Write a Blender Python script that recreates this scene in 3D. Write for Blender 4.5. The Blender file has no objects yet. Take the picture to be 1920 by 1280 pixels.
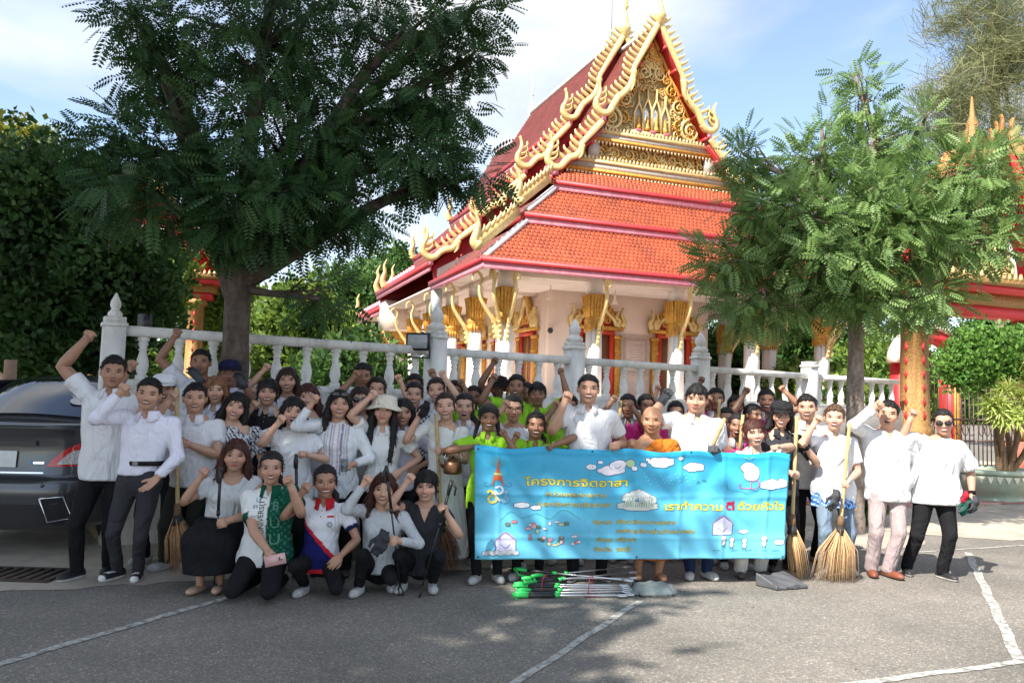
import bpy, bmesh, math, random
import numpy as np
from mathutils import Vector, Matrix
from mathutils.bvhtree import BVHTree

random.seed(7)
RNG = np.random.default_rng(7)
SC = bpy.context.scene
COL = SC.collection
R = math.radians

# ------------------------------------------------------------------ camera
CAM_Z = 1.57
PITCH, ROLL = R(4.21), R(1.72)
cam = bpy.data.cameras.new('camera')
cam.lens = 28.0
cam.sensor_width = 36.0
cam.clip_start = 0.05
cam.clip_end = 900.0
cam_o = bpy.data.objects.new('camera', cam)
COL.objects.link(cam_o)
_f = Vector((0, math.cos(PITCH), math.sin(PITCH)))
_r = Vector((1, 0, 0))
_u = Vector((0, -math.sin(PITCH), math.cos(PITCH)))
_r2 = _r * math.cos(ROLL) + _u * math.sin(ROLL)
_u2 = _u * math.cos(ROLL) - _r * math.sin(ROLL)
_m = Matrix((_r2, _u2, -_f)).transposed().to_4x4()
_m.translation = Vector((0, 0, CAM_Z))
cam_o.matrix_world = _m
SC.camera = cam_o

# ------------------------------------------------------------------ sky and sun
SUN_DIR = Vector((-0.62, -0.76, 1.0)).normalized()      # towards the sun
SUN_EL = math.asin(SUN_DIR.z)
SUN_AZ = math.atan2(SUN_DIR.x, SUN_DIR.y)
world = bpy.data.worlds.new('World')
SC.world = world
world.use_nodes = True
wn, wl = world.node_tree.nodes, world.node_tree.links
wn.clear()
w_out = wn.new('ShaderNodeOutputWorld')
w_bg = wn.new('ShaderNodeBackground')
w_bg.inputs[1].default_value = 0.14
sky = wn.new('ShaderNodeTexSky')
sky.sky_type = 'NISHITA'
sky.sun_disc = False
sky.sun_elevation = SUN_EL
sky.sun_rotation = SUN_AZ
sky.air_density = 1.0
sky.dust_density = 0.5
sky.ozone_density = 1.6
tc = wn.new('ShaderNodeTexCoord')
mp = wn.new('ShaderNodeMapping')
mp.inputs['Scale'].default_value = (1.0, 1.0, 2.2)
mp.inputs['Location'].default_value = (3.3, 0.1, 0.9)
n1 = wn.new('ShaderNodeTexNoise')
n1.inputs['Scale'].default_value = 1.7
n1.inputs['Detail'].default_value = 9.0
n1.inputs['Roughness'].default_value = 0.5
n1.inputs['Distortion'].default_value = 0.25
cr = wn.new('ShaderNodeValToRGB')
cr.color_ramp.elements[0].position = 0.40
cr.color_ramp.elements[0].color = (0.10, 0.10, 0.10, 1)
cr.color_ramp.elements[1].position = 0.60
cr.color_ramp.elements[1].color = (0.90, 0.90, 0.90, 1)
n2 = wn.new('ShaderNodeTexNoise')
n2.inputs['Scale'].default_value = 4.0
n2.inputs['Detail'].default_value = 5.0
cr2 = wn.new('ShaderNodeValToRGB')
cr2.color_ramp.elements[0].position = 0.35
cr2.color_ramp.elements[0].color = (2.9, 3.0, 3.2, 1)
cr2.color_ramp.elements[1].position = 0.65
cr2.color_ramp.elements[1].color = (4.7, 4.7, 4.65, 1)
mx = wn.new('ShaderNodeMix')
mx.data_type = 'RGBA'
wl.new(tc.outputs['Generated'], mp.inputs['Vector'])
wl.new(mp.outputs[0], n1.inputs['Vector'])
wl.new(mp.outputs[0], n2.inputs['Vector'])
wl.new(n1.outputs['Fac'], cr.inputs[0])
wl.new(n2.outputs['Fac'], cr2.inputs[0])
wl.new(cr.outputs[0], mx.inputs[0])
wl.new(sky.outputs[0], mx.inputs[6])
wl.new(cr2.outputs[0], mx.inputs[7])
wl.new(mx.outputs[2], w_bg.inputs[0])
wl.new(w_bg.outputs[0], w_out.inputs[0])

sl = bpy.data.lights.new('sun', 'SUN')
sl.energy = 5.0
sl.angle = R(0.53)
sl.color = (1.0, 0.945, 0.86)
so = bpy.data.objects.new('sun', sl)
COL.objects.link(so)
so.rotation_euler = SUN_DIR.to_track_quat('Z', 'Y').to_euler()
so.location = SUN_DIR * 60

SC.view_settings.view_transform = 'Standard'
SC.view_settings.look = 'None'
SC.view_settings.exposure = 1.06
SC.view_settings.gamma = 1.0
SC.view_settings.use_curve_mapping = False
SC.render.engine = 'CYCLES'
SC.cycles.max_bounces = 6
SC.cycles.diffuse_bounces = 3
SC.cycles.transparent_max_bounces = 6
SC.cycles.use_denoising = True

# ------------------------------------------------------------------ photo measurements -> place
FPX = 1493.0


def ray(px, py):
    return _f + _r2 * ((px - 960) / FPX) - _u2 * ((py - 640) / FPX)


def at(px, py, y):
    """point of the place seen at photo pixel (px, py), y metres in front of the camera"""
    r = ray(px, py)
    return Vector((0, 0, CAM_Z)) + r * (y / r.y)


def ground(px, py, z=0.0):
    r = ray(px, py)
    return Vector((0, 0, CAM_Z)) + r * ((z - CAM_Z) / r.z)


# ------------------------------------------------------------------ object helpers
def link(o, parent=None):
    COL.objects.link(o)
    if parent is not None:
        o.parent = parent
    return o


def tag(o, label=None, cat=None, group=None, kind=None):
    if label:
        o['label'] = label
    if cat:
        o['category'] = cat
    if group:
        o['group'] = group
    if kind:
        o['kind'] = kind
    return o


def empty(name, loc=(0, 0, 0), rz=0.0, parent=None):
    o = bpy.data.objects.new(name, None)
    o.location = loc
    o.rotation_euler = (0, 0, rz)
    o.empty_display_size = 0.1
    return link(o, parent)


def make_mesh(name, V, faces, cols=None, smooth=True, mats=None, midx=None):
    """faces: list of index arrays (each (n,3) or (n,4)) or python lists"""
    me = bpy.data.meshes.new(name)
    V = np.asarray(V, dtype=np.float32).reshape(-1, 3)
    loops, starts, tot = [], [], 0
    for Fa in faces:
        Fa = np.asarray(Fa, dtype=np.int32)
        if Fa.size == 0:
            continue
        n, k = Fa.shape
        loops.append(Fa.ravel())
        starts.append(tot + np.arange(n) * k)
        tot += n * k
    loops = np.concatenate(loops)
    starts = np.concatenate(starts)
    me.vertices.add(len(V))
    me.vertices.foreach_set('co', V.ravel())
    me.loops.add(len(loops))
    me.loops.foreach_set('vertex_index', loops)
    me.polygons.add(len(starts))
    me.polygons.foreach_set('loop_start', starts.astype(np.int32))
    me.update(calc_edges=True)
    me.validate()
    if cols is not None:
        ca = me.color_attributes.new('Col', 'FLOAT_COLOR', 'POINT')
        c4 = np.ones((len(V), 4), dtype=np.float32)
        c4[:, :3] = cols
        ca.data.foreach_set('color', c4.ravel())
    if smooth:
        me.polygons.foreach_set('use_smooth', np.ones(len(me.polygons), dtype=bool))
    if mats:
        for m in mats:
            me.materials.append(m)
    if midx is not None:
        me.polygons.foreach_set('material_index', np.asarray(midx, dtype=np.int32))
    return me


class MB:
    """collects simple shapes that make up ONE part"""

    def __init__(self):
        self.V, self.Q, self.T, self.C, self.n = [], [], [], [], 0

    def add(self, V, Q=None, T=None, col=None):
        V = np.asarray(V, dtype=float).reshape(-1, 3)
        if Q is not None and len(Q):
            self.Q.append(np.asarray(Q, dtype=int) + self.n)
        if T is not None and len(T):
            self.T.append(np.asarray(T, dtype=int) + self.n)
        self.V.append(V)
        c = np.ones((len(V), 3)) if col is None else (np.asarray(col, dtype=float) * np.ones((len(V), 3)))
        self.C.append(c)
        self.n += len(V)
        return self

    def box(self, c, s, M=None, taper=1.0, col=None):
        x, y, z = s[0] / 2, s[1] / 2, s[2] / 2
        V = np.array([(-x, -y, -z), (x, -y, -z), (x, y, -z), (-x, y, -z),
                      (-x * taper, -y * taper, z), (x * taper, -y * taper, z), (x * taper, y * taper, z), (-x * taper, y * taper, z)])
        if M is not None:
            V = V @ np.array(M.to_3x3()).T
        V = V + np.array(c)
        return self.add(V, [(0, 3, 2, 1), (4, 5, 6, 7), (0, 1, 5, 4), (1, 2, 6, 5), (2, 3, 7, 6), (3, 0, 4, 7)], col=col)

    def hexa(self, P, col=None):
        """eight corners: bottom ring 0-3, top ring 4-7"""
        return self.add(P, [(0, 3, 2, 1), (4, 5, 6, 7), (0, 1, 5, 4), (1, 2, 6, 5), (2, 3, 7, 6), (3, 0, 4, 7)], col=col)

    def rings(self, rings, closed=True, cap=True, col=None):
        k = len(rings[0])
        V = np.concatenate([np.asarray(r, dtype=float) for r in rings])
        Q = []
        for i in range(len(rings) - 1):
            for j in range(k if closed else k - 1):
                j2 = (j + 1) % k
                Q.append((i * k + j, i * k + j2, (i + 1) * k + j2, (i + 1) * k + j))
        T = []
        if cap and closed:
            n = len(V)
            V = np.vstack([V, np.mean(rings[0], axis=0), np.mean(rings[-1], axis=0)])
            for j in range(k):
                j2 = (j + 1) % k
                T.append((n, j2, j))
                T.append((n + 1, (len(rings) - 1) * k + j, (len(rings) - 1) * k + j2))
        return self.add(V, Q, T, col=col)

    def tube(self, pts, rad, n=8, col=None, flat=1.0):
        P = [np.array(p, dtype=float) for p in pts]
        if not hasattr(rad, '__len__'):
            rad = [rad] * len(P)
        rings = []
        t0 = P[1] - P[0]
        t0 = t0 / (np.linalg.norm(t0) + 1e-9)
        ref = np.array([0, 0, 1.0]) if abs(t0[2]) < 0.9 else np.array([0, 1.0, 0])
        nrm = np.cross(t0, ref)
        nrm /= np.linalg.norm(nrm)
        for i, p in enumerate(P):
            if i == 0:
                t = P[1] - P[0]
            elif i == len(P) - 1:
                t = P[-1] - P[-2]
            else:
                t = P[i + 1] - P[i - 1]
            t = t / (np.linalg.norm(t) + 1e-9)
            nrm = nrm - t * (nrm @ t)
            nrm /= (np.linalg.norm(nrm) + 1e-9)
            bi = np.cross(t, nrm)
            a = np.linspace(0, 2 * np.pi, n, endpoint=False)
            rings.append(p + rad[i] * (np.cos(a)[:, None] * nrm + flat * np.sin(a)[:, None] * bi))
        return self.rings(rings, col=col)

    def lathe(self, prof, n=12, c=(0, 0, 0), col=None, square=False):
        a = np.linspace(0, 2 * np.pi, n, endpoint=False) + (np.pi / 4 if square else 0)
        rings = [np.stack([r * np.cos(a) + c[0], r * np.sin(a) + c[1], np.full(n, z + c[2])], 1) for r, z in prof]
        return self.rings(rings, col=col)

    def ell(self, c, r, n=10, m=7, col=None, M=None):
        rings = []
        a = np.linspace(0, 2 * np.pi, n, endpoint=False)
        for i in range(m):
            ph = -np.pi / 2 + np.pi * (i + 0.5) / m
            V = np.stack([np.cos(ph) * np.cos(a) * r[0], np.cos(ph) * np.sin(a) * r[1], np.full(n, np.sin(ph) * r[2])], 1)
            if M is not None:
                V = V @ np.array(M.to_3x3()).T
            rings.append(V + np.array(c))
        return self.rings(rings, col=col)

    def prism(self, outline, axis_o, ax, ay, depth, col=None):
        """outline: 2-D points; placed at axis_o + ax*x + ay*y and extruded along depth vector"""
        o, ax, ay, d = (np.array(q, dtype=float) for q in (axis_o, ax, ay, depth))
        A = np.array([o + ax * x + ay * y for x, y in outline])
        return self.rings([A, A + d], col=col)

    def arrays(self):
        return np.concatenate(self.V), self.Q, self.T, np.concatenate(self.C)

    def mesh(self, name, m, smooth=False, use_col=False):
        V, Q, T, C = self.arrays()
        fs = []
        if Q:
            fs.append(np.concatenate(Q))
        if T:
            fs.append(np.concatenate(T))
        return make_mesh(name, V, fs, C if use_col else None, smooth, [m] if not isinstance(m, list) else m)

    def build(self, name, m, parent=None, smooth=False, use_col=False, loc=None):
        o = bpy.data.objects.new(name, self.mesh(name, m, smooth, use_col))
        if loc is not None:
            o.location = loc
        return link(o, parent)


def autosmooth(o, ang=40):
    me = o.data
    try:
        me.set_sharp_from_angle(angle=R(ang))
    except Exception:
        pass
    return o


def ribbon(path, width, o, ax, ay, depth, mb, col=None):
    """flat band of varying width along a 2-D path, extruded by the depth vector"""
    P = np.array(path, dtype=float)
    o, ax, ay, d = (np.array(q, dtype=float) for q in (o, ax, ay, depth))
    if not hasattr(width, '__len__'):
        width = [width] * len(P)
    rings = []
    for i in range(len(P)):
        t = P[min(i + 1, len(P) - 1)] - P[max(i - 1, 0)]
        t = t / (np.linalg.norm(t) + 1e-9)
        n = np.array([-t[1], t[0]])
        a, b = P[i] + n * width[i] / 2, P[i] - n * width[i] / 2
        m1 = P[i] + n * width[i] * 0.2
        A = o + ax * a[0] + ay * a[1]
        B = o + ax * b[0] + ay * b[1]
        Mi = o + ax * m1[0] + ay * m1[1]
        rings.append(np.array([A, Mi - d * 0.35, B, B + d, A + d]))
    mb.rings(rings, col=col)
    return mb


def smooth_path(P, n=6):
    """Catmull-Rom through 2-D or 3-D points"""
    P = [np.array(p, dtype=float) for p in P]
    Q = [2 * P[0] - P[1]] + P + [2 * P[-1] - P[-2]]
    out = []
    for i in range(1, len(Q) - 2):
        for k in range(n):
            t = k / n
            a, b, c, d = Q[i - 1], Q[i], Q[i + 1], Q[i + 2]
            out.append(0.5 * ((2 * b) + (-a + c) * t + (2 * a - 5 * b + 4 * c - d) * t * t + (-a + 3 * b - 3 * c + d) * t ** 3))
    out.append(P[-1])
    return out


# ------------------------------------------------------------------ materials
_M = {}


def mat(name, col=(0.5, 0.5, 0.5), rough=0.6, metal=0.0, vary=0.12, scale=8.0, bump=0.0, bscale=60.0, spec=0.5,
        vcol=False, wrinkle=0.0, stain=None, stain_scale=2.0, stain_amt=0.4, trans=0.0, emit=None, coat=0.0, objrand=0.0, sss=0.0):
    if name in _M:
        return _M[name]
    m = bpy.data.materials.new(name)
    m.use_nodes = True
    N, L = m.node_tree.nodes, m.node_tree.links
    b = N['Principled BSDF']
    b.inputs['Roughness'].default_value = rough
    b.inputs['Metallic'].default_value = metal
    b.inputs['Specular IOR Level'].default_value = spec
    if coat:
        b.inputs['Coat Weight'].default_value = coat
        b.inputs['Coat Roughness'].default_value = 0.05
    if sss:
        b.inputs['Subsurface Weight'].default_value = sss
        b.inputs['Subsurface Radius'].default_value = (0.012, 0.005, 0.003)
    tcn = N.new('ShaderNodeTexCoord')
    vec = tcn.outputs['Object']
    if vcol:
        at_ = N.new('ShaderNodeVertexColor')
        at_.layer_name = 'Col'
        src = at_.outputs['Color']
    else:
        rgb = N.new('ShaderNodeRGB')
        rgb.outputs[0].default_value = (*col, 1)
        src = rgb.outputs[0]
    if vary > 0:
        nz = N.new('ShaderNodeTexNoise')
        nz.inputs['Scale'].default_value = scale
        nz.inputs['Detail'].default_value = 6.0
        L.new(vec, nz.inputs['Vector'])
        mr = N.new('ShaderNodeMapRange')
        mr.inputs[1].default_value = 0.25
        mr.inputs[2].default_value = 0.75
        mr.inputs[3].default_value = 1 - vary
        mr.inputs[4].default_value = 1 + vary
        L.new(nz.outputs['Fac'], mr.inputs[0])
        vm = N.new('ShaderNodeVectorMath')
        vm.operation = 'SCALE'
        L.new(src, vm.inputs[0])
        L.new(mr.outputs[0], vm.inputs['Scale'])
        src = vm.outputs[0]
    if objrand > 0:
        oi = N.new('ShaderNodeObjectInfo')
        mr = N.new('ShaderNodeMapRange')
        mr.inputs[3].default_value = 1 - objrand
        mr.inputs[4].default_value = 1 + objrand
        L.new(oi.outputs['Random'], mr.inputs[0])
        vm = N.new('ShaderNodeVectorMath')
        vm.operation = 'SCALE'
        L.new(src, vm.inputs[0])
        L.new(mr.outputs[0], vm.inputs['Scale'])
        src = vm.outputs[0]
    if stain:
        nz = N.new('ShaderNodeTexNoise')
        nz.inputs['Scale'].default_value = stain_scale
        nz.inputs['Detail'].default_value = 8.0
        nz.inputs['Roughness'].default_value = 0.65
        mpn = N.new('ShaderNodeMapping')
        mpn.inputs['Scale'].default_value = (1, 1, 0.35)
        L.new(vec, mpn.inputs['Vector'])
        L.new(mpn.outputs[0], nz.inputs['Vector'])
        mr = N.new('ShaderNodeMapRange')
        mr.inputs[1].default_value = 0.48
        mr.inputs[2].default_value = 0.72
        mr.inputs[3].default_value = 0.0
        mr.inputs[4].default_value = stain_amt
        L.new(nz.outputs['Fac'], mr.inputs[0])
        mi = N.new('ShaderNodeMix')
        mi.data_type = 'RGBA'
        L.new(mr.outputs[0], mi.inputs[0])
        L.new(src, mi.inputs[6])
        mi.inputs[7].default_value = (*stain, 1)
        src = mi.outputs[2]
    L.new(src, b.inputs['Base Color'])
    if bump > 0:
        nz = N.new('ShaderNodeTexNoise')
        nz.inputs['Scale'].default_value = bscale
        nz.inputs['Detail'].default_value = 4.0
        L.new(vec, nz.inputs['Vector'])
        bp = N.new('ShaderNodeBump')
        bp.inputs['Strength'].default_value = min(1.0, bump)
        bp.inputs['Distance'].default_value = 0.02
        L.new(nz.outputs['Fac'], bp.inputs['Height'])
        L.new(bp.outputs[0], b.inputs['Normal'])
    if wrinkle > 0:
        nz = N.new('ShaderNodeTexNoise')
        nz.inputs['Scale'].default_value = 4.2
        nz.inputs['Detail'].default_value = 2.0
        nz.inputs['Distortion'].default_value = 1.6
        mpn = N.new('ShaderNodeMapping')
        mpn.inputs['Rotation'].default_value = (0.3, 0.5, 0.2)
        mpn.inputs['Scale'].default_value = (1.7, 1.3, 0.75)
        L.new(vec, mpn.inputs['Vector'])
        L.new(mpn.outputs[0], nz.inputs['Vector'])
        b2 = N.new('ShaderNodeBump')
        b2.inputs['Strength'].default_value = wrinkle
        b2.inputs['Distance'].default_value = 0.085
        L.new(nz.outputs['Fac'], b2.inputs['Height'])
        if bump > 0:
            L.new(b2.outputs[0], bp.inputs['Normal'])
        else:
            L.new(b2.outputs[0], b.inputs['Normal'])
    if emit:
        b.inputs['Emission Color'].default_value = (*emit, 1)
        b.inputs['Emission Strength'].default_value = 1.0
    if trans > 0:
        tr = N.new('ShaderNodeBsdfTranslucent')
        L.new(src, tr.inputs['Color'])
        ms = N.new('ShaderNodeMixShader')
        ms.inputs[0].default_value = trans
        L.new(b.outputs[0], ms.inputs[1])
        L.new(tr.outputs[0], ms.inputs[2])
        L.new(ms.outputs[0], N['Material Output'].inputs[0])
    _M[name] = m
    return m
# ------------------------------------------------------------------ ground
TA = R(69.3)
U = Vector((math.sin(TA), math.cos(TA), 0))          # along the temple front and the kerb line
W = Vector((-math.cos(TA), math.sin(TA), 0))         # away from the camera


def asphalt_material():
    m = bpy.data.materials.new('asphalt')
    m.use_nodes = True
    N, L = m.node_tree.nodes, m.node_tree.links
    b = N['Principled BSDF']
    b.inputs['Roughness'].default_value = 0.9
    tcn = N.new('ShaderNodeTexCoord')
    vec = tcn.outputs['Object']

    def noise(s, d=6.0, r=0.6):
        n = N.new('ShaderNodeTexNoise')
        n.inputs['Scale'].default_value = s
        n.inputs['Detail'].default_value = d
        n.inputs['Roughness'].default_value = r
        L.new(vec, n.inputs['Vector'])
        return n.outputs['Fac']
    r1 = N.new('ShaderNodeValToRGB')
    r1.color_ramp.elements[0].position = 0.3
    r1.color_ramp.elements[0].color = (0.135, 0.124, 0.108, 1)
    r1.color_ramp.elements[1].position = 0.7
    r1.color_ramp.elements[1].color = (0.245, 0.222, 0.192, 1)
    L.new(noise(0.7, 8), r1.inputs[0])
    vo = N.new('ShaderNodeTexVoronoi')
    vo.inputs['Scale'].default_value = 95.0
    L.new(vec, vo.inputs['Vector'])
    r2 = N.new('ShaderNodeValToRGB')            # stone chips by cell colour
    r2.color_ramp.elements[0].position = 0.15
    r2.color_ramp.elements[0].color = (0.55, 0.55, 0.55, 1)
    r2.color_ramp.elements[1].position = 0.92
    r2.color_ramp.elements[1].color = (1.35, 1.35, 1.33, 1)
    e = r2.color_ramp.elements.new(0.97)
    e.color = (2.5, 2.4, 2.3, 1)
    sep = N.new('ShaderNodeSeparateColor')
    L.new(vo.outputs['Color'], sep.inputs[0])
    L.new(sep.outputs[0], r2.inputs[0])
    mu = N.new('ShaderNodeMix')
    mu.data_type = 'RGBA'
    mu.blend_type = 'MULTIPLY'
    mu.inputs[0].default_value = 0.6
    L.new(r1.outputs[0], mu.inputs[6])
    L.new(r2.outputs[0], mu.inputs[7])
    L.new(mu.outputs[2], b.inputs['Base Color'])
    bp = N.new('ShaderNodeBump')
    bp.inputs['Strength'].default_value = 0.7
    bp.inputs['Distance'].default_value = 0.006
    L.new(vo.outputs['Distance'], bp.inputs['Height'])
    L.new(bp.outputs[0], b.inputs['Normal'])
    return m


M_ASPH = asphalt_material()
mb = MB()
mb.add([(-400, -60, 0), (400, -60, 0), (400, 600, 0), (-400, 600, 0)], [(0, 1, 2, 3)])
tag(mb.build('ground', M_ASPH), kind='structure')

M_CONC = mat('concrete', (0.44, 0.385, 0.31), 0.92, vary=0.2, scale=3.0, bump=0.5, bscale=120, stain=(0.19, 0.165, 0.14), stain_scale=1.3, stain_amt=0.6)
# concrete apron with a ragged front edge, laid over the asphalt
front = []
rr = random.Random(3)
x = -14.0
while x < 22:
    base = Vector((0, 7.68, 0)) + U * x
    wob = 0.05 * math.sin(x * 2.1) + rr.uniform(-0.05, 0.05)
    if 5.0 < x < 7.4:
        wob += 0.75 * math.exp(-((x - 6.0) / 0.5) ** 2) * rr.uniform(0.7, 1.0)
    if 3.2 < x < 4.4:
        wob += 0.8 * math.exp(-((x - 3.9) / 0.35) ** 2)
    front.append(base + W * wob)
    x += 0.16
nf = len(front)
V = [(p.x, p.y, 0.004) for p in front] + [tuple((Vector((0, 7.68, 0)) + U * (-14.0 + 0.16 * i) + W * 60) + Vector((0, 0, 0.004))) for i in range(nf)]
mb = MB().add(V, [(i, i + 1, nf + i + 1, nf + i) for i in range(nf - 1)])
tag(mb.build('pavement', M_CONC), kind='structure')

# pink brick paving in front of the gate
M_BRICKP = [mat('paver_%d' % i, c, 0.85, vary=0.2, scale=12, bump=0.3) for i, c in enumerate([(0.50, 0.22, 0.19), (0.56, 0.27, 0.23), (0.44, 0.2, 0.18), (0.55, 0.33, 0.28)])]
pv = tag(empty('paving', (0, 0, 0)), kind='structure')
P0 = ground(1560, 952) + Vector((0, 0, 0.004))
mb = MB()
nn = 0
meshes = []
for m in M_BRICKP:
    b_ = MB().box((0, 0, 0.014), (0.376, 0.186, 0.028), taper=0.97)
    meshes.append(b_.mesh('paver', m))
for i in range(16):
    for j in range(14):
        p = P0 + U * (i * 0.385 + (0.19 if j % 2 else 0)) + W * (j * 0.195)
        o = bpy.data.objects.new('paver', meshes[rr.randrange(4)])
        o.location = p + Vector((0, 0, rr.uniform(-0.004, 0.003)))
        o.rotation_euler = (0, 0, math.pi / 2 - TA + rr.uniform(-0.015, 0.015))
        link(o, pv)

# painted parking lines (worn)
M_LINE = mat('road_paint', (0.43, 0.42, 0.39), 0.9, vary=0.35, scale=35, bump=0.5, bscale=95, stain=(0.17, 0.16, 0.145), stain_scale=16, stain_amt=1.6)


def paint_line(p, q, w):
    p, q = Vector(p), Vector(q)
    d = (q - p)
    n = Vector((-d.y, d.x, 0)).normalized()
    k = int(d.length / 0.03)
    mb = MB()
    V, Q = [], []
    for i in range(k + 1):
        c = p + d * (i / k) + n * 0.006 * math.sin(i * 0.23 + p.x)
        a, b_ = w / 2 * rr.uniform(0.82, 1.08), w / 2 * rr.uniform(0.82, 1.08)
        V += [tuple(c + n * a + Vector((0, 0, 0.005))), tuple(c - n * b_ + Vector((0, 0, 0.005)))]
        if i:
            Q.append((2 * i - 2, 2 * i - 1, 2 * i + 1, 2 * i))
    mb.add(V, Q)
    return tag(mb.build('parking_line', M_LINE), kind='structure')


paint_line(ground(-60, 1262), ground(430, 1119), 0.075)
paint_line(ground(960, 1285), ground(1200, 1126), 0.06)
paint_line(ground(1815, 1036), ground(1912, 1240), 0.08)
paint_line(ground(1540, 1290), ground(1935, 1238), 0.07)
paint_line(ground(1640, 1040), ground(1925, 1022), 0.04)

# drain grate beside the car
dg = empty('drain_grate', ground(30, 1078))
tag(dg, 'rusty drain grate in the ground under the rear of the grey car', 'grate')
M_RUST = mat('rusty_iron', (0.06, 0.04, 0.03), 0.8, vary=0.3)
for i in range(9):
    MB().box((-0.36 + i * 0.09, 0, 0.012), (0.045, 0.42, 0.016)).build('bar', M_RUST, dg)
MB().box((0, 0.225, 0.011), (0.8, 0.03, 0.02)).build('frame', M_RUST, dg)
MB().box((0, -0.225, 0.011), (0.8, 0.03, 0.02)).build('frame', M_RUST, dg)
MB().box((0, 0, 0.003), (0.8, 0.42, 0.004)).build('pit', mat('pit', (0.01, 0.01, 0.01), 1.0, vary=0), dg)

# ------------------------------------------------------------------ raised temple yard behind the fence
FA, FB = Vector((-4.08, 8.14, 0)), Vector((7.79, 16.11, 0))
FD = (FB - FA).normalized()
FN = Vector((-FD.y, FD.x, 0))                        # behind the fence
YARD_Z = 0.9
M_YARD = mat('yard_soil', (0.20, 0.18, 0.12), 0.95, vary=0.3, scale=2.0, bump=0.4, bscale=40)
a, b_ = FA - FD * 0.0 + FN * 0.12, FB + FN * 0.12
mb = MB().hexa([tuple(q) for q in (a, b_, b_ + FN * 70, a + FN * 70 - FD * 0)] + [tuple(q + Vector((0, 0, YARD_Z))) for q in (a, b_, b_ + FN * 70, a + FN * 70)])
tag(mb.build('yard', M_YARD), kind='structure')

# ------------------------------------------------------------------ fence
M_WHITE_OLD = mat('weathered_white', (0.78, 0.76, 0.72), 0.85, vary=0.10, scale=6, bump=0.35, bscale=70, stain=(0.28, 0.26, 0.23), stain_scale=4.0, stain_amt=0.6)
M_PLINTH = mat('plinth_white', (0.62, 0.58, 0.53), 0.85, vary=0.15, scale=5, bump=0.3, stain=(0.2, 0.18, 0.16), stain_scale=2.5, stain_amt=0.7)
fence = tag(empty('balustrade_fence', tuple(FA)), 'long weathered white balustrade fence with bulb finials behind the group', 'fence')
fl = (FB - FA).length
FANG = math.atan2(FD.y, FD.x)
fence.rotation_euler = (0, 0, FANG)
post_px = [(200, 8.2), (815, None), (1075, None), (1312, None), (1517, None)]


def fence_s(px):
    """distance along the fence of the photo column px"""
    r = ray(px, 700)
    # (t*r.x - FA.x, t*r.y - FA.y) parallel FD
    den = r.x * FD.y - r.y * FD.x
    t = (FA.x * FD.y - FA.y * FD.x) / den
    return (Vector((t * r.x, t * r.y, 0)) - FA).dot(FD)


posts = [fence_s(px) for px, _ in post_px]
posts[0] = 0.0
MB().box((fl / 2, 0, 0.80), (fl, 0.26, 1.6)).build('plinth', M_PLINTH, fence)
MB().box((fl / 2, 0, 1.63), (fl, 0.2, 0.075)).build('base_rail', M_WHITE_OLD, fence)
post_mb = MB().box((0, 0, 1.38), (0.235, 0.235, 2.0), taper=0.93)
post_mb.box((0, 0, 2.405), (0.21, 0.21, 0.05)).box((0, 0, 2.345), (0.25, 0.25, 0.04))
post_me = post_mb.mesh('post', M_WHITE_OLD)
fin = MB().lathe([(0.075, 0), (0.12, 0.03), (0.125, 0.06), (0.085, 0.10), (0.06, 0.12), (0.075, 0.135), (0.092, 0.17), (0.085, 0.22), (0.05, 0.28), (0.012, 0.345)], 14)
fin_me = fin.mesh('finial', M_WHITE_OLD, smooth=True)
bal = MB().lathe([(0.055, 0), (0.055, 0.05), (0.035, 0.055), (0.05, 0.10), (0.057, 0.15), (0.048, 0.22), (0.033, 0.28), (0.03, 0.30), (0.043, 0.315), (0.03, 0.33), (0.033, 0.35), (0.047, 0.375), (0.035, 0.40), (0.052, 0.41), (0.052, 0.46)], 12)
bal_me = bal.mesh('baluster', M_WHITE_OLD, smooth=True)
for i, s in enumerate(posts):
    p = link(bpy.data.objects.new('post', post_me), fence)
    p.location = (s, -0.01, 0)
    p.rotation_euler = (0, 0, rr.uniform(-0.02, 0.02))
    if i == 0:
        p.scale = (0.92, 0.92, 0.945)
    if i != 4:
        f = link(bpy.data.objects.new('finial', fin_me), p)
        f.location = (0, 0, 2.42)
        if i == 0:
            f.scale = (0.62, 0.62, 0.8)
ends = posts + [fl]
for i in range(len(ends) - 1):
    s0, s1 = ends[i] + 0.11, ends[i + 1] - (0.11 if i < len(posts) - 1 else 0)
    MB().box(((s0 + s1) / 2, 0, 2.165), (s1 - s0, 0.15, 0.10)).build('handrail', M_WHITE_OLD, fence)
    n = max(2, round((s1 - s0) / 0.36))
    for k in range(n):
        o = link(bpy.data.objects.new('baluster', bal_me), fence)
        o.location = (s0 + (k + 0.5) * (s1 - s0) / n, rr.uniform(-0.006, 0.006), 1.662)
        o.rotation_euler = (0, 0, rr.uniform(0, 6))
        o.scale = (1.12, 1.12, 1.0)

# low concrete step the rear rows stand on, between the group and the fence
M_STEP = mat('step_concrete', (0.40, 0.37, 0.33), 0.9, vary=0.2, scale=4, bump=0.4, stain=(0.16, 0.14, 0.12))
STEP_Z = 0.26
q = [Vector((-3.15, 7.42, 0)), Vector((2.95, 8.52, 0)), Vector((2.9, 9.5, 0)), Vector((-3.15, 8.55, 0))]
mb = MB().hexa([tuple(v) for v in q] + [tuple(v + Vector((0, 0, STEP_Z))) for v in q])
tag(mb.build('platform', M_STEP), kind='structure')
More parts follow.
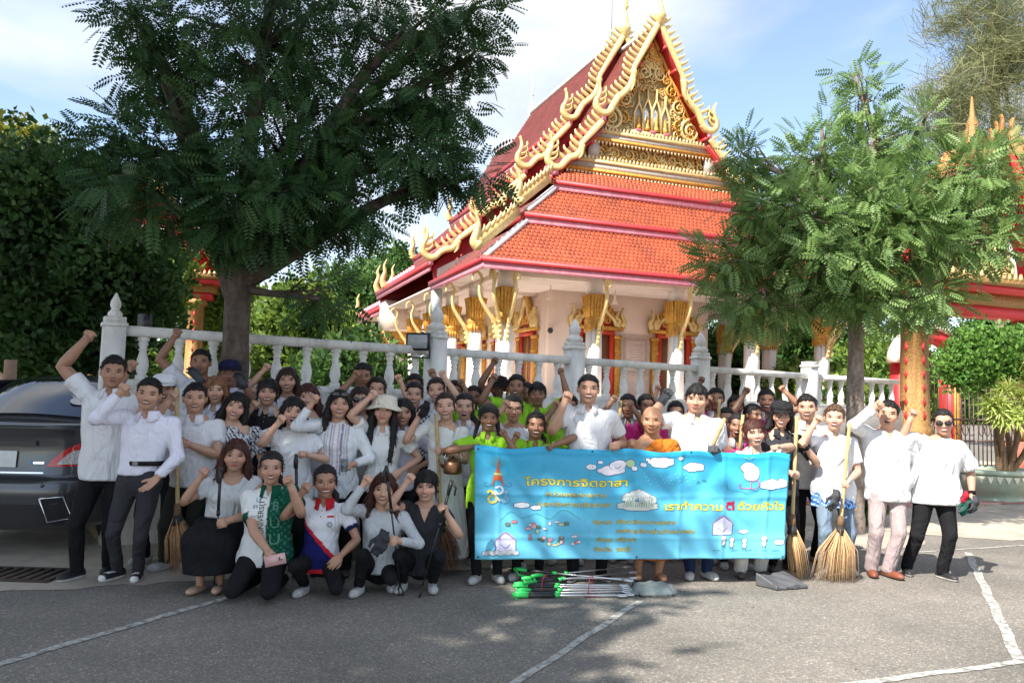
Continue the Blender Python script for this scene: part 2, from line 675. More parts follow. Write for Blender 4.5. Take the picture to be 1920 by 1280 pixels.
# ------------------------------------------------------------------ temple
T0 = at(943, 700, 21.0)
T0.z = 0
M_GOLD = mat('gold_paint', (0.76, 0.57, 0.25), 0.42, metal=0.15, vary=0.15, scale=9, bump=0.15, stain=(0.45, 0.25, 0.06), stain_scale=6, stain_amt=0.4)
M_GOLD2 = mat('gold_relief', (0.66, 0.34, 0.055), 0.42, metal=0.25, vary=0.3, scale=14, bump=0.5, bscale=45, stain=(0.30, 0.06, 0.02), stain_scale=12, stain_amt=0.6)
M_PEACH = mat('peach_wall', (0.86, 0.69, 0.60), 0.85, vary=0.05, scale=2, bump=0.1, stain=(0.70, 0.53, 0.45), stain_scale=1.2, stain_amt=0.5)
M_COLW = mat('column_white', (0.82, 0.76, 0.71), 0.8, vary=0.05, scale=3)
M_RED = mat('red_paint', (0.44, 0.03, 0.036), 0.5, vary=0.12, scale=6)
M_REDO = mat('red_orange_paint', (0.60, 0.05, 0.02), 0.5, vary=0.12, scale=6)
M_PINK = mat('pink_fascia', (0.78, 0.25, 0.32), 0.6, vary=0.15, scale=7, stain=(0.85, 0.55, 0.58), stain_scale=8, stain_amt=0.6)
M_CAPW = mat('ridge_white', (0.78, 0.77, 0.74), 0.8, vary=0.1, stain=(0.35, 0.33, 0.3), stain_scale=5, stain_amt=0.6)
M_TILE = mat('glazed_tile', rough=0.42, vary=0.16, scale=1.6, vcol=True, spec=0.5, stain=(0.10, 0.045, 0.03), stain_scale=1.1, stain_amt=0.55)
M_DOOR = mat('door_wood', (0.22, 0.10, 0.045), 0.5, vary=0.3, scale=20, bump=0.4, bscale=30)
M_BLUE = mat('mosaic_blue', (0.10, 0.22, 0.30), 0.3, vary=0.5, scale=30)
M_GREYM = mat('mosaic_grey', (0.42, 0.36, 0.30), 0.35, vary=0.5, scale=40)
M_MIRROR = mat('mirror_glass', (0.75, 0.78, 0.8), 0.15, metal=0.8, vary=0.3, scale=40)

temple = empty('temple', tuple(T0), math.pi / 2 - TA)
tag(temple, 'red-roofed temple hall with gilded gables and peach columns behind the fence', 'temple')
AC = 5.27            # gable centre line
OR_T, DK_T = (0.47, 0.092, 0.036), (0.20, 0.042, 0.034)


def tile_slope(name, p0, p1, p2, p3, col, tw=0.135, th=0.155, parent=temple):
    """p0,p1 lower edge, p2,p3 upper edge (p3 above p0); one tile each, pointed lower end"""
    p0, p1, p2, p3 = (np.array(p, dtype=float) for p in (p0, p1, p2, p3))
    L = np.linalg.norm((p3 + p2) / 2 - (p0 + p1) / 2)
    rows = max(2, int(round(L / th)))
    nrm = np.cross(p1 - p0, p3 - p0)
    nrm /= np.linalg.norm(nrm)
    if nrm[2] < 0:
        nrm = -nrm
    upv = ((p3 + p2) / 2 - (p0 + p1) / 2) / L
    V, Q, T, C = [], [], [], []
    n = 0
    for r in range(rows):
        t0, t1 = r / rows, min(1.0, (r + 1.12) / rows)
        a0, b0 = p0 + (p3 - p0) * t0, p1 + (p2 - p1) * t0
        w = np.linalg.norm(b0 - a0)
        k = max(1, int(round(w / tw)))
        d = (b0 - a0) / w
        off = 0.5 if r % 2 else 0.0
        up = upv * (L * (t1 - t0))
        for i in range(k + (1 if off else 0)):
            x0, x1 = max(0, i - off) * w / k, min(k, i + 1 - off) * w / k
            if x1 - x0 < 0.02:
                continue
            A, B = a0 + d * (x0 + 0.004), a0 + d * (x1 - 0.004)
            lift = nrm * (0.030 + 0.008 * random.random())
            tip = (A + B) / 2 - upv * 0.05
            e = upv * 0.03
            V += [A + e + lift, tip + lift, B + e + lift, B + up + nrm * 0.004, A + up + nrm * 0.004, A + e, B + e]
            Q += [(n + 4, n, n + 2, n + 3)]
            T += [(n, n + 1, n + 2), (n, n + 5, n + 1), (n + 1, n + 6, n + 2)]
            c = np.array(col) * (0.86 + 0.28 * random.random())
            C += [c] * 7
            n += 7
    base = len(V)
    V += [p0, p1, p2, p3, p0 - nrm * 0.06, p1 - nrm * 0.06, p2 - nrm * 0.06, p3 - nrm * 0.06]
    C += [np.array(col) * 0.8] * 8
    Q += [(base, base + 1, base + 2, base + 3), (base + 7, base + 6, base + 5, base + 4), (base, base + 4, base + 5, base + 1),
          (base + 1, base + 5, base + 6, base + 2), (base + 3, base + 7, base + 4, base)]
    me = make_mesh(name, np.array(V), [np.array(Q), np.array(T)], np.array(C), False, [M_TILE])
    o = link(bpy.data.objects.new(name, me), parent)
    o['kind'] = 'stuff'
    return o


def beam(name, p, q, w, h, m, parent=temple, dz=0.0):
    p, q = Vector(p), Vector(q)
    d = (q - p)
    l = d.length
    d.normalize()
    s = d.cross(Vector((0, 0, 1)))
    if s.length < 1e-4:
        s = Vector((1, 0, 0))
    s.normalize()
    t = s.cross(d).normalized()
    P = []
    for zz in (-h / 2, h / 2):
        for (e, ww) in ((p, -w / 2), (q, -w / 2), (q, w / 2), (p, w / 2)):
            P.append(tuple(e + s * ww + t * zz + Vector((0, 0, dz))))
    return MB().hexa(P).build(name, m, parent)


def mir(a):
    return 2 * AC - a


# --- front section skirts (front faces), then sides
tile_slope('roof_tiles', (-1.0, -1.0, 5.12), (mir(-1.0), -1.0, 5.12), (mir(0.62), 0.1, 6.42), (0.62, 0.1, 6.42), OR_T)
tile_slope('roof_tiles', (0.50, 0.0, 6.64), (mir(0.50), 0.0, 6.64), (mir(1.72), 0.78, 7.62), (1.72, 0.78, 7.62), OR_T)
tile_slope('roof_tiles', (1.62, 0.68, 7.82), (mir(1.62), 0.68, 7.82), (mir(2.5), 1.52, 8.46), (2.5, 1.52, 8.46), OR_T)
for (a, b, z, h) in ((-1.02, -1.02, 5.0, 0.0), (0.46, -0.04, 6.5, 0.0), (1.58, 0.64, 7.70, 0.0)):
    low = a < 0
    beam('fascia', (a, b, z + 0.07), (mir(a), b, z + 0.07), 0.07, 0.13, M_RED)
    beam('fascia_trim', (a + 0.04, b + 0.03, z - 0.07), (mir(a) - 0.04, b + 0.03, z - 0.07), 0.05, 0.17, M_PINK)
# hip caps
for s in (0, 1):
    fa = (lambda a: a) if s == 0 else mir
    beam('hip_cap', (fa(-0.93), -0.96, 5.17), (fa(0.60), 0.10, 6.47), 0.20, 0.09, M_CAPW)
    beam('hip_cap', (fa(0.54), 0.02, 6.69), (fa(1.72), 0.78, 7.68), 0.18, 0.09, M_CAPW)

B1, B2, B3 = 3.9, 11.8, 16.8       # main section and rear section
for s in (0, 1):
    fa = (lambda a: a) if s == 0 else mir
    # front section side
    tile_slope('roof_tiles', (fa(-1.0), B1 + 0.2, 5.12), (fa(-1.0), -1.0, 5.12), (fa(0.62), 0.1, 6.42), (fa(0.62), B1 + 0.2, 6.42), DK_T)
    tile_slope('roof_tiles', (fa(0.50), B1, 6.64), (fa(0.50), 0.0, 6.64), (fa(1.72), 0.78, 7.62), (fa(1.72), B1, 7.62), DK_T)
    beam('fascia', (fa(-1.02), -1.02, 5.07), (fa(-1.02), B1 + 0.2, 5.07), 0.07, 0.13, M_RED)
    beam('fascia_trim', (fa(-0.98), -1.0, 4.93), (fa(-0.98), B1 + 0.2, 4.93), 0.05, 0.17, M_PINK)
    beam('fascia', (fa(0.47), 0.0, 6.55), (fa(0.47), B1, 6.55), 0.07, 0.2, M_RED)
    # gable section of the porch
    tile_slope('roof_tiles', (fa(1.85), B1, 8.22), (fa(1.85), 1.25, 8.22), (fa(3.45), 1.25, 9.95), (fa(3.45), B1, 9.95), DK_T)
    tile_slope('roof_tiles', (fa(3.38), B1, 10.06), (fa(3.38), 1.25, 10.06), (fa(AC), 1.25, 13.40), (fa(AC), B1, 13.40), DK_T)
    beam('fascia', (fa(1.84), 1.3, 8.12), (fa(1.84), B1, 8.12), 0.08, 0.2, M_RED)
    beam('fascia', (fa(3.37), 1.3, 9.98), (fa(3.37), B1, 9.98), 0.08, 0.16, M_RED)
    # main section
    tiers = [((-1.15, 5.70), (0.42, 7.02)), ((0.30, 7.22), (1.88, 8.72)), ((1.78, 8.92), (3.42, 10.62)), ((3.32, 10.80), (AC, 14.0))]
    for k, ((a0, z0), (a1, z1)) in enumerate(tiers):
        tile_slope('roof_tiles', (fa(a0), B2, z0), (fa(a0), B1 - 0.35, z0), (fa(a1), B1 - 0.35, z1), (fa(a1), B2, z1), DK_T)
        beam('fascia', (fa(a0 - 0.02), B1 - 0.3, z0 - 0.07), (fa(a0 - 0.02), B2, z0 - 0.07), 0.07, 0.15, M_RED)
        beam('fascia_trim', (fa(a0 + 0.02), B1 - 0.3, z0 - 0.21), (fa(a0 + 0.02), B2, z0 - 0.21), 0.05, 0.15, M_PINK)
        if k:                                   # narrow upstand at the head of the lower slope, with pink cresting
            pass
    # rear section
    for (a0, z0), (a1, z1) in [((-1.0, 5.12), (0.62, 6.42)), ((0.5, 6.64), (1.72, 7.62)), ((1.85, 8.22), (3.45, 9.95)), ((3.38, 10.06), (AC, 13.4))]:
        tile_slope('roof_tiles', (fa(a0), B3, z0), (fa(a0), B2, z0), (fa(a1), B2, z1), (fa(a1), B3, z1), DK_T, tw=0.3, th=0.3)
        beam('fascia', (fa(a0 - 0.02), B2, z0 - 0.06), (fa(a0 - 0.02), B3, z0 - 0.06), 0.07, 0.14, M_RED)
        beam('fascia_trim', (fa(a0 + 0.02), B2, z0 - 0.19), (fa(a0 + 0.02), B3, z0 - 0.19), 0.05, 0.15, M_PINK)
    # closing infill under the raised main eave
    MB().hexa([(fa(-0.9), B1 - 0.3, 4.9), (fa(2.4), B1 - 0.3, 4.9), (fa(2.4), B1 - 0.1, 4.9), (fa(-0.9), B1 - 0.1, 4.9),
               (fa(-0.9), B1 - 0.3, 5.5), (fa(2.4), B1 - 0.3, 7.4), (fa(2.4), B1 - 0.1, 7.4), (fa(-0.9), B1 - 0.1, 5.5)]).build('gable_infill', M_PEACH, temple)

for (bb0, prof_) in ((B1 - 0.22, [(-0.95, 5.0), (-1.05, 5.6), (0.42, 6.95), (0.42, 7.15), (1.88, 8.65), (1.88, 8.85), (3.42, 10.55), (3.42, 10.72), (AC, 13.9)]), (B2 - 0.1, [(-0.95, 5.0), (-1.05, 5.6), (0.42, 6.95), (1.88, 8.65), (3.42, 10.55), (AC, 13.9)])):
    MB().prism([(x_, z_) for x_, z_ in prof_] + [(mir(x_), z_) for x_, z_ in prof_[:-1][::-1]], (0, bb0, 0), (1, 0, 0), (0, 0, 1), (0, 0.1, 0)).build('gable_wall', M_RED, temple)
# ridge caps and cresting
beam('ridge_cap', (AC, B1 - 0.3, 14.03), (AC, B2, 14.03), 0.24, 0.12, M_CAPW)
beam('ridge_cap', (AC, 1.35, 13.44), (AC, B1 - 0.2, 13.44), 0.24, 0.12, M_CAPW)
beam('ridge_cap', (AC, B2, 13.4), (AC, B3, 13.4), 0.24, 0.12, M_CAPW)
crest = MB().prism([(-0.11, 0), (0.11, 0), (0.07, 0.2), (-0.07, 0.2)], (0, 0, 0), (0, 1, 0), (0, 0, 1), (0.10, 0, 0)).mesh('cresting_block', M_PINK)
for (a, z, b0, b1) in ((AC - 0.05, 13.44, B2 + 0.2, B3), (-1.05, 5.78, 6.4, B2), (-1.0, 5.2, B2 + 0.3, B3)):
    n = int((b1 - b0) / 0.42)
    for i in range(n):
        o = link(bpy.data.objects.new('cresting_block', crest), temple)
        o.location = (a, b0 + i * 0.42, z)

# --- bargeboards -------------------------------------------------------------
flame = MB()
ribbon([(0, -0.05), (0.03, 0.07), (0.085, 0.17), (0.12, 0.27), (0.10, 0.36)], [0.10, 0.125, 0.105, 0.06, 0.006], (0, -0.03, 0), (1, 0, 0), (0, 0, 1), (0, 0.06, 0), flame)
flame_me = flame.mesh('flame_leaf', M_GOLD)


def bargeboard(b, top, bot, side, waves=True, w0=0.175, parent=temple, thick=0.10, flames=True, hook=True):
    """gilded naga board from (a,z) top to bot on the plane y=b; side -1 left, +1 right"""
    top, bot = np.array(top, float), np.array(bot, float)
    d = bot - top
    L = np.linalg.norm(d)
    d /= L
    n = np.array([-d[1], d[0]])
    if n[1] < 0:
        n = -n
    pts, wd = [], []
    N = 34
    for i in range(N + 1):
        s = i / N
        off = 0.0
        if waves:
            off = -0.16 * max(0, math.sin((s - 0.52) / 0.34 * math.pi * 1.0)) * (1 if 0.52 < s < 0.86 else 0) * min(1.0, L / 2.5)
            off += 0.06 * math.sin(max(0, s - 0.86) / 0.14 * math.pi) * 0
        p = top + d * (L * s) + n * off
        pts.append(p)
        wd.append(w0 * (1 + 0.12 * math.sin(s * 9)))
    mb = MB()
    ribbon(pts, wd, (0, b, 0), (1, 0, 0), (0, 0, 1), (0, thick, 0), mb)
    # pendant tongue where the board dips
    if waves:
        s = 0.55
        q = top + d * (L * s) - n * 0.05
        dn = np.array([d[0] * 0.25, -1.0])
        tongue = [q + n * 0.02, q + dn * 0.16 * min(1.3, L / 2.4), q + dn * 0.34 * min(1.3, L / 2.4) + np.array([-side * 0.02, 0]), q + dn * 0.52 * min(1.3, L / 2.4) + np.array([side * 0.05, 0])]
        ribbon(smooth_path(tongue, 4), list(np.linspace(0.22, 0.02, 13)), (0, b - 0.02, 0), (1, 0, 0), (0, 0, 1), (0, thick, 0), mb)
    o = mb.build('bargeboard', M_GOLD, parent)
    if hook:
        e = pts[-1]
        sx = side
        hk = [e + np.array([-sx * 0.05, 0.05]), e + np.array([sx * 0.10, -0.10]), e + np.array([sx * 0.30, -0.13]), e + np.array([sx * 0.46, 0.02]), e + np.array([sx * 0.47, 0.22]),
              e + np.array([sx * 0.38, 0.42]), e + np.array([sx * 0.37, 0.62]), e + np.array([sx * 0.44, 0.82])]
        hp = smooth_path(hk, 5)
        m2 = MB()
        wds = list(np.interp(np.linspace(0, 1, len(hp)), [0, 0.25, 0.5, 0.62, 1], [w0, w0 * 1.15, w0 * 0.95, w0 * 0.8, 0.012]))
        ribbon(hp, wds, (0, b - 0.015, 0), (1, 0, 0), (0, 0, 1), (0, thick + 0.03, 0), m2)
        for k, (hx, hz) in enumerate(((0.30, 0.12), (0.27, 0.30), (0.27, 0.48))):
            c = e + np.array([sx * hx, hz])
            ribbon(smooth_path([c + np.array([sx * 0.12, -0.06]), c + np.array([-sx * 0.02, 0.0]), c + np.array([-sx * 0.10, 0.10]), c + np.array([-sx * 0.08, 0.2])], 3), list(np.linspace(0.1, 0.01, 10)),
                   (0, b, 0), (1, 0, 0), (0, 0, 1), (0, thick, 0), m2)
        m2.build('naga_finial', M_GOLD, o)
        MB().box((e[0] + sx * 0.22, b + 0.1, e[1] - 0.26), (0.14, 0.2, 0.18)).build('corbel', M_PINK, o)
    if flames:
        k = int(L / 0.2)
        for i in range(k):
            s = (i + 0.35) / k
            j = min(N, int(s * N))
            p = pts[j] + n * (w0 * 0.42)
            f = link(bpy.data.objects.new('flame_leaf', flame_me), o)
            f.location = (p[0], b + 0.05, p[1])
            ang = (math.atan2(n[1], n[0]) - math.pi / 2) * 0.55
            f.rotation_euler = (0, -ang, 0)
            f.scale = (-1 if side > 0 else 1, 1, 1)
            if side < 0:
                f.rotation_euler = (0, -ang, 0)
            g = 0.85 + 0.3 * random.random()
            f.scale = (f.scale[0] * g * (-1), g, g)
    return o


for s in (-1, 1):
    fa = (lambda a: a) if s < 0 else mir
    bargeboard(1.15, (AC + s * 0.03, 13.40), (fa(3.62), 10.36), s)
    bargeboard(1.15, (fa(3.36), 9.98), (fa(2.10), 8.50), s)
    bargeboard(B1 - 0.5, (AC + s * 0.03, 13.98), (fa(3.55), 10.93), s)
    bargeboard(B1 - 0.5, (fa(3.30), 10.58), (fa(2.02), 9.12), s)
    bargeboard(B1 - 0.5, (fa(1.80), 8.70), (fa(0.55), 7.42), s)
    bargeboard(B1 - 0.5, (fa(0.34), 6.98), (fa(-0.95), 5.92), s)
    # short crests beside the hip ends
    for (q0, q1) in (((fa(1.55), 0.55, 7.75), (fa(0.38), -0.12, 6.76)), ((fa(0.45), 0.0, 6.55), (fa(-1.05), -1.0, 5.28))):
        q0, q1 = Vector(q0), Vector(q1)
        o = beam('hip_crest', q0 + Vector((s * 0.12, 0.06, 0.14)), q1 + Vector((s * 0.12, 0.06, 0.14)), 0.07, 0.30, M_GOLD)
        for i in range(8):
            p = q0 + (q1 - q0) * ((i + 0.4) / 8.0)
            f = link(bpy.data.objects.new('flame_leaf', flame_me), o)
            f.location = p + Vector((s * 0.12, 0.0, 0.30))
            f.scale = (-s * 0.9, 0.9, 0.8)
        m2 = MB()
        e = np.array([q1.x, q1.z]) + np.array([s * 0.1, 0.1])
        hp = smooth_path([e + np.array([-s * 0.05, 0.0]), e + np.array([s * 0.06, 0.12]), e + np.array([s * 0.0, 0.40]), e + np.array([-s * 0.02, 0.62]), e + np.array([s * 0.08, 0.86])], 5)
        ribbon(hp, list(np.linspace(0.3, 0.015, len(hp))), (0, q1.y, 0), (1, 0, 0), (0, 0, 1), (0, 0.12, 0), m2)
        m2.build('naga_finial', M_GOLD, o)
# single naga finials along the left eaves of main and rear sections
for (a, b, z) in ((0.25, 11.6, 7.25), (-1.1, 11.7, 5.8), (1.75, 11.6, 9.0), (-1.05, 16.5, 5.2), (0.5, 16.5, 6.7), (-1.15, 10.2, 5.8), (0.3, 10.0, 7.3)):
    m2 = MB()
    hp = smooth_path([(0, -0.1), (-0.1, 0.18), (-0.02, 0.5), (-0.06, 0.75), (0.03, 1.0)], 4)
    ribbon(hp, list(np.linspace(0.26, 0.015, len(hp))), (a, b, z), (1, 0, 0), (0, 0, 1), (0, 0.12, 0), m2)
    m2.build('naga_finial', M_GOLD, temple)

# chofa finials on the apexes


def chofa(b, z, k=1.0, m=M_GOLD):
    mb = MB()
    pts = smooth_path([(AC, b, z - 0.15), (AC, b - 0.02, z + 0.12), (AC, b - 0.06, z + 0.36), (AC, b - 0.02, z + 0.72), (AC, b - 0.12, z + 1.15), (AC, b - 0.02, z + 1.7), (AC, b + 0.15, z + 2.2)], 5)
    rr_ = np.interp(np.linspace(0, 1, len(pts)), [0, 0.12, 0.2, 0.32, 0.5, 0.7, 1], [0.10, 0.19, 0.2, 0.10, 0.06, 0.05, 0.008])
    mb.tube(pts, list(rr_ * k), 10)
    mb.tube(smooth_path([(AC, b - 0.02, z + 0.80), (AC, b - 0.22, z + 0.86), (AC, b - 0.30, z + 0.80)], 4), [0.05, 0.045, 0.045, 0.04, 0.035, 0.03, 0.02, 0.015, 0.005], 8)
    o = mb.build('chofa_finial', m, temple, smooth=True)
    return o


chofa(1.2, 13.48)
chofa(B1 - 0.45, 14.06)
chofa(B2, 14.0, 0.9, M_CAPW)
MB().tube([(AC + 0.15, B1 + 0.8, 14.0), (AC + 0.15, B1 + 0.8, 17.6)], 0.015, 6).build('lightning_rod', mat('steel_grey', (0.3, 0.3, 0.32), 0.4, metal=0.8), temple)

# --- pediment ----------------------------------------------------------------
PB = 1.62
M_PEDBG = mat('pediment_ground', (0.42, 0.27, 0.09), 0.45, metal=0.2, vary=0.6, scale=26, bump=1.0, bscale=16, stain=(0.05, 0.10, 0.13), stain_scale=14, stain_amt=1.1)
MB().prism([(-3.0, 8.4), (3.0, 8.4), (1.85, 9.9), (0, 13.2), (-1.85, 9.9)], (AC, PB, 0), (1, 0, 0), (0, 0, 1), (0, 0.12, 0)).build('pediment_panel', M_PEDBG, temple)
# red soffit boards with battens either side of the pediment
for s in (-1, 1):
    fa = (lambda a: a) if s < 0 else mir
    for (pa, pz, qa, qz) in ((AC, 13.32, fa(3.36), 9.95), (fa(3.40), 9.86, fa(1.9), 8.2)):
        sof = MB().hexa([(pa, 1.2, pz - 0.12), (qa, 1.2, qz - 0.12), (qa, PB, qz - 0.12), (pa, PB, pz - 0.12), (pa, 1.2, pz - 0.06), (qa, 1.2, qz - 0.06), (qa, PB, qz - 0.06), (pa, PB, pz - 0.06)]).build('soffit', M_RED, temple)
        k = 5 if pz > 12 else 3
        for i in range(k):
            t = (i + 0.7) / k
            beam('batten', (pa + (qa - pa) * t, 1.2, pz + (qz - pz) * t - 0.17), (pa + (qa - pa) * t, PB, pz + (qz - pz) * t - 0.17), 0.10, 0.09, M_RED, sof)
        beam('verge_trim', (pa - s * 0.0, PB - 0.03, pz - 0.20), (qa, PB - 0.03, qz - 0.2), 0.06, 0.10, mat('orange_gold', (0.72, 0.30, 0.06), 0.45), temple)
# cornices of the pediment
for (z, hw, h, m) in ((8.52, 3.05, 0.10, M_GOLD2), (8.66, 2.95, 0.18, M_GREYM), (8.80, 2.85, 0.09, M_GOLD), (9.50, 2.15, 0.09, M_GOLD2), (9.62, 2.1, 0.14, M_GREYM), (9.75, 2.05, 0.10, M_GOLD)):
    MB().box((AC, PB - 0.10 - (0.03 if m is M_GREYM else 0.06), z), (2 * hw, 0.2, h)).build('cornice', m, temple)
tooth = MB().add([(-0.05, 0, 0), (0.05, 0, 0), (0, -0.01, -0.13), (-0.05, 0.06, 0), (0.05, 0.06, 0), (0, 0.05, -0.13)], [(0, 1, 4, 3), (1, 2, 5, 4), (2, 0, 3, 5)], [(0, 2, 1), (3, 4, 5)])
tooth_me = tooth.mesh('petal', mat('petal_gold', (0.72, 0.52, 0.28), 0.45, metal=0.2, vary=0.3, scale=20))
for (z, hw, up) in ((8.46, 3.0, 1), (9.45, 2.1, 1), (8.86, 2.8, -1), (9.80, 2.0, -1)):
    n = int(2 * hw / 0.125)
    for i in range(n):
        o = link(bpy.data.objects.new('petal', tooth_me), temple)
        o.location = (AC - hw + (i + 0.5) * 2 * hw / n, PB - 0.24, z)
        o.scale = (1, 1, up)
for s in (-1, 1):
    MB().box((AC + s * 2.05, PB - 0.12, 9.15), (0.34, 0.2, 0.62)).build('pier', M_GREYM, temple)


def scroll(cx, cz, r, turns, a0, sgn, w, m, b=PB - 0.06, th=0.08, name='scroll'):
    pts = []
    n = int(14 * turns)
    for i in range(n + 1):
        t = i / n
        a = a0 + sgn * t * turns * 2 * math.pi
        rr_ = r * (1 - t) ** 0.9 + 0.02
        pts.append((cx + rr_ * math.cos(a), cz + rr_ * math.sin(a)))
    mb = MB()
    ribbon(pts, list(np.linspace(w, w * 0.5, len(pts))), (0, b, 0), (1, 0, 0), (0, 0, 1), (0, th, 0), mb)
    return mb.build(name, m, temple)


for s in (-1, 1):
    for (dx, z, r, tu) in ((1.42, 10.27, 0.36, 2.0), (0.98, 10.95, 0.22, 1.5), (0.72, 11.45, 0.20, 1.5), (0.28, 11.92, 0.21, 1.6), (0.16, 12.45, 0.13, 1.2), (1.0, 10.35, 0.2, 1.2), (0.5, 11.75, 0.12, 1.2)):
        scroll(AC + s * dx, z, r, tu, math.pi / 2 if s > 0 else math.pi / 2, s, r * 0.30, M_GOLD if r > 0.2 else M_GOLD2)
    for i in range(11):
        dx = 0.1 + i * 0.17
        scroll(AC + s * dx, 9.14 + 0.13 * math.sin(i * 2.2), 0.16 + 0.03 * (i % 2), 1.3, i * 1.3, s if i % 2 else -s, 0.055, M_GOLD if i % 3 else M_GOLD2)
    for i in range(8):
        scroll(AC + s * (2.35 + 0.02 * i), 8.95 + i * 0.05, 0.1, 1.0, i, s, 0.04, M_GOLD2)
    for i in range(10):                                  # leaf flames climbing the pediment edge
        t = (i + 0.5) / 10
        dx, z = 1.66 * (1 - t) + 0.02, 10.0 + 2.9 * t
        mb = MB()
        ribbon(smooth_path([(AC + s * dx, z - 0.12), (AC + s * (dx - 0.10), z + 0.03), (AC + s * (dx - 0.06), z + 0.2)], 4), list(np.linspace(0.13, 0.01, 9)), (0, PB - 0.05, 0), (1, 0, 0), (0, 0, 1), (0, 0.07, 0), mb)
        mb.build('leaf_flame', M_GOLD2, temple)
rs = random.Random(8)
for i in range(150):                                   # dense leafwork between the larger scrolls
    t = rs.random() ** 1.3
    z = 9.95 + 2.9 * t
    hwid = 1.72 * (1 - t) * 0.95
    x = rs.uniform(-1, 1) * hwid
    if abs(x) < 0.62 and z < 11.3:
        continue
    s = 1 if x > 0 else -1
    scroll(AC + x, z, rs.uniform(0.06, 0.12), 1.1, rs.uniform(0, 6), s, 0.035, M_GOLD if i % 3 else M_GOLD2, b=PB - 0.035, th=0.05, name='leafwork')
for i in range(46):
    scroll(AC + rs.uniform(-1.85, 1.85), 9.14 + rs.uniform(-0.22, 0.22), rs.uniform(0.06, 0.10), 1.1, rs.uniform(0, 6), 1 if i % 2 else -1, 0.035, M_GOLD if i % 3 else M_GOLD2, b=PB - 0.04, th=0.05, name='leafwork')
# niche tracery: pointed arches with mirror infill
for i, dx in enumerate((-0.48, -0.16, 0.16, 0.48)):
    top = 11.15 - abs(dx) * 0.5
    MB().prism([(-0.12, 10.05), (0.12, 10.05), (0.12, top - 0.35), (0, top - 0.1), (-0.12, top - 0.35)], (AC + dx, PB - 0.03, 0), (1, 0, 0), (0, 0, 1), (0, 0.04, 0)).build('niche', M_MIRROR if i in (1, 2) else M_GREYM, temple)
    for q in (-1, 1):
        mb = MB()
        ribbon([(AC + dx + q * 0.15, 9.98), (AC + dx + q * 0.15, top - 0.35), (AC + dx, top), (AC + dx - q * 0.02, top + 0.35)], [0.06, 0.06, 0.06, 0.01], (0, PB - 0.09, 0), (1, 0, 0), (0, 0, 1), (0, 0.08, 0), mb)
        mb.build('niche_arch', M_GOLD, temple)
    MB().lathe([(0.10, 0), (0.08, 0.10), (0.05, 0.22), (0.06, 0.30), (0.045, 0.36), (0.01, 0.48)], 8, (AC + dx, PB - 0.06, 10.05)).build('figure', M_GOLD2, temple, smooth=True)
MB().box((AC, PB - 0.08, 9.93), (1.5, 0.12, 0.12)).build('niche_sill', M_GOLD, temple)
for dx in (-0.5, 0.0, 0.5):
    MB().ell((AC + dx, PB - 0.12, 10.0), (0.13, 0.05, 0.07)).build('lotus', mat('lotus_pink', (0.45, 0.12, 0.16), 0.5), temple, smooth=True)

# --- columns -----------------------------------------------------------------
FLOOR_Z = 1.55
CEIL_Z = 5.0
CAP0 = 3.62


def square_ring(h, z, notch=0.72):
    n = notch
    P = [(-n, -1), (n, -1), (n, -n), (1, -n), (1, n), (n, n), (n, 1), (-n, 1), (-n, n), (-1, n), (-1, -n), (-n, -n)]
    return np.array([(x * h, y * h, z) for x, y in P])


shaft = MB().rings([square_ring(0.205, FLOOR_Z), square_ring(0.178, CAP0 + 0.05)])
abac_me = MB().box((0, 0, (4.55 + CEIL_Z) / 2), (0.34, 0.34, CEIL_Z - 4.55)).mesh('abacus', M_COLW)
shaft_me = shaft.mesh('shaft', M_COLW)
cap = MB()
cap.rings([square_ring(h * 1.08, z) for h, z in ((0.185, CAP0), (0.205, CAP0 + 0.12), (0.19, CAP0 + 0.16), (0.215, CAP0 + 0.20), (0.19, CAP0 + 0.25), (0.20, CAP0 + 0.32), (0.20, CAP0 + 0.5), (0.225, CAP0 + 0.8), (0.25, CAP0 + 0.9), (0.2, CAP0 + 0.93))])
for ax in range(4):
    Mr = Matrix.Rotation(ax * math.pi / 2, 4, 'Z')
    for i in range(5):
        x = -0.17 + i * 0.085
        pts = [Mr @ Vector((x * 0.95, -0.205, CAP0 + 0.30)), Mr @ Vector((x, -0.215, CAP0 + 0.6)), Mr @ Vector((x * 1.12, -0.26, CAP0 + 0.86)), Mr @ Vector((x * 1.2, -0.295, CAP0 + 0.90))]
        cap.tube([tuple(p) for p in pts], [0.032, 0.038, 0.03, 0.008], 5)
        pts = [Mr @ Vector((x * 0.95, -0.19, CAP0 + 0.12)), Mr @ Vector((x, -0.20, CAP0 - 0.02)), Mr @ Vector((x, -0.195, CAP0 - 0.12))]
        cap.tube([tuple(p) for p in pts], [0.035, 0.028, 0.004], 5)
cap_me = cap.mesh('capital', M_GOLD2)
brk = MB()
bp = smooth_path([(0.0, CAP0 - 0.5), (-0.07, CAP0 - 0.30), (-0.10, CAP0 - 0.05), (-0.28, CAP0 + 0.22), (-0.50, CAP0 + 0.55), (-0.56, CAP0 + 0.85), (-0.50, CAP0 + 1.10), (-0.60, CAP0 + 1.27), (-0.74, CAP0 + 1.22), (-0.76, CAP0 + 1.02)], 5)
ribbon(bp, list(np.interp(np.linspace(0, 1, len(bp)), [0, 0.15, 0.35, 0.6, 0.8, 1], [0.03, 0.10, 0.11, 0.065, 0.065, 0.02])), (0, -0.035, 0), (1, 0, 0), (0, 0, 1), (0, 0.07, 0), brk)
for k in range(5):
    z = CAP0 - 0.4 + k * 0.13
    brk.ell((-0.10 - 0.02 * k, 0, z), (0.04, 0.055, 0.045), 7, 5)
brk_me = brk.mesh('bracket', M_GOLD)


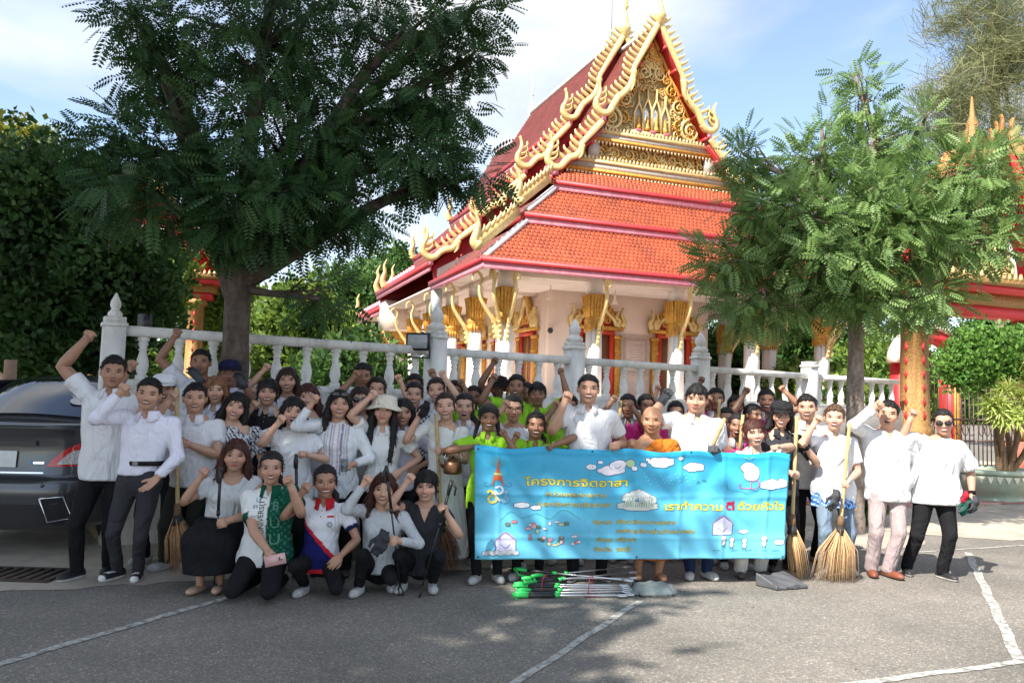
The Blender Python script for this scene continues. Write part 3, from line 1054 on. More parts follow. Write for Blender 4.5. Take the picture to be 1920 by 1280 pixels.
def column(a, b, brackets):
    r = empty('column', (a, b, 0), 0, temple)
    link(bpy.data.objects.new('shaft', shaft_me), r)
    link(bpy.data.objects.new('capital', cap_me), r)
    link(bpy.data.objects.new('abacus', abac_me), r)
    for ang in brackets:
        o = link(bpy.data.objects.new('bracket', brk_me), r)
        o.location = (0.17 * math.cos(ang + math.pi), 0.17 * math.sin(ang + math.pi), 0)
        o.rotation_euler = (0, 0, ang)


BAY = 2 * AC / 4.0
FR = R(90)
for i in range(5):
    br = [FR] if 0 < i < 4 else ([FR, 0.0, R(45)] if i == 0 else [FR, math.pi, R(135)])
    column(i * BAY, 0, br)
for j in range(1, 7):
    column(0, j * 2.5, [0.0])
    column(mir(0), j * 2.5, [math.pi])

# --- body of the hall ----------------------------------------------------------
WA0, WB0 = 2.4, 2.6
WA1, WB1 = mir(2.4), 15.0
def wall_run(name, p, q, z0, z1, th, m, parent):
    p, q = Vector((p[0], p[1], 0)), Vector((q[0], q[1], 0))
    d = (q - p).normalized()
    n = Vector((d.y, -d.x, 0)) * th
    P = [p, q, q + n * -1, p + n * -1]
    return MB().hexa([(v.x, v.y, z0) for v in P] + [(v.x, v.y, z1) for v in P]).build(name, m, parent)


wall_run('wall', (WA0, WB0), (WA1, WB0), FLOOR_Z, 5.5, 0.3, M_PEACH, temple)
wall_run('wall', (WA0, WB1), (WA0, WB0 + 0.3), FLOOR_Z, 5.5, 0.3, M_PEACH, temple)
wall_run('wall', (WA1, WB0 + 0.3), (WA1, WB1), FLOOR_Z, 5.5, 0.3, M_PEACH, temple)
wall_run('wall', (WA1 - 0.3, WB1), (WA0 + 0.3, WB1), FLOOR_Z, 5.5, 0.3, M_PEACH, temple)
# verandah ceiling with a dropped edge beam
MB().box((AC, 7.9, 5.02), (2 * AC + 1.75, 17.6, 0.06)).build('ceiling', M_PEACH, temple)
for (c, s) in (((AC, -0.0, 4.93), (2 * AC + 0.3, 0.3, 0.12)), ((0.0, 7.9, 4.93), (0.3, 15.5, 0.12)), ((2 * AC, 7.9, 4.93), (0.3, 15.5, 0.12))):
    MB().box(c, s).build('edge_beam', M_PEACH, temple)
# plinth
for (z0, z1, e, m) in ((0.4, 0.95, 0.95, M_COLW), (0.95, 1.08, 0.85, M_GOLD2), (1.08, 1.38, 0.72, M_REDO), (1.38, 1.46, 0.8, M_GOLD), (1.46, 1.55, 0.9, M_COLW)):
    MB().box((AC, 7.9, (z0 + z1) / 2), (2 * AC + 2 * e, 15.8 + 2 * e, z1 - z0)).build('plinth', m, temple)
MB().lathe([(0.0, 0), (0.11, 0.0), (0.10, 0.04), (0.07, 0.12), (0.03, 0.2), (0.008, 0.45)], 10, (AC - 3.4, 1.3, 4.5)).build('hanging_lamp', M_PEACH, temple, smooth=True)
MB().lathe([(0.0, 0), (0.11, 0.0), (0.10, 0.04), (0.07, 0.12), (0.03, 0.2), (0.008, 0.45)], 10, (AC - 1.3, 1.3, 4.5)).build('hanging_lamp', M_PEACH, temple, smooth=True)


def portal(name, c, rz, w, h, z0, parent=temple, k=1.0):
    """gilded doorway: leaf, red jambs, pilasters, stepped flame pediment"""
    r = empty(name, c, rz, parent)
    hw = w / 2
    MB().box((0, -0.03, z0 + h / 2), (w, 0.05, h)).build('door_leaf', M_DOOR, r)
    MB().box((0.0, -0.065, z0 + h / 2), (0.05, 0.03, h)).build('meeting_stile', M_GOLD2, r)
    for s in (-1, 1):
        MB().box((s * (hw + 0.08), -0.07, z0 + h / 2), (0.16, 0.12, h)).build('jamb', M_REDO, r)
        MB().box((s * (hw + 0.25), -0.09, z0 + h / 2), (0.18, 0.16, h)).box((s * (hw + 0.25), -0.1, z0 + h - 0.06), (0.24, 0.2, 0.1)).box((s * (hw + 0.25), -0.1, z0 + h - 0.5), (0.21, 0.18, 0.06)).build('pilaster', M_GOLD2, r)
    MB().box((0, -0.075, z0 + h + 0.07), (w + 0.3, 0.14, 0.14)).build('lintel', M_REDO, r)
    MB().box((0, -0.10, z0 + h + 0.20), (w + 0.85, 0.22, 0.12)).build('cornice', M_GOLD2, r)
    zt = z0 + h + 0.26
    ph = 0.95 * k
    # red tympanum, gilded arched rim and flames
    MB().prism([(-hw - 0.12, 0), (hw + 0.12, 0), (hw - 0.08, ph * 0.42), (0, ph * 0.9), (-hw + 0.08, ph * 0.42)], (0, -0.12, zt), (1, 0, 0), (0, 0, 1), (0, 0.1, 0)).build('tympanum', M_RED, r)
    for s in (-1, 1):
        mb = MB()
        pth = smooth_path([(s * (hw + 0.18), 0.02), (s * (hw + 0.10), 0.22), (s * (hw - 0.12), 0.40 * k), (s * 0.22, 0.66 * k), (0, ph)], 5)
        ribbon(pth, list(np.linspace(0.13, 0.07, len(pth))), (0, -0.2, zt), (1, 0, 0), (0, 0, 1), (0, 0.14, 0), mb)
        mb.build('arch_rim', M_GOLD, r)
        for i in range(11):
            p = pth[int((i + 0.5) / 11 * (len(pth) - 1))]
            mb = MB()
            ribbon(smooth_path([(p[0], p[1]), (p[0] + s * 0.09, p[1] + 0.10), (p[0] + s * 0.07, p[1] + 0.24)], 3), list(np.linspace(0.11, 0.01, 7)), (0, -0.18, zt), (1, 0, 0), (0, 0, 1), (0, 0.08, 0), mb)
            mb.build('flame_leaf', M_GOLD2, r)
        for (x, hh) in ((hw + 0.38, 0.62), (hw + 0.20, 0.5)):
            mb = MB()
            ribbon(smooth_path([(s * x, 0), (s * (x + 0.07), 0.2), (s * (x - 0.03), hh * 0.6), (s * (x + 0.03), hh)], 4), list(np.linspace(0.2, 0.01, 13)), (0, -0.22, zt), (1, 0, 0), (0, 0, 1), (0, 0.12, 0), mb)
            mb.build('naga_finial', M_GOLD, r)
        for q in range(2):
            pts = []
            cx, cz, rad = s * (0.15 + 0.22 * q), 0.25 - 0.05 * q, 0.16 - 0.03 * q
            for i in range(16):
                a = math.pi / 2 + s * i * 0.6
                pts.append((cx + rad * (1 - i / 17) * math.cos(a), cz + rad * (1 - i / 17) * math.sin(a)))
            mb = MB()
            ribbon(pts, 0.045, (0, -0.17, zt), (1, 0, 0), (0, 0, 1), (0, 0.06, 0), mb)
            mb.build('scroll', M_GOLD2, r)
    mb = MB().lathe([(0.06, 0), (0.04, 0.1), (0.05, 0.14), (0.008, 0.4)], 8, (0, -0.15, zt + ph - 0.05))
    mb.build('spire', M_GOLD2, r, smooth=True)
    return r


portal('door', (3.98, WB0, 0), 0, 0.95, 2.15, FLOOR_Z)
portal('door', (6.78, WB0, 0), 0, 0.95, 2.15, FLOOR_Z)
for i, b in enumerate((4.15, 6.65, 9.15, 11.65)):
    portal('window', (WA0, b, 0), -math.pi / 2, 0.85, 1.5, FLOOR_Z + 0.6)
tb = empty('inscription_tablet', (5.37, WB0 - 0.02, 3.1), 0, temple)
MB().box((0, -0.02, 0), (1.0, 0.06, 1.3)).build('slab', mat('tablet', (0.74, 0.60, 0.52), 0.8, vary=0.1), tb)
MB().box((0, -0.065, 0), (0.84, 0.03, 1.12)).build('border', mat('tablet_border', (0.62, 0.46, 0.38), 0.8, vary=0.2, scale=30), tb)
MB().box((0, -0.085, -0.02), (0.68, 0.02, 0.94)).build('panel', mat('tablet', (0.74, 0.60, 0.52)), tb)
for i in range(9):
    wv = 0.56 - 0.08 * (i % 3)
    MB().box((0, -0.098, 0.36 - i * 0.085), (wv, 0.01, 0.028)).build('inscription_line', mat('tablet_border', ()), tb)
# dome camera on the wall corner, downpipe
MB().ell((WA0 + 0.0, WB0 - 0.12, 3.72), (0.09, 0.09, 0.09)).build('camera_dome', mat('black_plastic', (0.02, 0.02, 0.02), 0.4), temple, smooth=True)
MB().box((-0.85, B1 - 0.1, 4.55), (0.3, 0.25, 0.9)).build('downpipe', mat('pipe_grey', (0.45, 0.52, 0.55), 0.5), temple)
MB().box((-0.3, B2 - 0.4, 4.75), (1.4, 1.2, 1.1)).build('eave_box', M_PEACH, temple)
# ------------------------------------------------------------------ temple gates
M_GATEG = mat('gate_gold', (0.36, 0.21, 0.065), 0.5, metal=0.2, vary=0.5, scale=45, bump=1.0, bscale=38, stain=(0.22, 0.03, 0.02), stain_scale=40, stain_amt=0.8)
M_GATER = mat('gate_red', (0.62, 0.03, 0.035), 0.5, vary=0.08, scale=3)
M_IRON = mat('wrought_iron', (0.10, 0.065, 0.05), 0.5, metal=0.4, vary=0.2)
M_BRSTEP = mat('brick_step', (0.36, 0.12, 0.08), 0.8, vary=0.25, scale=14, bump=0.3)


gflame_me = flame_me.copy()
gflame_me.materials[0] = M_GATEG


def gate(label, o, rz, leaves=True, hw=1.72):
    g = empty('temple_gate', o, rz)
    tag(g, label, 'gate')
    for s in (-1, 1):
        c = empty('column', (s * hw, 0, 0), 0, g)
        MB().box((0, 0, 0.45), (1.0, 1.0, 0.9), taper=0.86).build('base', M_BRSTEP, c)
        MB().rings([square_ring(h, z, 0.7) for h, z in ((0.30, 0.9), (0.30, 1.15), (0.235, 1.2), (0.215, 3.35), (0.28, 3.4), (0.30, 3.55))]).build('shaft', M_GATEG, c)
        for q in range(7):
            for (dx, dy) in ((0, -1), (-1, 0)):
                zz = 1.4 + q * 0.28
                k_ = 0.232 - 0.018 * q / 7
                MB().prism([(0, -0.10), (0.045, 0), (0, 0.10), (-0.045, 0)], (dx * k_, dy * k_, zz), (1, 0, 0) if dy else (0, 1, 0), (0, 0, 1), (dx * 0.012, dy * 0.012, 0)).build('diamond', M_GATER, c)
    MB().box((0, 0, 3.66), (2 * hw + 0.9, 0.5, 0.22)).build('lintel', M_GATER, g)
    MB().box((0, 0, 3.90), (2 * hw + 1.1, 0.62, 0.26)).build('lintel_band', M_GATEG, g)
    MB().box((0, 0, 4.09), (2 * hw + 1.9, 1.2, 0.12)).build('eave', M_GATER, g)
    MB().box((0, 0, 4.22), (2 * hw + 2.0, 1.3, 0.14)).build('eave_band', M_GATEG, g)
    for i in range(34):
        MB().add([(-0.06, 0, 0), (0.06, 0, 0), (0, 0, 0.14), (-0.06, 0.05, 0), (0.06, 0.05, 0), (0, 0.05, 0.14)], [(0, 1, 4, 3), (1, 2, 5, 4), (2, 0, 3, 5)], [(0, 2, 1), (3, 4, 5)]).build('antefix', M_GOLD, g, loc=(-hw - 0.95 + i * (2 * hw + 1.9) / 33, -0.66, 4.29))
    # tall gable with arched relief
    MB().prism([(-hw - 0.7, 4.29), (hw + 0.7, 4.29), (0.15, 7.1), (-0.15, 7.1)], (0, -0.1, 0), (1, 0, 0), (0, 0, 1), (0, 0.3, 0)).build('gable_wall', M_GATER, g)
    arch = [(1.02 * math.cos(t_), 4.3 + (1.5 * math.sin(t_))) for t_ in np.linspace(0, math.pi, 20)]
    MB().prism(arch, (0, -0.15, 0), (1, 0, 0), (0, 0, 1), (0, 0.06, 0)).build('relief', M_GATEG, g)
    mb = MB()
    ribbon(arch, 0.1, (0, -0.2, 0), (1, 0, 0), (0, 0, 1), (0, 0.08, 0), mb)
    mb.build('arch_rim', M_CAPW, g)
    for s in (-1, 1):
        for i in range(3):
            pts = []
            cx, cz, rad = s * (0.3 + 0.25 * i), 4.65 + 0.25 * (i % 2), 0.24
            for k in range(16):
                a = math.pi / 2 + s * k * 0.6
                pts.append((cx + rad * (1 - k / 17) * math.cos(a), cz + rad * (1 - k / 17) * math.sin(a)))
            mb = MB()
            ribbon(pts, 0.08, (0, -0.22, 0), (1, 0, 0), (0, 0, 1), (0, 0.06, 0), mb)
            mb.build('scroll', M_GOLD, g)
        p0, p1 = Vector((s * 0.05, -0.45, 7.3)), Vector((s * (hw + 0.85), -0.45, 4.45))
        beam('verge', p0, p1, 0.7, 0.16, M_GATER, g)
        bb_ = beam('verge_board', p0 + Vector((0, -0.36, 0.08)), p1 + Vector((0, -0.36, 0.08)), 0.08, 0.3, M_GATEG, g)
        for i in range(16):
            p = p0 + (p1 - p0) * ((i + 0.5) / 16) + Vector((0, -0.36, 0.2))
            f = link(bpy.data.objects.new('flame_leaf', gflame_me), bb_)
            f.location = p
            f.scale = (-s * 0.8, 1.0, 0.8)
            f.rotation_euler = (0, s * 0.5, 0)
        tile_slope('roof_tiles', (s * (hw + 0.85), 0.6, 4.45), (s * (hw + 0.85), -0.45, 4.45), (s * 0.05, -0.45, 7.35), (s * 0.05, 0.6, 7.35), (0.5, 0.22, 0.06), parent=g)
    MB().lathe([(0.32, 0), (0.34, 0.1), (0.24, 0.18), (0.27, 0.28), (0.18, 0.38), (0.2, 0.46), (0.12, 0.6), (0.13, 0.68), (0.06, 0.85), (0.02, 1.3)], 10, (0, 0, 7.1)).build('spire', M_GATEG, g, True)
    if leaves:
        for s in (-1, 1):
            lf = empty('gate_leaf', (s * 0.75, 0, 0.35), 0, g)
            for i in range(12):
                x = -0.68 + i * 0.124
                top = 2.35 - 0.75 * abs((x * -s + 0.68) / 1.36) ** 2 * 1.0 if True else 2
                MB().tube([(x, 0, 0.0), (x, 0, top)], 0.012, 6).build('bar', M_IRON, lf, True)
            pts = [(-0.70 + 1.4 * k / 14, 0, 2.35 - 0.75 * abs(((-0.70 + 1.4 * k / 14) * -s + 0.68) / 1.36) ** 2) for k in range(15)]
            MB().tube(pts, 0.03, 8).build('top_rail', M_IRON, lf, True)
            for z in (0.03, 0.55, 1.0):
                MB().box((0, 0, z), (1.42, 0.03, 0.04)).build('rail', M_IRON, lf)
            for i in range(8):
                t_ = np.linspace(0, 2 * math.pi, 13)
                MB().tube([(-0.6 + i * 0.172 + 0.075 * math.cos(a), -0.01, 0.78 + 0.12 * math.sin(a)) for a in t_], 0.01, 5).build('ring', M_IRON, lf, True)
    return g


gp = at(1715, 760, 16.4)
gc = Vector((gp.x, gp.y, 0)) + U * 1.72
gate('red and gilded temple gate with iron leaves behind the tree at the right', (gc.x, gc.y, 0.1), math.pi / 2 - TA)
gp = at(322, 700, 25.0)
gate('distant red and gilded gate seen past the left tree trunk', (gp.x - 0.9, gp.y, 0.9), math.pi / 2 - TA - 0.25, leaves=False, hw=1.5)
# red wing wall right of the gate
wp = gc + U * 2.9 + W * 0.8
o = MB().box((0.9, 0, 1.05), (2.4, 0.3, 2.1)).box((0.9, 0, 2.14), (2.5, 0.4, 0.1)).build('red_wall', M_GATER)
o.location = (wp.x, wp.y, 0.0)
o.rotation_euler = (0, 0, math.pi / 2 - TA)
tag(o, 'plain red wall behind the large green planter at the right edge', 'wall')
# inner wing seen through the gate
ip = gc + W * 4.2 + U * 3.3
iw = empty('inner_pavilion', (ip.x, ip.y, 0.1), math.pi / 2 - TA)
tag(iw, 'small red and gold pavilion front seen through the iron gate', 'pavilion')
for s in (-1, 1):
    MB().box((s * 0.9, 0, 1.4), (0.4, 0.4, 2.8)).build('pier', M_GATER, iw)
    MB().box((s * 0.9, -0.22, 1.4), (0.2, 0.06, 2.7)).build('gilded_strip', M_GOLD2, iw)
mb = MB()
ribbon([(1.1 * math.cos(t_), 2.8 + 0.8 * math.sin(t_)) for t_ in np.linspace(0, math.pi, 18)], 0.35, (0, -0.2, 0), (1, 0, 0), (0, 0, 1), (0, 0.3, 0), mb)
mb.build('arch', M_GATER, iw)
mb = MB()
ribbon([(1.32 * math.cos(t_), 2.8 + 1.02 * math.sin(t_)) for t_ in np.linspace(0, math.pi, 18)], 0.14, (0, -0.25, 0), (1, 0, 0), (0, 0, 1), (0, 0.3, 0), mb)
mb.build('arch_rim', M_PEACH, iw)
MB().box((0, 0.1, 0.4), (2.6, 0.3, 0.8)).build('sill_wall', M_COLW, iw)

# ------------------------------------------------------------------ floodlights
def floodlight(label, px, py, y, rz, w=0.30, h=0.22, tiltx=0.0):
    c = at(px, py, y)
    f = empty('floodlight', tuple(c), rz)
    tag(f, label, 'floodlight')
    Mx = Matrix.Rotation(tiltx, 4, 'X')
    MB().box((0, 0.03, 0), (w, 0.06, h), Mx).build('housing', M_BLK2, f)
    MB().box((0, -0.004, 0), (w - 0.05, 0.012, h - 0.05), Mx).build('glass', mat('flood_glass', (0.42, 0.43, 0.44), 0.15, vary=0.1), f)
    for s in (-1, 1):
        MB().box((s * w / 2, 0.04, -h / 2 - 0.02), (0.012, 0.04, 0.14)).build('bracket', M_BLK2, f)
    MB().box((0, 0.05, -h / 2 - 0.09), (w, 0.04, 0.015)).build('bracket_foot', M_BLK2, f)
    return f


M_BLK2 = mat('black_metal', (0.018, 0.018, 0.02), 0.45, vary=0.1)
floodlight('black floodlight with pale glass on the fence rail beside a post', 783, 640, 9.95, -0.15)
floodlight('black floodlight turned away on the fence near the corner post', 276, 606, 8.75, 2.6, 0.17, 0.2)

# ------------------------------------------------------------------ parked car (rear end in view)
car_p = at(153, 900, 7.35)
car = empty('parked_car', (car_p.x - 0.84, car_p.y, 0), R(5))
car.scale = (1.03, 1.03, 1.09)
tag(car, 'dark grey sedan parked at the left edge, rear towards the camera', 'car')
M_CAR = mat('car_paint', (0.075, 0.077, 0.083), 0.30, metal=0.5, vary=0.05, coat=0.8)
M_CGLASS = mat('car_glass', (0.008, 0.010, 0.014), 0.04, vary=0, spec=0.8, coat=1.0)
M_CHROME = mat('chrome', (0.7, 0.7, 0.72), 0.12, metal=1.0, vary=0)
M_TAIL = mat('tail_red', (0.62, 0.012, 0.015), 0.08, vary=0.1, coat=1.0)
M_TAILW = mat('tail_clear', (0.55, 0.52, 0.50), 0.08, vary=0.4, scale=60, coat=1.0)
PROFC = [(0.10, 0.22, 0.80), (0.02, 0.27, 0.84), (0.0, 0.42, 0.85), (-0.01, 0.55, 0.85), (0.01, 0.64, 0.845), (0.06, 0.665, 0.84), (0.075, 0.75, 0.838), (0.09, 0.90, 0.83), (0.08, 1.02, 0.82), (0.05, 1.085, 0.80), (0.06, 1.11, 0.79),
         (0.22, 1.125, 0.77), (0.42, 1.14, 0.74), (0.47, 1.15, 0.73), (0.80, 1.36, 0.64), (1.02, 1.475, 0.58), (1.12, 1.51, 0.56), (1.7, 1.57, 0.57), (2.6, 1.55, 0.57), (3.1, 1.30, 0.68), (3.35, 1.12, 0.74), (4.2, 0.98, 0.76), (4.42, 0.7, 0.74), (4.42, 0.25, 0.72)]


def rear(s, k, out=0.0):
    """point on the rear shell: s -1..1 across, k float index along the profile"""
    i = min(int(k), len(PROFC) - 2)
    f = k - i
    y, z, hw = (PROFC[i][j] * (1 - f) + PROFC[i + 1][j] * f for j in range(3))
    rnd = 0.42 * (abs(s) ** 5) if k < 12 else 0.25 * abs(s) ** 4
    if k > 18:
        rnd = -rnd
    crown = -0.05 * s * s if k > 11 else 0
    return (s * hw, y + rnd - out, z + crown + (out if k > 11 else 0))


SS = np.sin(np.linspace(-1, 1, 27) * math.pi / 2)
rows = []
for k in np.linspace(0, len(PROFC) - 1, 70):
    row = [rear(s, k) for s in SS]
    rows.append(np.array(row))
shell = MB().rings(rows, closed=False, cap=False)
# flanks
for s in (-1, 1):
    fl_r, wv = [], []
    for k in np.linspace(0, 10, 14):
        x, y, z = rear(s, k)
        wv.append([(x, y, z), (x * 1.005, 1.2, z), (x * 1.005, 3.2, z), (x * 0.94, 4.2, z)])
    shell.rings([np.array(r_) for r_ in wv], closed=False, cap=False)
    # shoulder and cabin side
    shell.rings([np.array([(s * 0.79, 0.4, 1.1), (s * 0.815, 1.2, 1.08), (s * 0.82, 3.0, 1.02), (s * 0.76, 4.2, 0.97)]), np.array([(s * 0.72, 0.5, 1.14), (s * 0.73, 1.2, 1.13), (s * 0.73, 3.0, 1.10), (s * 0.70, 3.4, 1.05)])], closed=False, cap=False)
shell.build('body', M_CAR, car, True)
for s in (-1, 1):
    MB().add([(s * 0.725, 0.55, 1.14), (s * 0.735, 3.05, 1.12), (s * 0.575, 2.6, 1.52), (s * 0.57, 1.1, 1.49)], [(0, 1, 2, 3)]).build('side_window', M_CGLASS, car)
MB().rings([np.array([rear(s * 0.93, k, 0.012) for s in np.linspace(-1, 1, 15)]) for k in np.linspace(13.15, 15.7, 8)], closed=False, cap=False).build('rear_window', M_CGLASS, car, True)
MB().rings([np.array([rear(s, k, 0.03) for s in np.linspace(-0.9, 0.9, 15)]) for k in (9.2, 9.6, 10.2)], closed=False, cap=False).build('spoiler_lip', M_CAR, car, True)
for s in (-1, 1):
    P_ = lambda a, k, o_=0.012: rear(s * a, k, o_)
    t = empty('tail_light', (0, 0, 0), 0, car)
    MB().rings([np.array([P_(a, k) for a in np.linspace(a0, 0.985, 8)]) for k, a0 in ((6.05, 0.52), (6.5, 0.58), (7.0, 0.68), (7.4, 0.78), (7.75, 0.90))], closed=False, cap=False).build('red_lens', M_TAIL, t, True)
    MB().rings([np.array([P_(a, k, 0.022) for a in np.linspace(a0, 0.80, 6)]) for k, a0 in ((6.18, 0.62), (6.45, 0.66), (6.75, 0.71), (6.95, 0.755))], closed=False, cap=False).build('clear_lens', M_TAILW, t, True)
    rim = [P_(a, k, 0.03) for a, k in ((0.52, 2.6), (0.72, 2.7), (0.80, 1.35), (0.60, 1.2))]
    MB().tube(rim + [rim[0]], 0.007, 6).build('exhaust_trim', M_CHROME, car, True)
    MB().add([P_(a, k, 0.018) for a, k in ((0.52, 2.6), (0.72, 2.7), (0.80, 1.35), (0.60, 1.2))], [(0, 1, 2, 3)]).build('exhaust_opening', M_BLK2, car)
    MB().ell(P_(0.52, 3.6, 0.0), (0.018, 0.012, 0.018), 10, 6).build('parking_sensor', M_CAR, car, True)
    w = empty('wheel', (s * 0.74, 0.95, 0.32), 0, car)
    a = np.linspace(0, 2 * np.pi, 28, endpoint=False)
    MB().rings([np.stack([np.full(28, x), r_ * np.cos(a), r_ * np.sin(a)], 1) for x, r_ in ((-0.09, 0.2), (-0.09, 0.30), (-0.06, 0.32), (0.06, 0.32), (0.09, 0.30), (0.09, 0.2))]).build('tyre', mat('rubber', (0.015, 0.015, 0.015), 0.85), w, True)
    MB().rings([np.stack([np.full(28, x * s), r_ * np.cos(a), r_ * np.sin(a)], 1) for x, r_ in ((0.05, 0.21), (0.095, 0.205), (0.08, 0.1), (0.1, 0.03))]).build('rim', M_CHROME, w, True)
MB().rings([np.array([rear(s, k, 0.012) for s in np.linspace(-0.5, 0.5, 9)]) for k in (5.4, 5.55)], closed=False, cap=False).build('chrome_strip', M_CHROME, car, True)
MB().rings([np.array([rear(s, k, 0.035) for s in np.linspace(-0.42, 0.42, 9)]) for k in (7.25, 7.45, 7.6)], closed=False, cap=False).build('boot_garnish', M_CAR, car, True)
pl = empty('number_plate', (0, 0, 0), 0, car)
MB().rings([np.array([rear(s, k, 0.02) for s in np.linspace(-0.22, 0.22, 5)]) for k in (6.0, 6.9)], closed=False, cap=False).build('plate', mat('plate_white', (0.7, 0.7, 0.68), 0.5), pl)
MB().rings([np.array([rear(s, k, 0.016) for s in np.linspace(0.36, 0.50, 5)]) for k in (6.2, 6.32)], closed=False, cap=False).build('badge', M_CHROME, car)
MB().rings([np.array([rear(s, k, 0.018) for s in np.linspace(0.36, 0.39, 3)]) for k in (6.18, 6.36)], closed=False, cap=False).build('badge_mark', mat('badge_blue', (0.05, 0.2, 0.5), 0.3), car)
MB().rings([np.array([rear(s, k, 0.004) for s in np.linspace(-0.8, 0.8, 15)]) for k in (1.0, 1.6, 2.2)], closed=False, cap=False).build('diffuser', M_BLK2, car, True)
# fan-shaped sticker on the rear glass
sc_ = np.array(rear(0.60, 13.75, 0.02))
e1 = np.array(rear(0.66, 13.75, 0.02)) - sc_
e1 /= np.linalg.norm(e1)
e2 = np.array(rear(0.60, 14.0, 0.02)) - sc_
e2 /= np.linalg.norm(e2)
ring = [sc_ + e1 * 0.075 * math.cos(t_) + e2 * 0.06 * math.sin(t_) for t_ in np.linspace(0, 2 * math.pi, 24, endpoint=False)]
stk = MB().add([sc_] + ring, None, [(0, i + 1, (i + 1) % 24 + 1) for i in range(24)])
stk.add([sc_ - e1 * 0.07 + e2 * 0.07, sc_ - e1 * 0.055 + e2 * 0.045, sc_ - e1 * 0.04 + e2 * 0.06, sc_ - e1 * 0.095 + e2 * 0.10], [(0, 1, 2, 3)])
stk.build('sticker', mat('sticker_white', (0.62, 0.60, 0.58), 0.6, vary=0.15, scale=60), car)
# ------------------------------------------------------------------ trees
def leaf_template(pairs, ll, lw, length=1.0, angle=62, droop=0.12):
    """pinnate leaf along +x, unit length: leaflets as thin diamonds"""
    V, Q = [], []
    ca, sa = math.cos(R(angle)), math.sin(R(angle))
    for i in range(pairs):
        t = 0.12 + 0.86 * i / (pairs - 1)
        k = 0.75 + 0.35 * math.sin(math.pi * t)
        z = -droop * t * t
        for s in (-1, 1):
            b = np.array([t, 0, z])
            d = np.array([ca, s * sa, -0.18])
            n = np.array([-s * sa * s, ca * s, 0]) * 1.0
            n = np.array([sa, -s * ca, 0])
            m = b + d * ll * k * 0.5
            k0 = len(V)
            V += [b, m + n * lw * k * 0.5, b + d * ll * k, m - n * lw * k * 0.5]
            Q.append((k0, k0 + 1, k0 + 2, k0 + 3))
    k0 = len(V)
    V += [(0, -0.008, 0), (0, 0.008, 0), (1.0, 0.004, -droop), (1.0, -0.004, -droop)]
    Q.append((k0, k0 + 1, k0 + 2, k0 + 3))
    return np.array(V, float), np.array(Q, int)


T_PIN = leaf_template(7, 0.27, 0.125, angle=64)
T_FEA = leaf_template(8, 0.31, 0.068, angle=64, droop=0.3)


def cluster_template(n, seed, flat=0.6):
    """sprig of n plain leaves, unit radius"""
    rg = np.random.default_rng(seed)
    V, Q = [], []
    for i in range(n):
        d = rg.normal(0, 1, 3)
        d[2] = d[2] * flat + 0.15
        d /= np.linalg.norm(d)
        s = np.cross(d, rg.normal(0, 1, 3))
        s /= np.linalg.norm(s)
        b = d * rg.uniform(0.1, 0.6)
        L, w = rg.uniform(0.35, 0.5), rg.uniform(0.11, 0.17)
        k0 = len(V)
        V += [b, b + d * L * 0.5 + s * w, b + d * L, b + d * L * 0.5 - s * w]
        Q.append((k0, k0 + 1, k0 + 2, k0 + 3))
    return np.array(V), np.array(Q)


T_SPRIG = cluster_template(9, 1)
T_SPRIG2 = cluster_template(12, 2, 0.9)


def needle_template():
    rg = np.random.default_rng(4)
    V, Q = [], []
    for i in range(16):
        d = rg.normal(0, 0.45, 3) + np.array([0, 0, -0.75])
        d /= np.linalg.norm(d)
        s = np.cross(d, rg.normal(0, 1, 3))
        s /= np.linalg.norm(s)
        b = rg.normal(0, 0.2, 3)
        k0 = len(V)
        V += [b - s * 0.012, b + s * 0.012, b + d * 0.9 + s * 0.004, b + d * 0.9 - s * 0.004]
        Q.append((k0, k0 + 1, k0 + 2, k0 + 3))
    return np.array(V), np.array(Q)


T_NEEDLE = needle_template()


def instance_leaves(tmpl, P, D, N, S, cols):
    """tmpl placed at P, x axis along D, z axis near N, size S -> one mesh's arrays"""
    V0, Q0 = tmpl
    X = D / (np.linalg.norm(D, axis=1)[:, None] + 1e-9)
    Y = np.cross(N, X)
    Y /= (np.linalg.norm(Y, axis=1)[:, None] + 1e-9)
    Z = np.cross(X, Y)
    n, k = len(P), len(V0)
    V = (V0[None, :, 0:1] * X[:, None, :] + V0[None, :, 1:2] * Y[:, None, :] + V0[None, :, 2:3] * Z[:, None, :]) * S[:, None, None] + P[:, None, :]
    Q = (Q0[None] + (np.arange(n) * k)[:, None, None]).reshape(-1, 4)
    C = np.repeat(cols, k, axis=0)
    return V.reshape(-1, 3), Q, C


def leaf_mat(name, trans=0.35, rough=0.5):
    return mat(name, rough=rough, vary=0.0, vcol=True, trans=trans, spec=0.35)


M_LEAF = leaf_mat('leaf')
M_BARK = mat('bark', (0.085, 0.062, 0.048), 0.95, vary=0.45, scale=14, bump=1.0, bscale=22, stain=(0.22, 0.19, 0.16), stain_scale=7, stain_amt=0.5)
M_BARK2 = mat('bark_pale', (0.22, 0.165, 0.13), 0.95, vary=0.5, scale=18, bump=1.0, bscale=18, stain=(0.45, 0.40, 0.35), stain_scale=9, stain_amt=0.8)


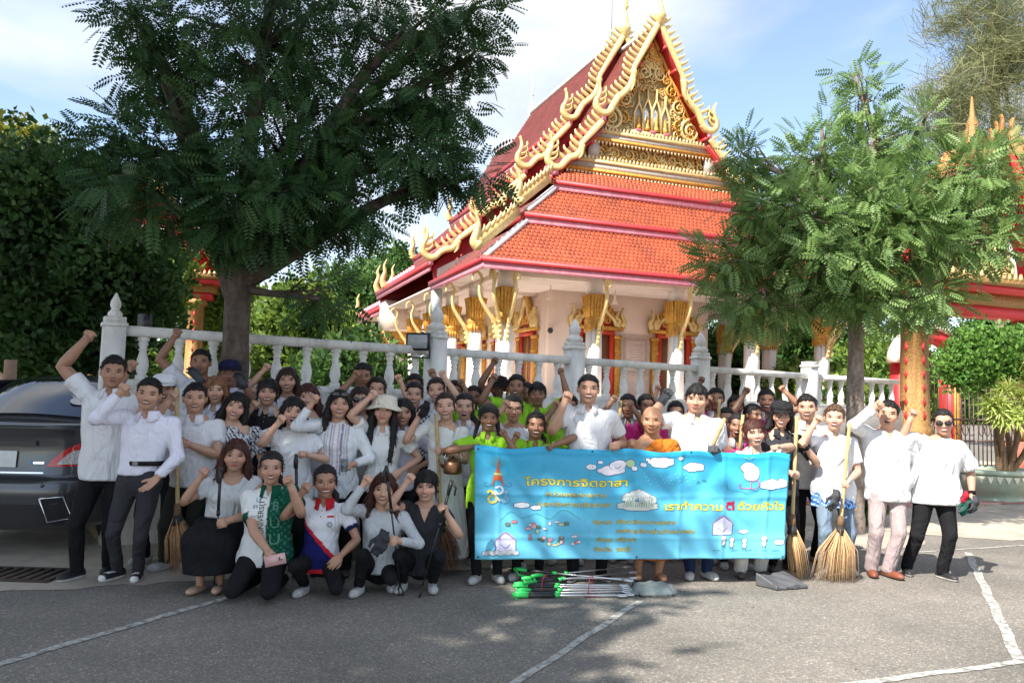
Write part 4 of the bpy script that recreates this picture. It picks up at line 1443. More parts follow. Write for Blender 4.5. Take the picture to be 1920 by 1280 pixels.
def tree(name, label, base, trunk_top, trunk_r, crowns, n_cl, per, size, tmpl, col_a, col_b, seed, bark=None, limbs=9, droop=0.35, shell=0.55, group=None, leafdir=0.5, cluster_r=0.45, lean=(0, 0)):
    """crowns: list of (centre, radii, weight) in world coordinates"""
    rg = np.random.default_rng(seed)
    base = np.array(base, float)
    r = empty(name, tuple(base))
    tag(r, label, 'tree', group)
    tt = np.array(trunk_top, float)
    mid = (base + tt) / 2 + np.array([lean[0], lean[1], 0])
    tr = MB()
    tp = smooth_path([base - np.array([0, 0, 0.15]), base + (mid - base) * 0.25, mid, tt], 6)
    rad = [trunk_r * (1.28 - 0.5 * i / (len(tp) - 1) + (0.25 if i == 0 else 0)) * (1 + 0.05 * math.sin(i * 2.1)) for i in range(len(tp))]
    tr.tube([p - base for p in tp], rad, 16)
    W_ = np.array([c[2] for c in crowns], float)
    W_ /= W_.sum()
    ids = rg.choice(len(crowns), n_cl, p=W_)
    Cc = np.array([c[0] for c in crowns])[ids]
    Rr = np.array([c[1] for c in crowns])[ids]
    d = rg.normal(0, 1, (n_cl, 3))
    d /= np.linalg.norm(d, axis=1)[:, None]
    rad_ = shell + (1 - shell) * rg.random(n_cl) ** 0.7
    rad_ = np.where(rg.random(n_cl) < 0.35, rg.random(n_cl) ** 0.5, rad_)
    CL = Cc + d * Rr * rad_[:, None] * rg.uniform(0.82, 1.2, (n_cl, 1))
    # limbs to the crowns and boughs to some clusters
    for i, c in enumerate(crowns[:limbs]):
        e = np.array(c[0])
        s0 = tp[int(len(tp) * (0.84 + 0.15 * rg.random()))]
        s0 = np.array(s0)
        m = s0 * 0.45 + e * 0.55 + np.array([0, 0, 0.25 * np.linalg.norm(e - s0) * 0.4]) + rg.normal(0, 0.12, 3)
        L = np.linalg.norm(e - s0)
        pts = smooth_path([s0 - base, m - base, e - base], 5)
        r0 = min(trunk_r * 0.62, 0.035 * L + 0.03)
        lb = MB().tube(pts, list(np.linspace(r0, r0 * 0.3, len(pts))), 8)
        lb.build('limb', bark or M_BARK, r, True)
        mine = np.where(ids == i)[0]
        tw = MB()
        for j in mine[:max(8, len(mine) // 6)]:
            q = np.array(pts[rg.integers(4, len(pts))]) + base
            mm = (q + CL[j]) / 2 + rg.normal(0, 0.06, 3) + np.array([0, 0, 0.05])
            tw.tube([q - base, mm - base, CL[j] - base], [r0 * 0.28 + 0.004, 0.010, 0.004], 5)
        if tw.n:
            tw.build('twigs', bark or M_BARK, r, True)['kind'] = 'stuff'
    o = tr.build('trunk', bark or M_BARK, r, True)
    # leaves
    n = n_cl * per
    k = np.repeat(np.arange(n_cl), per)
    off = rg.normal(0, 1, (n, 3))
    off /= np.linalg.norm(off, axis=1)[:, None]
    out = d[k] * 0.45 + off * 0.9 + np.array([0, 0, -droop])
    P_ = CL[k] + off * cluster_r * rg.random((n, 1)) ** 0.6
    N_ = np.array([0, 0, 0.75]) + 0.75 * d[k] + rg.normal(0, 0.35, (n, 3))
    S_ = size * rg.uniform(0.65, 1.2, n)
    mix = np.clip(rg.normal(0.45, 0.25, n) + 0.25 * (rg.random(n_cl)[k] - 0.5), 0, 1)[:, None]
    cols = np.array(col_a)[None] * (1 - mix) + np.array(col_b)[None] * mix
    V, Q, C = instance_leaves(tmpl, P_ - base, out, N_, S_, cols)
    me = make_mesh('crown', V, [Q], C, False, [M_LEAF])
    c = link(bpy.data.objects.new('crown', me), r)
    c['kind'] = 'stuff'
    return r


def cw(px, py, y, rx, ry, rz_depth, w=1.0):
    """crown lobe measured on the photo: centre pixel, depth, radii in pixels and depth radius in metres"""
    c = at(px, py, y)
    return ((c.x, c.y, c.z), (rx * y / FPX, rz_depth, ry * y / FPX), w)


DK1, DK2 = (0.012, 0.040, 0.014), (0.045, 0.10, 0.030)
MG1, MG2 = (0.035, 0.095, 0.022), (0.11, 0.21, 0.045)
YG1, YG2 = (0.08, 0.17, 0.025), (0.24, 0.34, 0.05)

LT = at(441, 700, 8.35)
tree('pinnate_tree', 'large dark feathery-leaved tree with thick trunk behind the left group', (LT.x, 8.35, 0), tuple(at(452, 440, 8.35)), 0.155,
     [cw(560, 250, 8.3, 180, 120, 1.2, 2.4), cw(500, 60, 8.4, 220, 110, 1.3, 2.4), cw(780, 300, 8.1, 90, 45, 0.7, 0.8), cw(800, 190, 8.2, 105, 50, 0.7, 1.0), cw(770, 60, 8.2, 110, 55, 0.7, 0.9),
      cw(300, 120, 8.2, 70, 90, 0.8, 0.8), cw(320, 300, 8.1, 120, 70, 1.0, 1.1), cw(520, 395, 8.0, 180, 42, 1.0, 1.5), cw(200, 275, 8.0, 60, 26, 0.4, 0.3), cw(600, 560, 8.3, 30, 45, 0.3, 0.22),
      cw(290, 375, 8.0, 100, 40, 0.9, 0.7), cw(540, -120, 8.4, 320, 100, 1.6, 1.3), cw(680, 400, 8.1, 80, 35, 0.6, 0.5), cw(450, 430, 7.7, 110, 22, 0.4, 0.6), cw(880, 110, 8.2, 55, 26, 0.3, 0.28), cw(890, 330, 8.1, 40, 20, 0.3, 0.2), cw(250, 30, 8.2, 40, 30, 0.4, 0.2), cw(880, 20, 8.2, 50, 24, 0.3, 0.25)],
     660, 10, 0.24, T_PIN, (0.018, 0.056, 0.018), (0.07, 0.15, 0.045), 21, limbs=18, droop=0.45, cluster_r=0.24)

RT = at(1600, 760, 10.4)
tree('acacia_tree', 'bright feathery-leaved tree with pale trunk behind the right end of the group', (RT.x, 10.4, 0), tuple(at(1606, 515, 10.4)), 0.115,
     [cw(1590, 400, 10.4, 150, 75, 1.2, 2.0), cw(1640, 280, 10.4, 60, 60, 0.6, 0.7), cw(1625, 190, 10.4, 22, 40, 0.25, 0.16), cw(1600, 140, 10.4, 18, 18, 0.2, 0.06), cw(1415, 370, 10.2, 45, 65, 0.5, 0.5), cw(1365, 490, 10.1, 50, 30, 0.5, 0.45), cw(1800, 350, 10.4, 65, 65, 0.8, 0.8),
      cw(1830, 460, 10.3, 60, 40, 0.7, 0.6), cw(1420, 570, 10.1, 70, 40, 0.6, 0.7), cw(1730, 560, 10.2, 70, 42, 0.7, 0.6), cw(1540, 500, 10.0, 140, 40, 0.9, 1.2), cw(1520, 300, 10.4, 45, 50, 0.4, 0.35), cw(1600, 560, 9.9, 80, 26, 0.4, 0.5), cw(1690, 440, 9.8, 100, 65, 0.6, 0.9), cw(1490, 420, 9.8, 90, 60, 0.6, 0.9), cw(1730, 230, 10.4, 20, 45, 0.25, 0.14), cw(1395, 290, 10.2, 18, 35, 0.2, 0.12), cw(1540, 235, 10.4, 24, 20, 0.25, 0.1), cw(1858, 320, 10.4, 40, 50, 0.5, 0.35), cw(1850, 400, 10.2, 40, 40, 0.5, 0.3)],
     780, 8, 0.245, T_PIN, (0.10, 0.19, 0.05), (0.25, 0.37, 0.12), 22, bark=M_BARK2, limbs=18, droop=0.15, cluster_r=0.24)

# trees further back --------------------------------------------------------------
FAR = 'trees behind the temple fence'
tree('broadleaf_tree', 'dark shaded tree filling the left edge behind the car', tuple(at(70, 800, 12.5).xy) + (0,), tuple(at(80, 520, 12.5)), 0.2,
     [cw(80, 420, 12.5, 170, 130, 1.6, 2), cw(30, 580, 12.2, 160, 110, 1.4, 1.6), cw(200, 540, 12.4, 110, 110, 1.2, 1.2), cw(-90, 480, 12.5, 150, 160, 1.5, 1.0), cw(130, 660, 12.2, 110, 50, 1.0, 0.6)],
     1000, 5, 0.30, T_SPRIG2, (0.025, 0.065, 0.018), (0.06, 0.13, 0.03), 31, limbs=4, cluster_r=0.45, group=FAR)
tree('broadleaf_tree', 'yellow-flowered tree top catching sun at the upper left edge', tuple(at(10, 760, 17).xy) + (0,), tuple(at(15, 450, 17)), 0.2,
     [cw(10, 300, 17, 60, 70, 1.2, 1), cw(40, 380, 17, 90, 70, 1.3, 1)], 200, 6, 0.45, T_SPRIG, (0.10, 0.14, 0.02), (0.40, 0.36, 0.05), 32, limbs=2, cluster_r=0.4, group=FAR)
specs = [(250, 500, 20, 110, 90, 'olive-green tree left of the distant gate', MG1, YG2), (420, 580, 27, 70, 110, 'sunlit tree directly behind the left trunk', MG2, YG2), (560, 610, 24, 90, 110, 'sunlit yellow-green tree beyond the fence under the drooping branch', MG1, YG2),
         (690, 560, 44, 100, 90, 'round hilltop tree left of the temple eaves', MG1, MG2), (740, 520, 60, 60, 60, 'far hilltop tree peeking over the temple eaves', MG1, MG2), (660, 690, 20, 90, 70, 'low dark green tree behind the fence beside the floodlight', DK2, MG2), (330, 700, 30, 90, 60, 'low tree seen through the balusters at the left', MG1, YG2),
         (1370, 660, 34, 70, 80, 'green tree seen between temple and right tree', MG1, MG2), (1500, 640, 36, 110, 90, 'green tree behind the right end of the temple', MG1, YG1), (1650, 690, 30, 110, 80, 'bright bushy tree behind the fence end by the gate', MG2, YG2), (1930, 520, 36, 130, 100, 'dense tree behind the gate at the right edge', MG1, MG2), (1560, 730, 26, 130, 40, 'low shrubby tree seen through the right balusters', MG1, YG2)]
for i, (px, py, y, rx, ry, lab, ca, cb) in enumerate(specs):
    b_ = at(px, 760, y)
    k = y / FPX
    lob = [cw(px, py, y, rx * 0.8, ry * 0.8, rx * k * 0.8, 1.5), cw(px - rx * 0.45, py + ry * 0.3, y, rx * 0.6, ry * 0.6, rx * k * 0.6, 0.8), cw(px + rx * 0.45, py + ry * 0.25, y, rx * 0.6, ry * 0.65, rx * k * 0.6, 0.8), cw(px, py + ry * 0.7, y, rx * 0.9, ry * 0.5, rx * k * 0.7, 0.9)]
    tree('broadleaf_tree', lab, (b_.x, y, YARD_Z), tuple(at(px, py + ry * 0.3, y)), 0.18, lob, 300, 5, 0.30 * (y / 20) ** 0.8 + 0.12, T_SPRIG2, ca, cb, 40 + i, limbs=2, cluster_r=0.35 * (y / 20), group=FAR)

# casuarina beyond the gate
b_ = at(1880, 760, 34)
tree('casuarina_tree', 'tall wispy grey-green casuarina rising above the gate', (b_.x, 34, 0), tuple(at(1862, 20, 34)), 0.22,
     [cw(1850, 90, 34, 110, 110, 2.4, 1.5), cw(1790, 200, 34, 70, 90, 2.0, 1.0), cw(1900, 240, 34, 90, 120, 2.4, 1.2), cw(1810, 20, 34, 70, 60, 1.8, 0.8), cw(1920, 60, 34, 90, 120, 2.2, 1.0), cw(1880, -80, 34, 130, 80, 2.4, 0.8), cw(1760, 320, 34, 50, 80, 1.6, 0.6), cw(1880, 380, 34, 110, 80, 2.0, 0.8)],
     230, 5, 1.1, T_NEEDLE, (0.15, 0.18, 0.08), (0.32, 0.31, 0.15), 61, bark=M_BARK2, limbs=8, droop=0.8, cluster_r=0.8, group=FAR)

# large shade tree standing outside the frame, left of the camera
tree('rain_tree', 'big spreading shade tree left of the camera, outside the picture', (-9.3, 1.5, 0), (-8.8, 1.6, 5.2), 0.45,
     [((-8.6, 1.4, 9.2), (4.3, 6.2, 3.4), 3.0), ((-6.2, 2.8, 13.2), (3.9, 2.9, 2.6), 1.4), ((-10.5, -2.5, 9), (4, 4, 3), 1.2), ((-10.5, 6.0, 9), (4, 2.2, 3), 0.8)],
     1150, 5, 0.75, T_SPRIG, DK2, MG1, 71, limbs=4, cluster_r=0.7)

# hillside wood far behind
mb = MB()
rows_ = []
for i in range(41):
    x = -120 + i * 6
    rows_.append(np.array([(x, 118, -1), (x, 122, 3 + 9 * math.exp(-((x + 32) / 26.0) ** 2) + 7 * math.exp(-((x - 45) / 22.0) ** 2) + 1.2 * math.sin(i * 1.7)), (x, 150, 2)]))
tag(mb.rings(rows_, closed=False, cap=False).build('hills', mat('hill_green', (0.05, 0.09, 0.03), 0.95, vary=0.5, scale=0.5, bump=1.0, bscale=1.2), None, True), kind='structure')
n = 2600
rgx = np.random.default_rng(81)
xs = rgx.uniform(-75, 75, n)
top = 3 + 9 * np.exp(-((xs + 32) / 26.0) ** 2) + 7 * np.exp(-((xs - 45) / 22.0) ** 2)
P_ = np.stack([xs, rgx.uniform(112, 122, n), top * rgx.uniform(0.1, 1.05, n)], 1)
D_ = rgx.normal(0, 1, (n, 3))
mixv = rgx.random(n)[:, None]
V, Q, C = instance_leaves(T_SPRIG2, P_, D_, np.array([0, 0, 1.0]) + rgx.normal(0, 0.4, (n, 3)), rgx.uniform(1.2, 2.4, n), np.array(MG1) * (1 - mixv) + np.array(MG2) * mixv)
o = link(bpy.data.objects.new('hillside_wood', make_mesh('hillside_wood', V, [Q], C, False, [M_LEAF])))
tag(o, 'green wooded hillside far behind the temple', 'woods', kind='stuff')

# ------------------------------------------------------------------ planters by the gate
M_BOWL = mat('glazed_bowl', (0.36, 0.44, 0.34), 0.35, vary=0.15, scale=6, stain=(0.5, 0.45, 0.3), stain_scale=4, stain_amt=0.4)
bp_ = ground(1888, 944)
bowl = empty('planter_bowl', (bp_.x, bp_.y + 0.5, 0))
tag(bowl, 'large pale green glazed planter bowl in front of the red wall', 'planter')
MB().lathe([(0.0, 0.0), (0.52, 0.0), (0.55, 0.06), (0.5, 0.1), (0.62, 0.18), (0.74, 0.33), (0.78, 0.48), (0.76, 0.50)], 32).build('bowl', M_BOWL, bowl, True)
MB().lathe([(0.79, 0.50), (0.82, 0.52), (0.82, 0.58), (0.74, 0.59), (0.70, 0.55), (0.0, 0.54)], 32).build('rim', M_BOWL, bowl, True)
tooth2 = MB().add([(-0.04, 0, 0.12), (0.04, 0, 0.12), (0, -0.01, 0)], None, [(0, 2, 1)]).mesh('zigzag', mat('cream_glaze', (0.66, 0.6, 0.48), 0.4))
for i in range(36):
    a = 2 * math.pi * i / 36
    z_ = link(bpy.data.objects.new('zigzag', tooth2), bowl)
    z_.location = (0.795 * math.cos(a), 0.795 * math.sin(a), 0.36)
    z_.rotation_euler = (0, 0, a + math.pi / 2)
    z_.scale = (1.4, 1, 1)
M_STEM = mat('stem_brown', (0.15, 0.09, 0.055), 0.85, vary=0.3, scale=20, bump=0.5)


def potted(label, stems, lobes, n_cl, per, size, tmpl, ca, cb, seed, cr=0.2):
    rg = np.random.default_rng(seed)
    base = np.array([bp_.x, bp_.y + 0.5, 0.55])
    r = empty('potted_tree', tuple(base))
    tag(r, label, 'tree')
    for st_ in stems:
        MB().tube([np.array(q) - base for q in smooth_path(st_, 5)], list(np.linspace(0.06, 0.035, (len(st_) - 1) * 5 + 1)), 9).build('stem', M_STEM, r, True)
    Vs, Qs, Cs, n0 = [], [], [], 0
    for (c, rad, w) in lobes:
        d = rg.normal(0, 1, (n_cl, 3))
        d /= np.linalg.norm(d, axis=1)[:, None]
        CLs = np.array(c) + d * np.array(rad) * (0.5 + 0.5 * rg.random((n_cl, 1)) ** 0.5)
        k = np.repeat(np.arange(n_cl), per)
        off = rg.normal(0, 1, (n_cl * per, 3))
        mixv = rg.random(n_cl * per)[:, None]
        V, Q, C = instance_leaves(tmpl, CLs[k] + off * cr * 0.5 - base, d[k] + off * 0.5, np.array([0, 0, 1.0]) + rg.normal(0, 0.4, (n_cl * per, 3)), size * rg.uniform(0.7, 1.2, n_cl * per), np.array(ca) * (1 - mixv) + np.array(cb) * mixv)
        Vs.append(V); Qs.append(Q + n0); Cs.append(C); n0 += len(V)
    o = link(bpy.data.objects.new('crown', make_mesh('crown', np.concatenate(Vs), [np.concatenate(Qs)], np.concatenate(Cs), False, [M_LEAF])), r)
    o['kind'] = 'stuff'
    return r


py_ = bp_.y + 0.5


def pp(px, py, dy=0.0):
    return tuple(at(px, py, py_ + dy))


potted('clipped dark green tree with bare stems growing in the planter bowl', [(pp(1875, 885), pp(1868, 820, -0.1), pp(1865, 750)), (pp(1880, 885), pp(1890, 820, 0.1), pp(1840, 730))],
       [(pp(1815, 690), (0.5, 0.5, 0.42), 1), (pp(1870, 675), (0.55, 0.5, 0.40), 1), (pp(1840, 650), (0.5, 0.45, 0.3), 1), (pp(1905, 660), (0.4, 0.4, 0.3), 1)], 170, 3, 0.20, T_SPRIG2, (0.05, 0.15, 0.025), (0.20, 0.36, 0.07), 91)


def strap_template():
    V, Q = [], []
    rg = np.random.default_rng(9)
    for i in range(26):
        a = i * 2.4
        el = 0.9 - 1.3 * (i / 26)
        d = np.array([math.cos(a) * math.cos(el), math.sin(a) * math.cos(el), math.sin(el)])
        s = np.array([-math.sin(a), math.cos(a), 0])
        k0 = len(V)
        for t, w in ((0.05, 0.03), (0.5, 0.05), (1.0, 0.004)):
            p = d * t + np.array([0, 0, -0.35 * t * t])
            V += [p - s * w, p + s * w]
        Q += [(k0, k0 + 1, k0 + 3, k0 + 2), (k0 + 2, k0 + 3, k0 + 5, k0 + 4)]
    return np.array(V), np.array(Q)


T_STRAP = strap_template()
potted('yellow-green strap-leaved shrub in the planter bowl at the right edge', [(pp(1890, 885), pp(1905, 830, -0.2), pp(1915, 760, -0.3)), (pp(1895, 885), pp(1925, 840, -0.2), pp(1945, 770, -0.3)), (pp(1885, 885), pp(1880, 840, -0.2), pp(1872, 790, -0.4))],
       [(pp(1868, 760, -0.5), (0.12, 0.12, 0.1), 1), (pp(1908, 735, -0.5), (0.2, 0.2, 0.16), 1), (pp(1925, 690, -0.4), (0.25, 0.2, 0.16), 1), (pp(1950, 750, -0.4), (0.25, 0.2, 0.2), 1), (pp(1905, 775, -0.5), (0.15, 0.15, 0.1), 1)], 9, 1, 0.32, T_STRAP, (0.26, 0.36, 0.06), (0.55, 0.58, 0.20), 92, cr=0.1)
# weathered logs behind the car, shrubs at the foot of the right tree
lp = at(18, 720, 10.5)
o = MB().tube([(0, 0, 0), (0.02, 0, 0.9), (-0.02, 0.02, 1.9)], [0.09, 0.08, 0.075], 12).build('timber_post', mat('old_timber', (0.30, 0.19, 0.13), 0.9, vary=0.3, scale=8, bump=0.6), None, True, loc=(lp.x, lp.y, 0))
tag(o, 'weathered brown timber post behind the car at the left edge', 'post')
sb = at(1612, 900, 11.2)
tree('garden_shrub', 'small green shrub at the foot of the right tree', (sb.x, 11.2, 0), (sb.x, 11.2, 0.35), 0.03, [((sb.x, 11.2, 0.55), (0.42, 0.35, 0.45), 1)], 120, 3, 0.2, T_SPRIG2, MG1, MG2, 95, limbs=1, cluster_r=0.12)
# ------------------------------------------------------------------ implicit surfaces (used for bodies, clothes, hair)
def surface_net(f, lo, hi, h):
    lo, hi = np.array(lo, float), np.array(hi, float)
    n = np.maximum(3, np.ceil((hi - lo) / h).astype(int) + 1)
    ax = [lo[i] + h * np.arange(n[i]) for i in range(3)]
    X, Y, Z = np.meshgrid(*ax, indexing='ij')
    g = f(X, Y, Z)
    ins = g < 0
    c = np.zeros(tuple(n - 1), dtype=np.int8)
    for dx in (0, 1):
        for dy in (0, 1):
            for dz in (0, 1):
                c += ins[dx:n[0] - 1 + dx, dy:n[1] - 1 + dy, dz:n[2] - 1 + dz]
    act = (c > 0) & (c < 8)
    idx = np.argwhere(act)
    if len(idx) == 0:
        return np.zeros((0, 3)), np.zeros((0, 4), int)
    vid = -np.ones(act.shape, dtype=np.int64)
    vid[act] = np.arange(len(idx))
    acc = np.zeros((len(idx), 3))
    cnt = np.zeros(len(idx))
    cor = [(0, 0, 0), (1, 0, 0), (0, 1, 0), (1, 1, 0), (0, 0, 1), (1, 0, 1), (0, 1, 1), (1, 1, 1)]
    vals = [g[idx[:, 0] + a, idx[:, 1] + b, idx[:, 2] + d] for a, b, d in cor]
    for i, j in ((0, 1), (2, 3), (4, 5), (6, 7), (0, 2), (1, 3), (4, 6), (5, 7), (0, 4), (1, 5), (2, 6), (3, 7)):
        a, b = vals[i], vals[j]
        x = (a < 0) != (b < 0)
        t = np.where(x, a / np.where(x, a - b, 1), 0)
        ci, cj = np.array(cor[i], float), np.array(cor[j], float)
        acc += np.where(x[:, None], ci + (cj - ci) * t[:, None], 0)
        cnt += x
    V = lo + h * (idx + acc / cnt[:, None])
    quads = []
    for d in range(3):
        s0 = [slice(None)] * 3
        s1 = [slice(None)] * 3
        s0[d] = slice(0, n[d] - 1)
        s1[d] = slice(1, n[d])
        a, b = ins[tuple(s0)], ins[tuple(s1)]
        e = np.argwhere(a != b)
        o1, o2 = [(1, 2), (2, 0), (0, 1)][d]
        ok = (e[:, o1] > 0) & (e[:, o2] > 0) & (e[:, o1] < n[o1] - 1) & (e[:, o2] < n[o2] - 1)
        e = e[ok]
        if len(e) == 0:
            continue
        flip = a[tuple(e.T)]
        q = []
        for k1, k2 in ((-1, -1), (0, -1), (0, 0), (-1, 0)):
            p = e.copy()
            p[:, o1] += k1
            p[:, o2] += k2
            q.append(vid[tuple(p.T)])
        q = np.stack(q, 1)
        q[~flip] = q[~flip][:, ::-1]
        quads.append(q)
    return V, np.concatenate(quads)


def s_ell(X, Y, Z, c, r):
    x, y, z = (X - c[0]), (Y - c[1]), (Z - c[2])
    k0 = np.sqrt((x / r[0]) ** 2 + (y / r[1]) ** 2 + (z / r[2]) ** 2)
    k1 = np.sqrt((x / r[0] ** 2) ** 2 + (y / r[1] ** 2) ** 2 + (z / r[2] ** 2) ** 2) + 1e-9
    return k0 * (k0 - 1) / k1


def s_cone(X, Y, Z, a, b, ra, rb):
    a, b = np.array(a, float), np.array(b, float)
    d = b - a
    L2 = max(d @ d, 1e-9)
    t = np.clip(((X - a[0]) * d[0] + (Y - a[1]) * d[1] + (Z - a[2]) * d[2]) / L2, 0, 1)
    return np.sqrt((X - a[0] - t * d[0]) ** 2 + (Y - a[1] - t * d[1]) ** 2 + (Z - a[2] - t * d[2]) ** 2) - (ra + (rb - ra) * t)


def smin(a, b, k):
    h = np.clip(0.5 + 0.5 * (b - a) / k, 0, 1)
    return b + (a - b) * h - k * h * (1 - h)


# ------------------------------------------------------------------ head, hand and shoe prototypes (metres, face towards -y)
def head_sdf(fem):
    def f(X, Y, Z):
        X = np.abs(X)
        jw = 0.057 if fem else 0.064
        d = s_ell(X, Y, Z, (0, 0.012, 0.03), (0.074, 0.093, 0.083))
        d = smin(d, s_ell(X, Y, Z, (0, -0.024, -0.036), (jw, 0.064, 0.076)), 0.03)
        d = smin(d, s_ell(X, Y, Z, (0, -0.064, -0.093), (0.024, 0.022, 0.02)), 0.025)
        d = smin(d, s_ell(X, Y, Z, (0.038, -0.056, -0.028), (0.028, 0.03, 0.026)), 0.02)
        d = smin(d, s_cone(X, Y, Z, (0, -0.082, 0.026), (0.036, -0.076, 0.022), 0.010, 0.010), 0.02)
        d = -smin(-d, s_ell(X, Y, Z, (0.031, -0.101, 0.001), (0.017, 0.014, 0.011)), 0.012)
        d = smin(d, s_cone(X, Y, Z, (0, -0.088, 0.004), (0, -0.103, -0.032), 0.008, 0.013), 0.010)
        d = smin(d, s_ell(X, Y, Z, (0.014, -0.092, -0.035), (0.010, 0.012, 0.009)), 0.008)
        d = smin(d, s_ell(X, Y, Z, (0, -0.086, -0.062), (0.026, 0.012, 0.012)), 0.012)
        d = smin(d, s_ell(X, Y, Z, (0.075, 0.014, -0.006), (0.011, 0.021, 0.032)), 0.008)
        rn = 0.047 if fem else 0.055
        d = smin(d, s_cone(X, Y, Z, (0, 0.022, -0.07), (0, 0.035, -0.20), rn, rn * 1.08), 0.025)
        return d
    return f


HEAD = {}
for fem in (0, 1):
    f = head_sdf(fem)
    V, Q = surface_net(f, (-0.105, -0.135, -0.205), (0.105, 0.125, 0.128), 0.0078)

    def surf_y(x, z, f=f):
        ys = np.linspace(-0.14, 0.0, 141)
        g = f(np.full(141, x), ys, np.full(141, z))
        i = np.argmax(g < 0)
        return ys[i]
    HEAD[fem] = (V, Q, surf_y)


def head_parts(fem, mouth, skin, browc, make):
    """vertex-coloured head with eyes, brows and mouth set into it"""
    V, Q, sy = HEAD[fem]
    skin = np.array(skin)
    C = np.ones((len(V), 3)) * skin
    ck = np.exp(-(((np.abs(V[:, 0]) - 0.04) / 0.02) ** 2 + ((V[:, 2] + 0.03) / 0.022) ** 2)) * (V[:, 1] < -0.03)
    C *= 1 + ck[:, None] * np.array([0.12, -0.05, -0.05]) * (1.4 if fem else 0.8)
    mb = MB()
    mb.add(V, Q, col=C)
    e_z = 0.001
    for s in (-1, 1):
        x = 0.031 * s
        y = sy(x, e_z)
        sq = 0.0030 if mouth in ('grin', 'squint') else 0.0042
        mb.ell((x, y + 0.0035, e_z), (0.0145, 0.008, sq), 8, 5, col=(0.40, 0.36, 0.33))
        mb.ell((x, y - 0.0015, e_z), (0.0085, 0.0045, sq + 0.0008), 7, 5, col=(0.018, 0.012, 0.010))
        mb.ell((x, y + 0.001, e_z + sq + 0.0015), (0.018, 0.008, 0.0040 if make else 0.0032), 8, 5, col=(0.010, 0.007, 0.006))
        yb = sy(x, 0.024)
        mb.ell((x * 1.03, yb + 0.002, 0.0235), (0.019, 0.0070, 0.0046 if not fem else 0.0034), 8, 5, col=browc, M=Matrix.Rotation(-s * 0.10, 4, 'Y'))
        mb.ell((0.009 * s, sy(0.009, -0.0415) + 0.002, -0.0425), (0.004, 0.004, 0.0025), 6, 4, col=skin * 0.35)
    ym = sy(0, -0.062)
    lip = np.array((0.48, 0.13, 0.12)) if make else skin * np.array((0.72, 0.48, 0.46))
    if mouth in ('grin', 'smile'):
        w = 0.026 if mouth == 'grin' else 0.021
        mb.ell((0, ym + 0.003, -0.0610), (w + 0.006, 0.010, 0.0115), 12, 6, col=lip * 0.7)
        mb.ell((0, ym - 0.0006, -0.0600), (w, 0.0085, 0.0052), 12, 6, col=(0.66, 0.63, 0.58))
        mb.ell((0, ym + 0.001, -0.0665), (w * 0.9, 0.008, 0.0022), 12, 6, col=(0.12, 0.03, 0.03))
        for s in (-1, 1):
            mb.ell((s * (w + 0.004), sy(s * (w + 0.004), -0.056) + 0.0025, -0.0565), (0.003, 0.004, 0.006), 6, 4, col=skin * 0.55)
    elif mouth == 'open':
        mb.ell((0, ym + 0.003, -0.066), (0.024, 0.010, 0.019), 12, 6, col=lip)
        mb.ell((0, ym - 0.001, -0.067), (0.019, 0.009, 0.014), 12, 6, col=(0.05, 0.012, 0.012))
        mb.ell((0, ym - 0.003, -0.0575), (0.016, 0.008, 0.0045), 10, 5, col=(0.58, 0.56, 0.52))
    else:
        mb.ell((0, ym + 0.003, -0.0585), (0.024, 0.008, 0.0048), 10, 5, col=lip)
        mb.ell((0, ym + 0.003, -0.067), (0.021, 0.008, 0.0052), 10, 5, col=lip * 1.05)
        mb.ell((0, ym + 0.0005, -0.0625), (0.023, 0.006, 0.0014), 10, 5, col=lip * 0.4)
    return mb.arrays()


def hand_sdf(kind):
    def f(X, Y, Z):
        d = s_ell(X, Y, Z, (0, 0.004, 0.045), (0.040, 0.019, 0.044))
        d = smin(d, s_cone(X, Y, Z, (0, 0, -0.035), (0, 0.002, 0.02), 0.026, 0.029), 0.02)
        for i in range(4):
            x = -0.030 + 0.0205 * i
            k = (0.92, 1.0, 0.97, 0.84)[i]
            if kind == 'fist':
                a, b, c = (x, 0.014, 0.083 * k + 0.004), (x, -0.026, 0.086 * k), (x, -0.030, 0.050)
                d2 = np.minimum(s_cone(X, Y, Z, a, b, 0.0115, 0.0110), s_cone(X, Y, Z, b, c, 0.0110, 0.0100))
            elif kind == 'flat':
                a, b, c = (x, 0.004, 0.08 * k), (x * 1.12, -0.002, 0.125 * k), (x * 1.2, -0.010, 0.165 * k)
                d2 = np.minimum(s_cone(X, Y, Z, a, b, 0.0105, 0.0095), s_cone(X, Y, Z, b, c, 0.0095, 0.0080))
            else:
                a, b, c = (x, 0.006, 0.08 * k), (x, -0.012, 0.118 * k), (x, -0.040, 0.135 * k)
                d2 = np.minimum(s_cone(X, Y, Z, a, b, 0.0110, 0.0100), s_cone(X, Y, Z, b, c, 0.0100, 0.0085))
            d = smin(d, d2, 0.006)
        if kind == 'fist':
            t = np.minimum(s_cone(X, Y, Z, (-0.034, -0.004, 0.03), (-0.030, -0.034, 0.056), 0.014, 0.012), s_cone(X, Y, Z, (-0.030, -0.034, 0.056), (0.004, -0.045, 0.062), 0.012, 0.0095))
        else:
            t = np.minimum(s_cone(X, Y, Z, (-0.030, -0.002, 0.025), (-0.052, -0.018, 0.060), 0.014, 0.0115), s_cone(X, Y, Z, (-0.052, -0.018, 0.060), (-0.052, -0.030, 0.088), 0.0115, 0.009))
        return smin(d, t, 0.008)
    return f


HAND = {k: surface_net(hand_sdf(k), (-0.08, -0.065, -0.03), (0.08, 0.045, 0.185), 0.0072) for k in ('fist', 'relax', 'flat')}


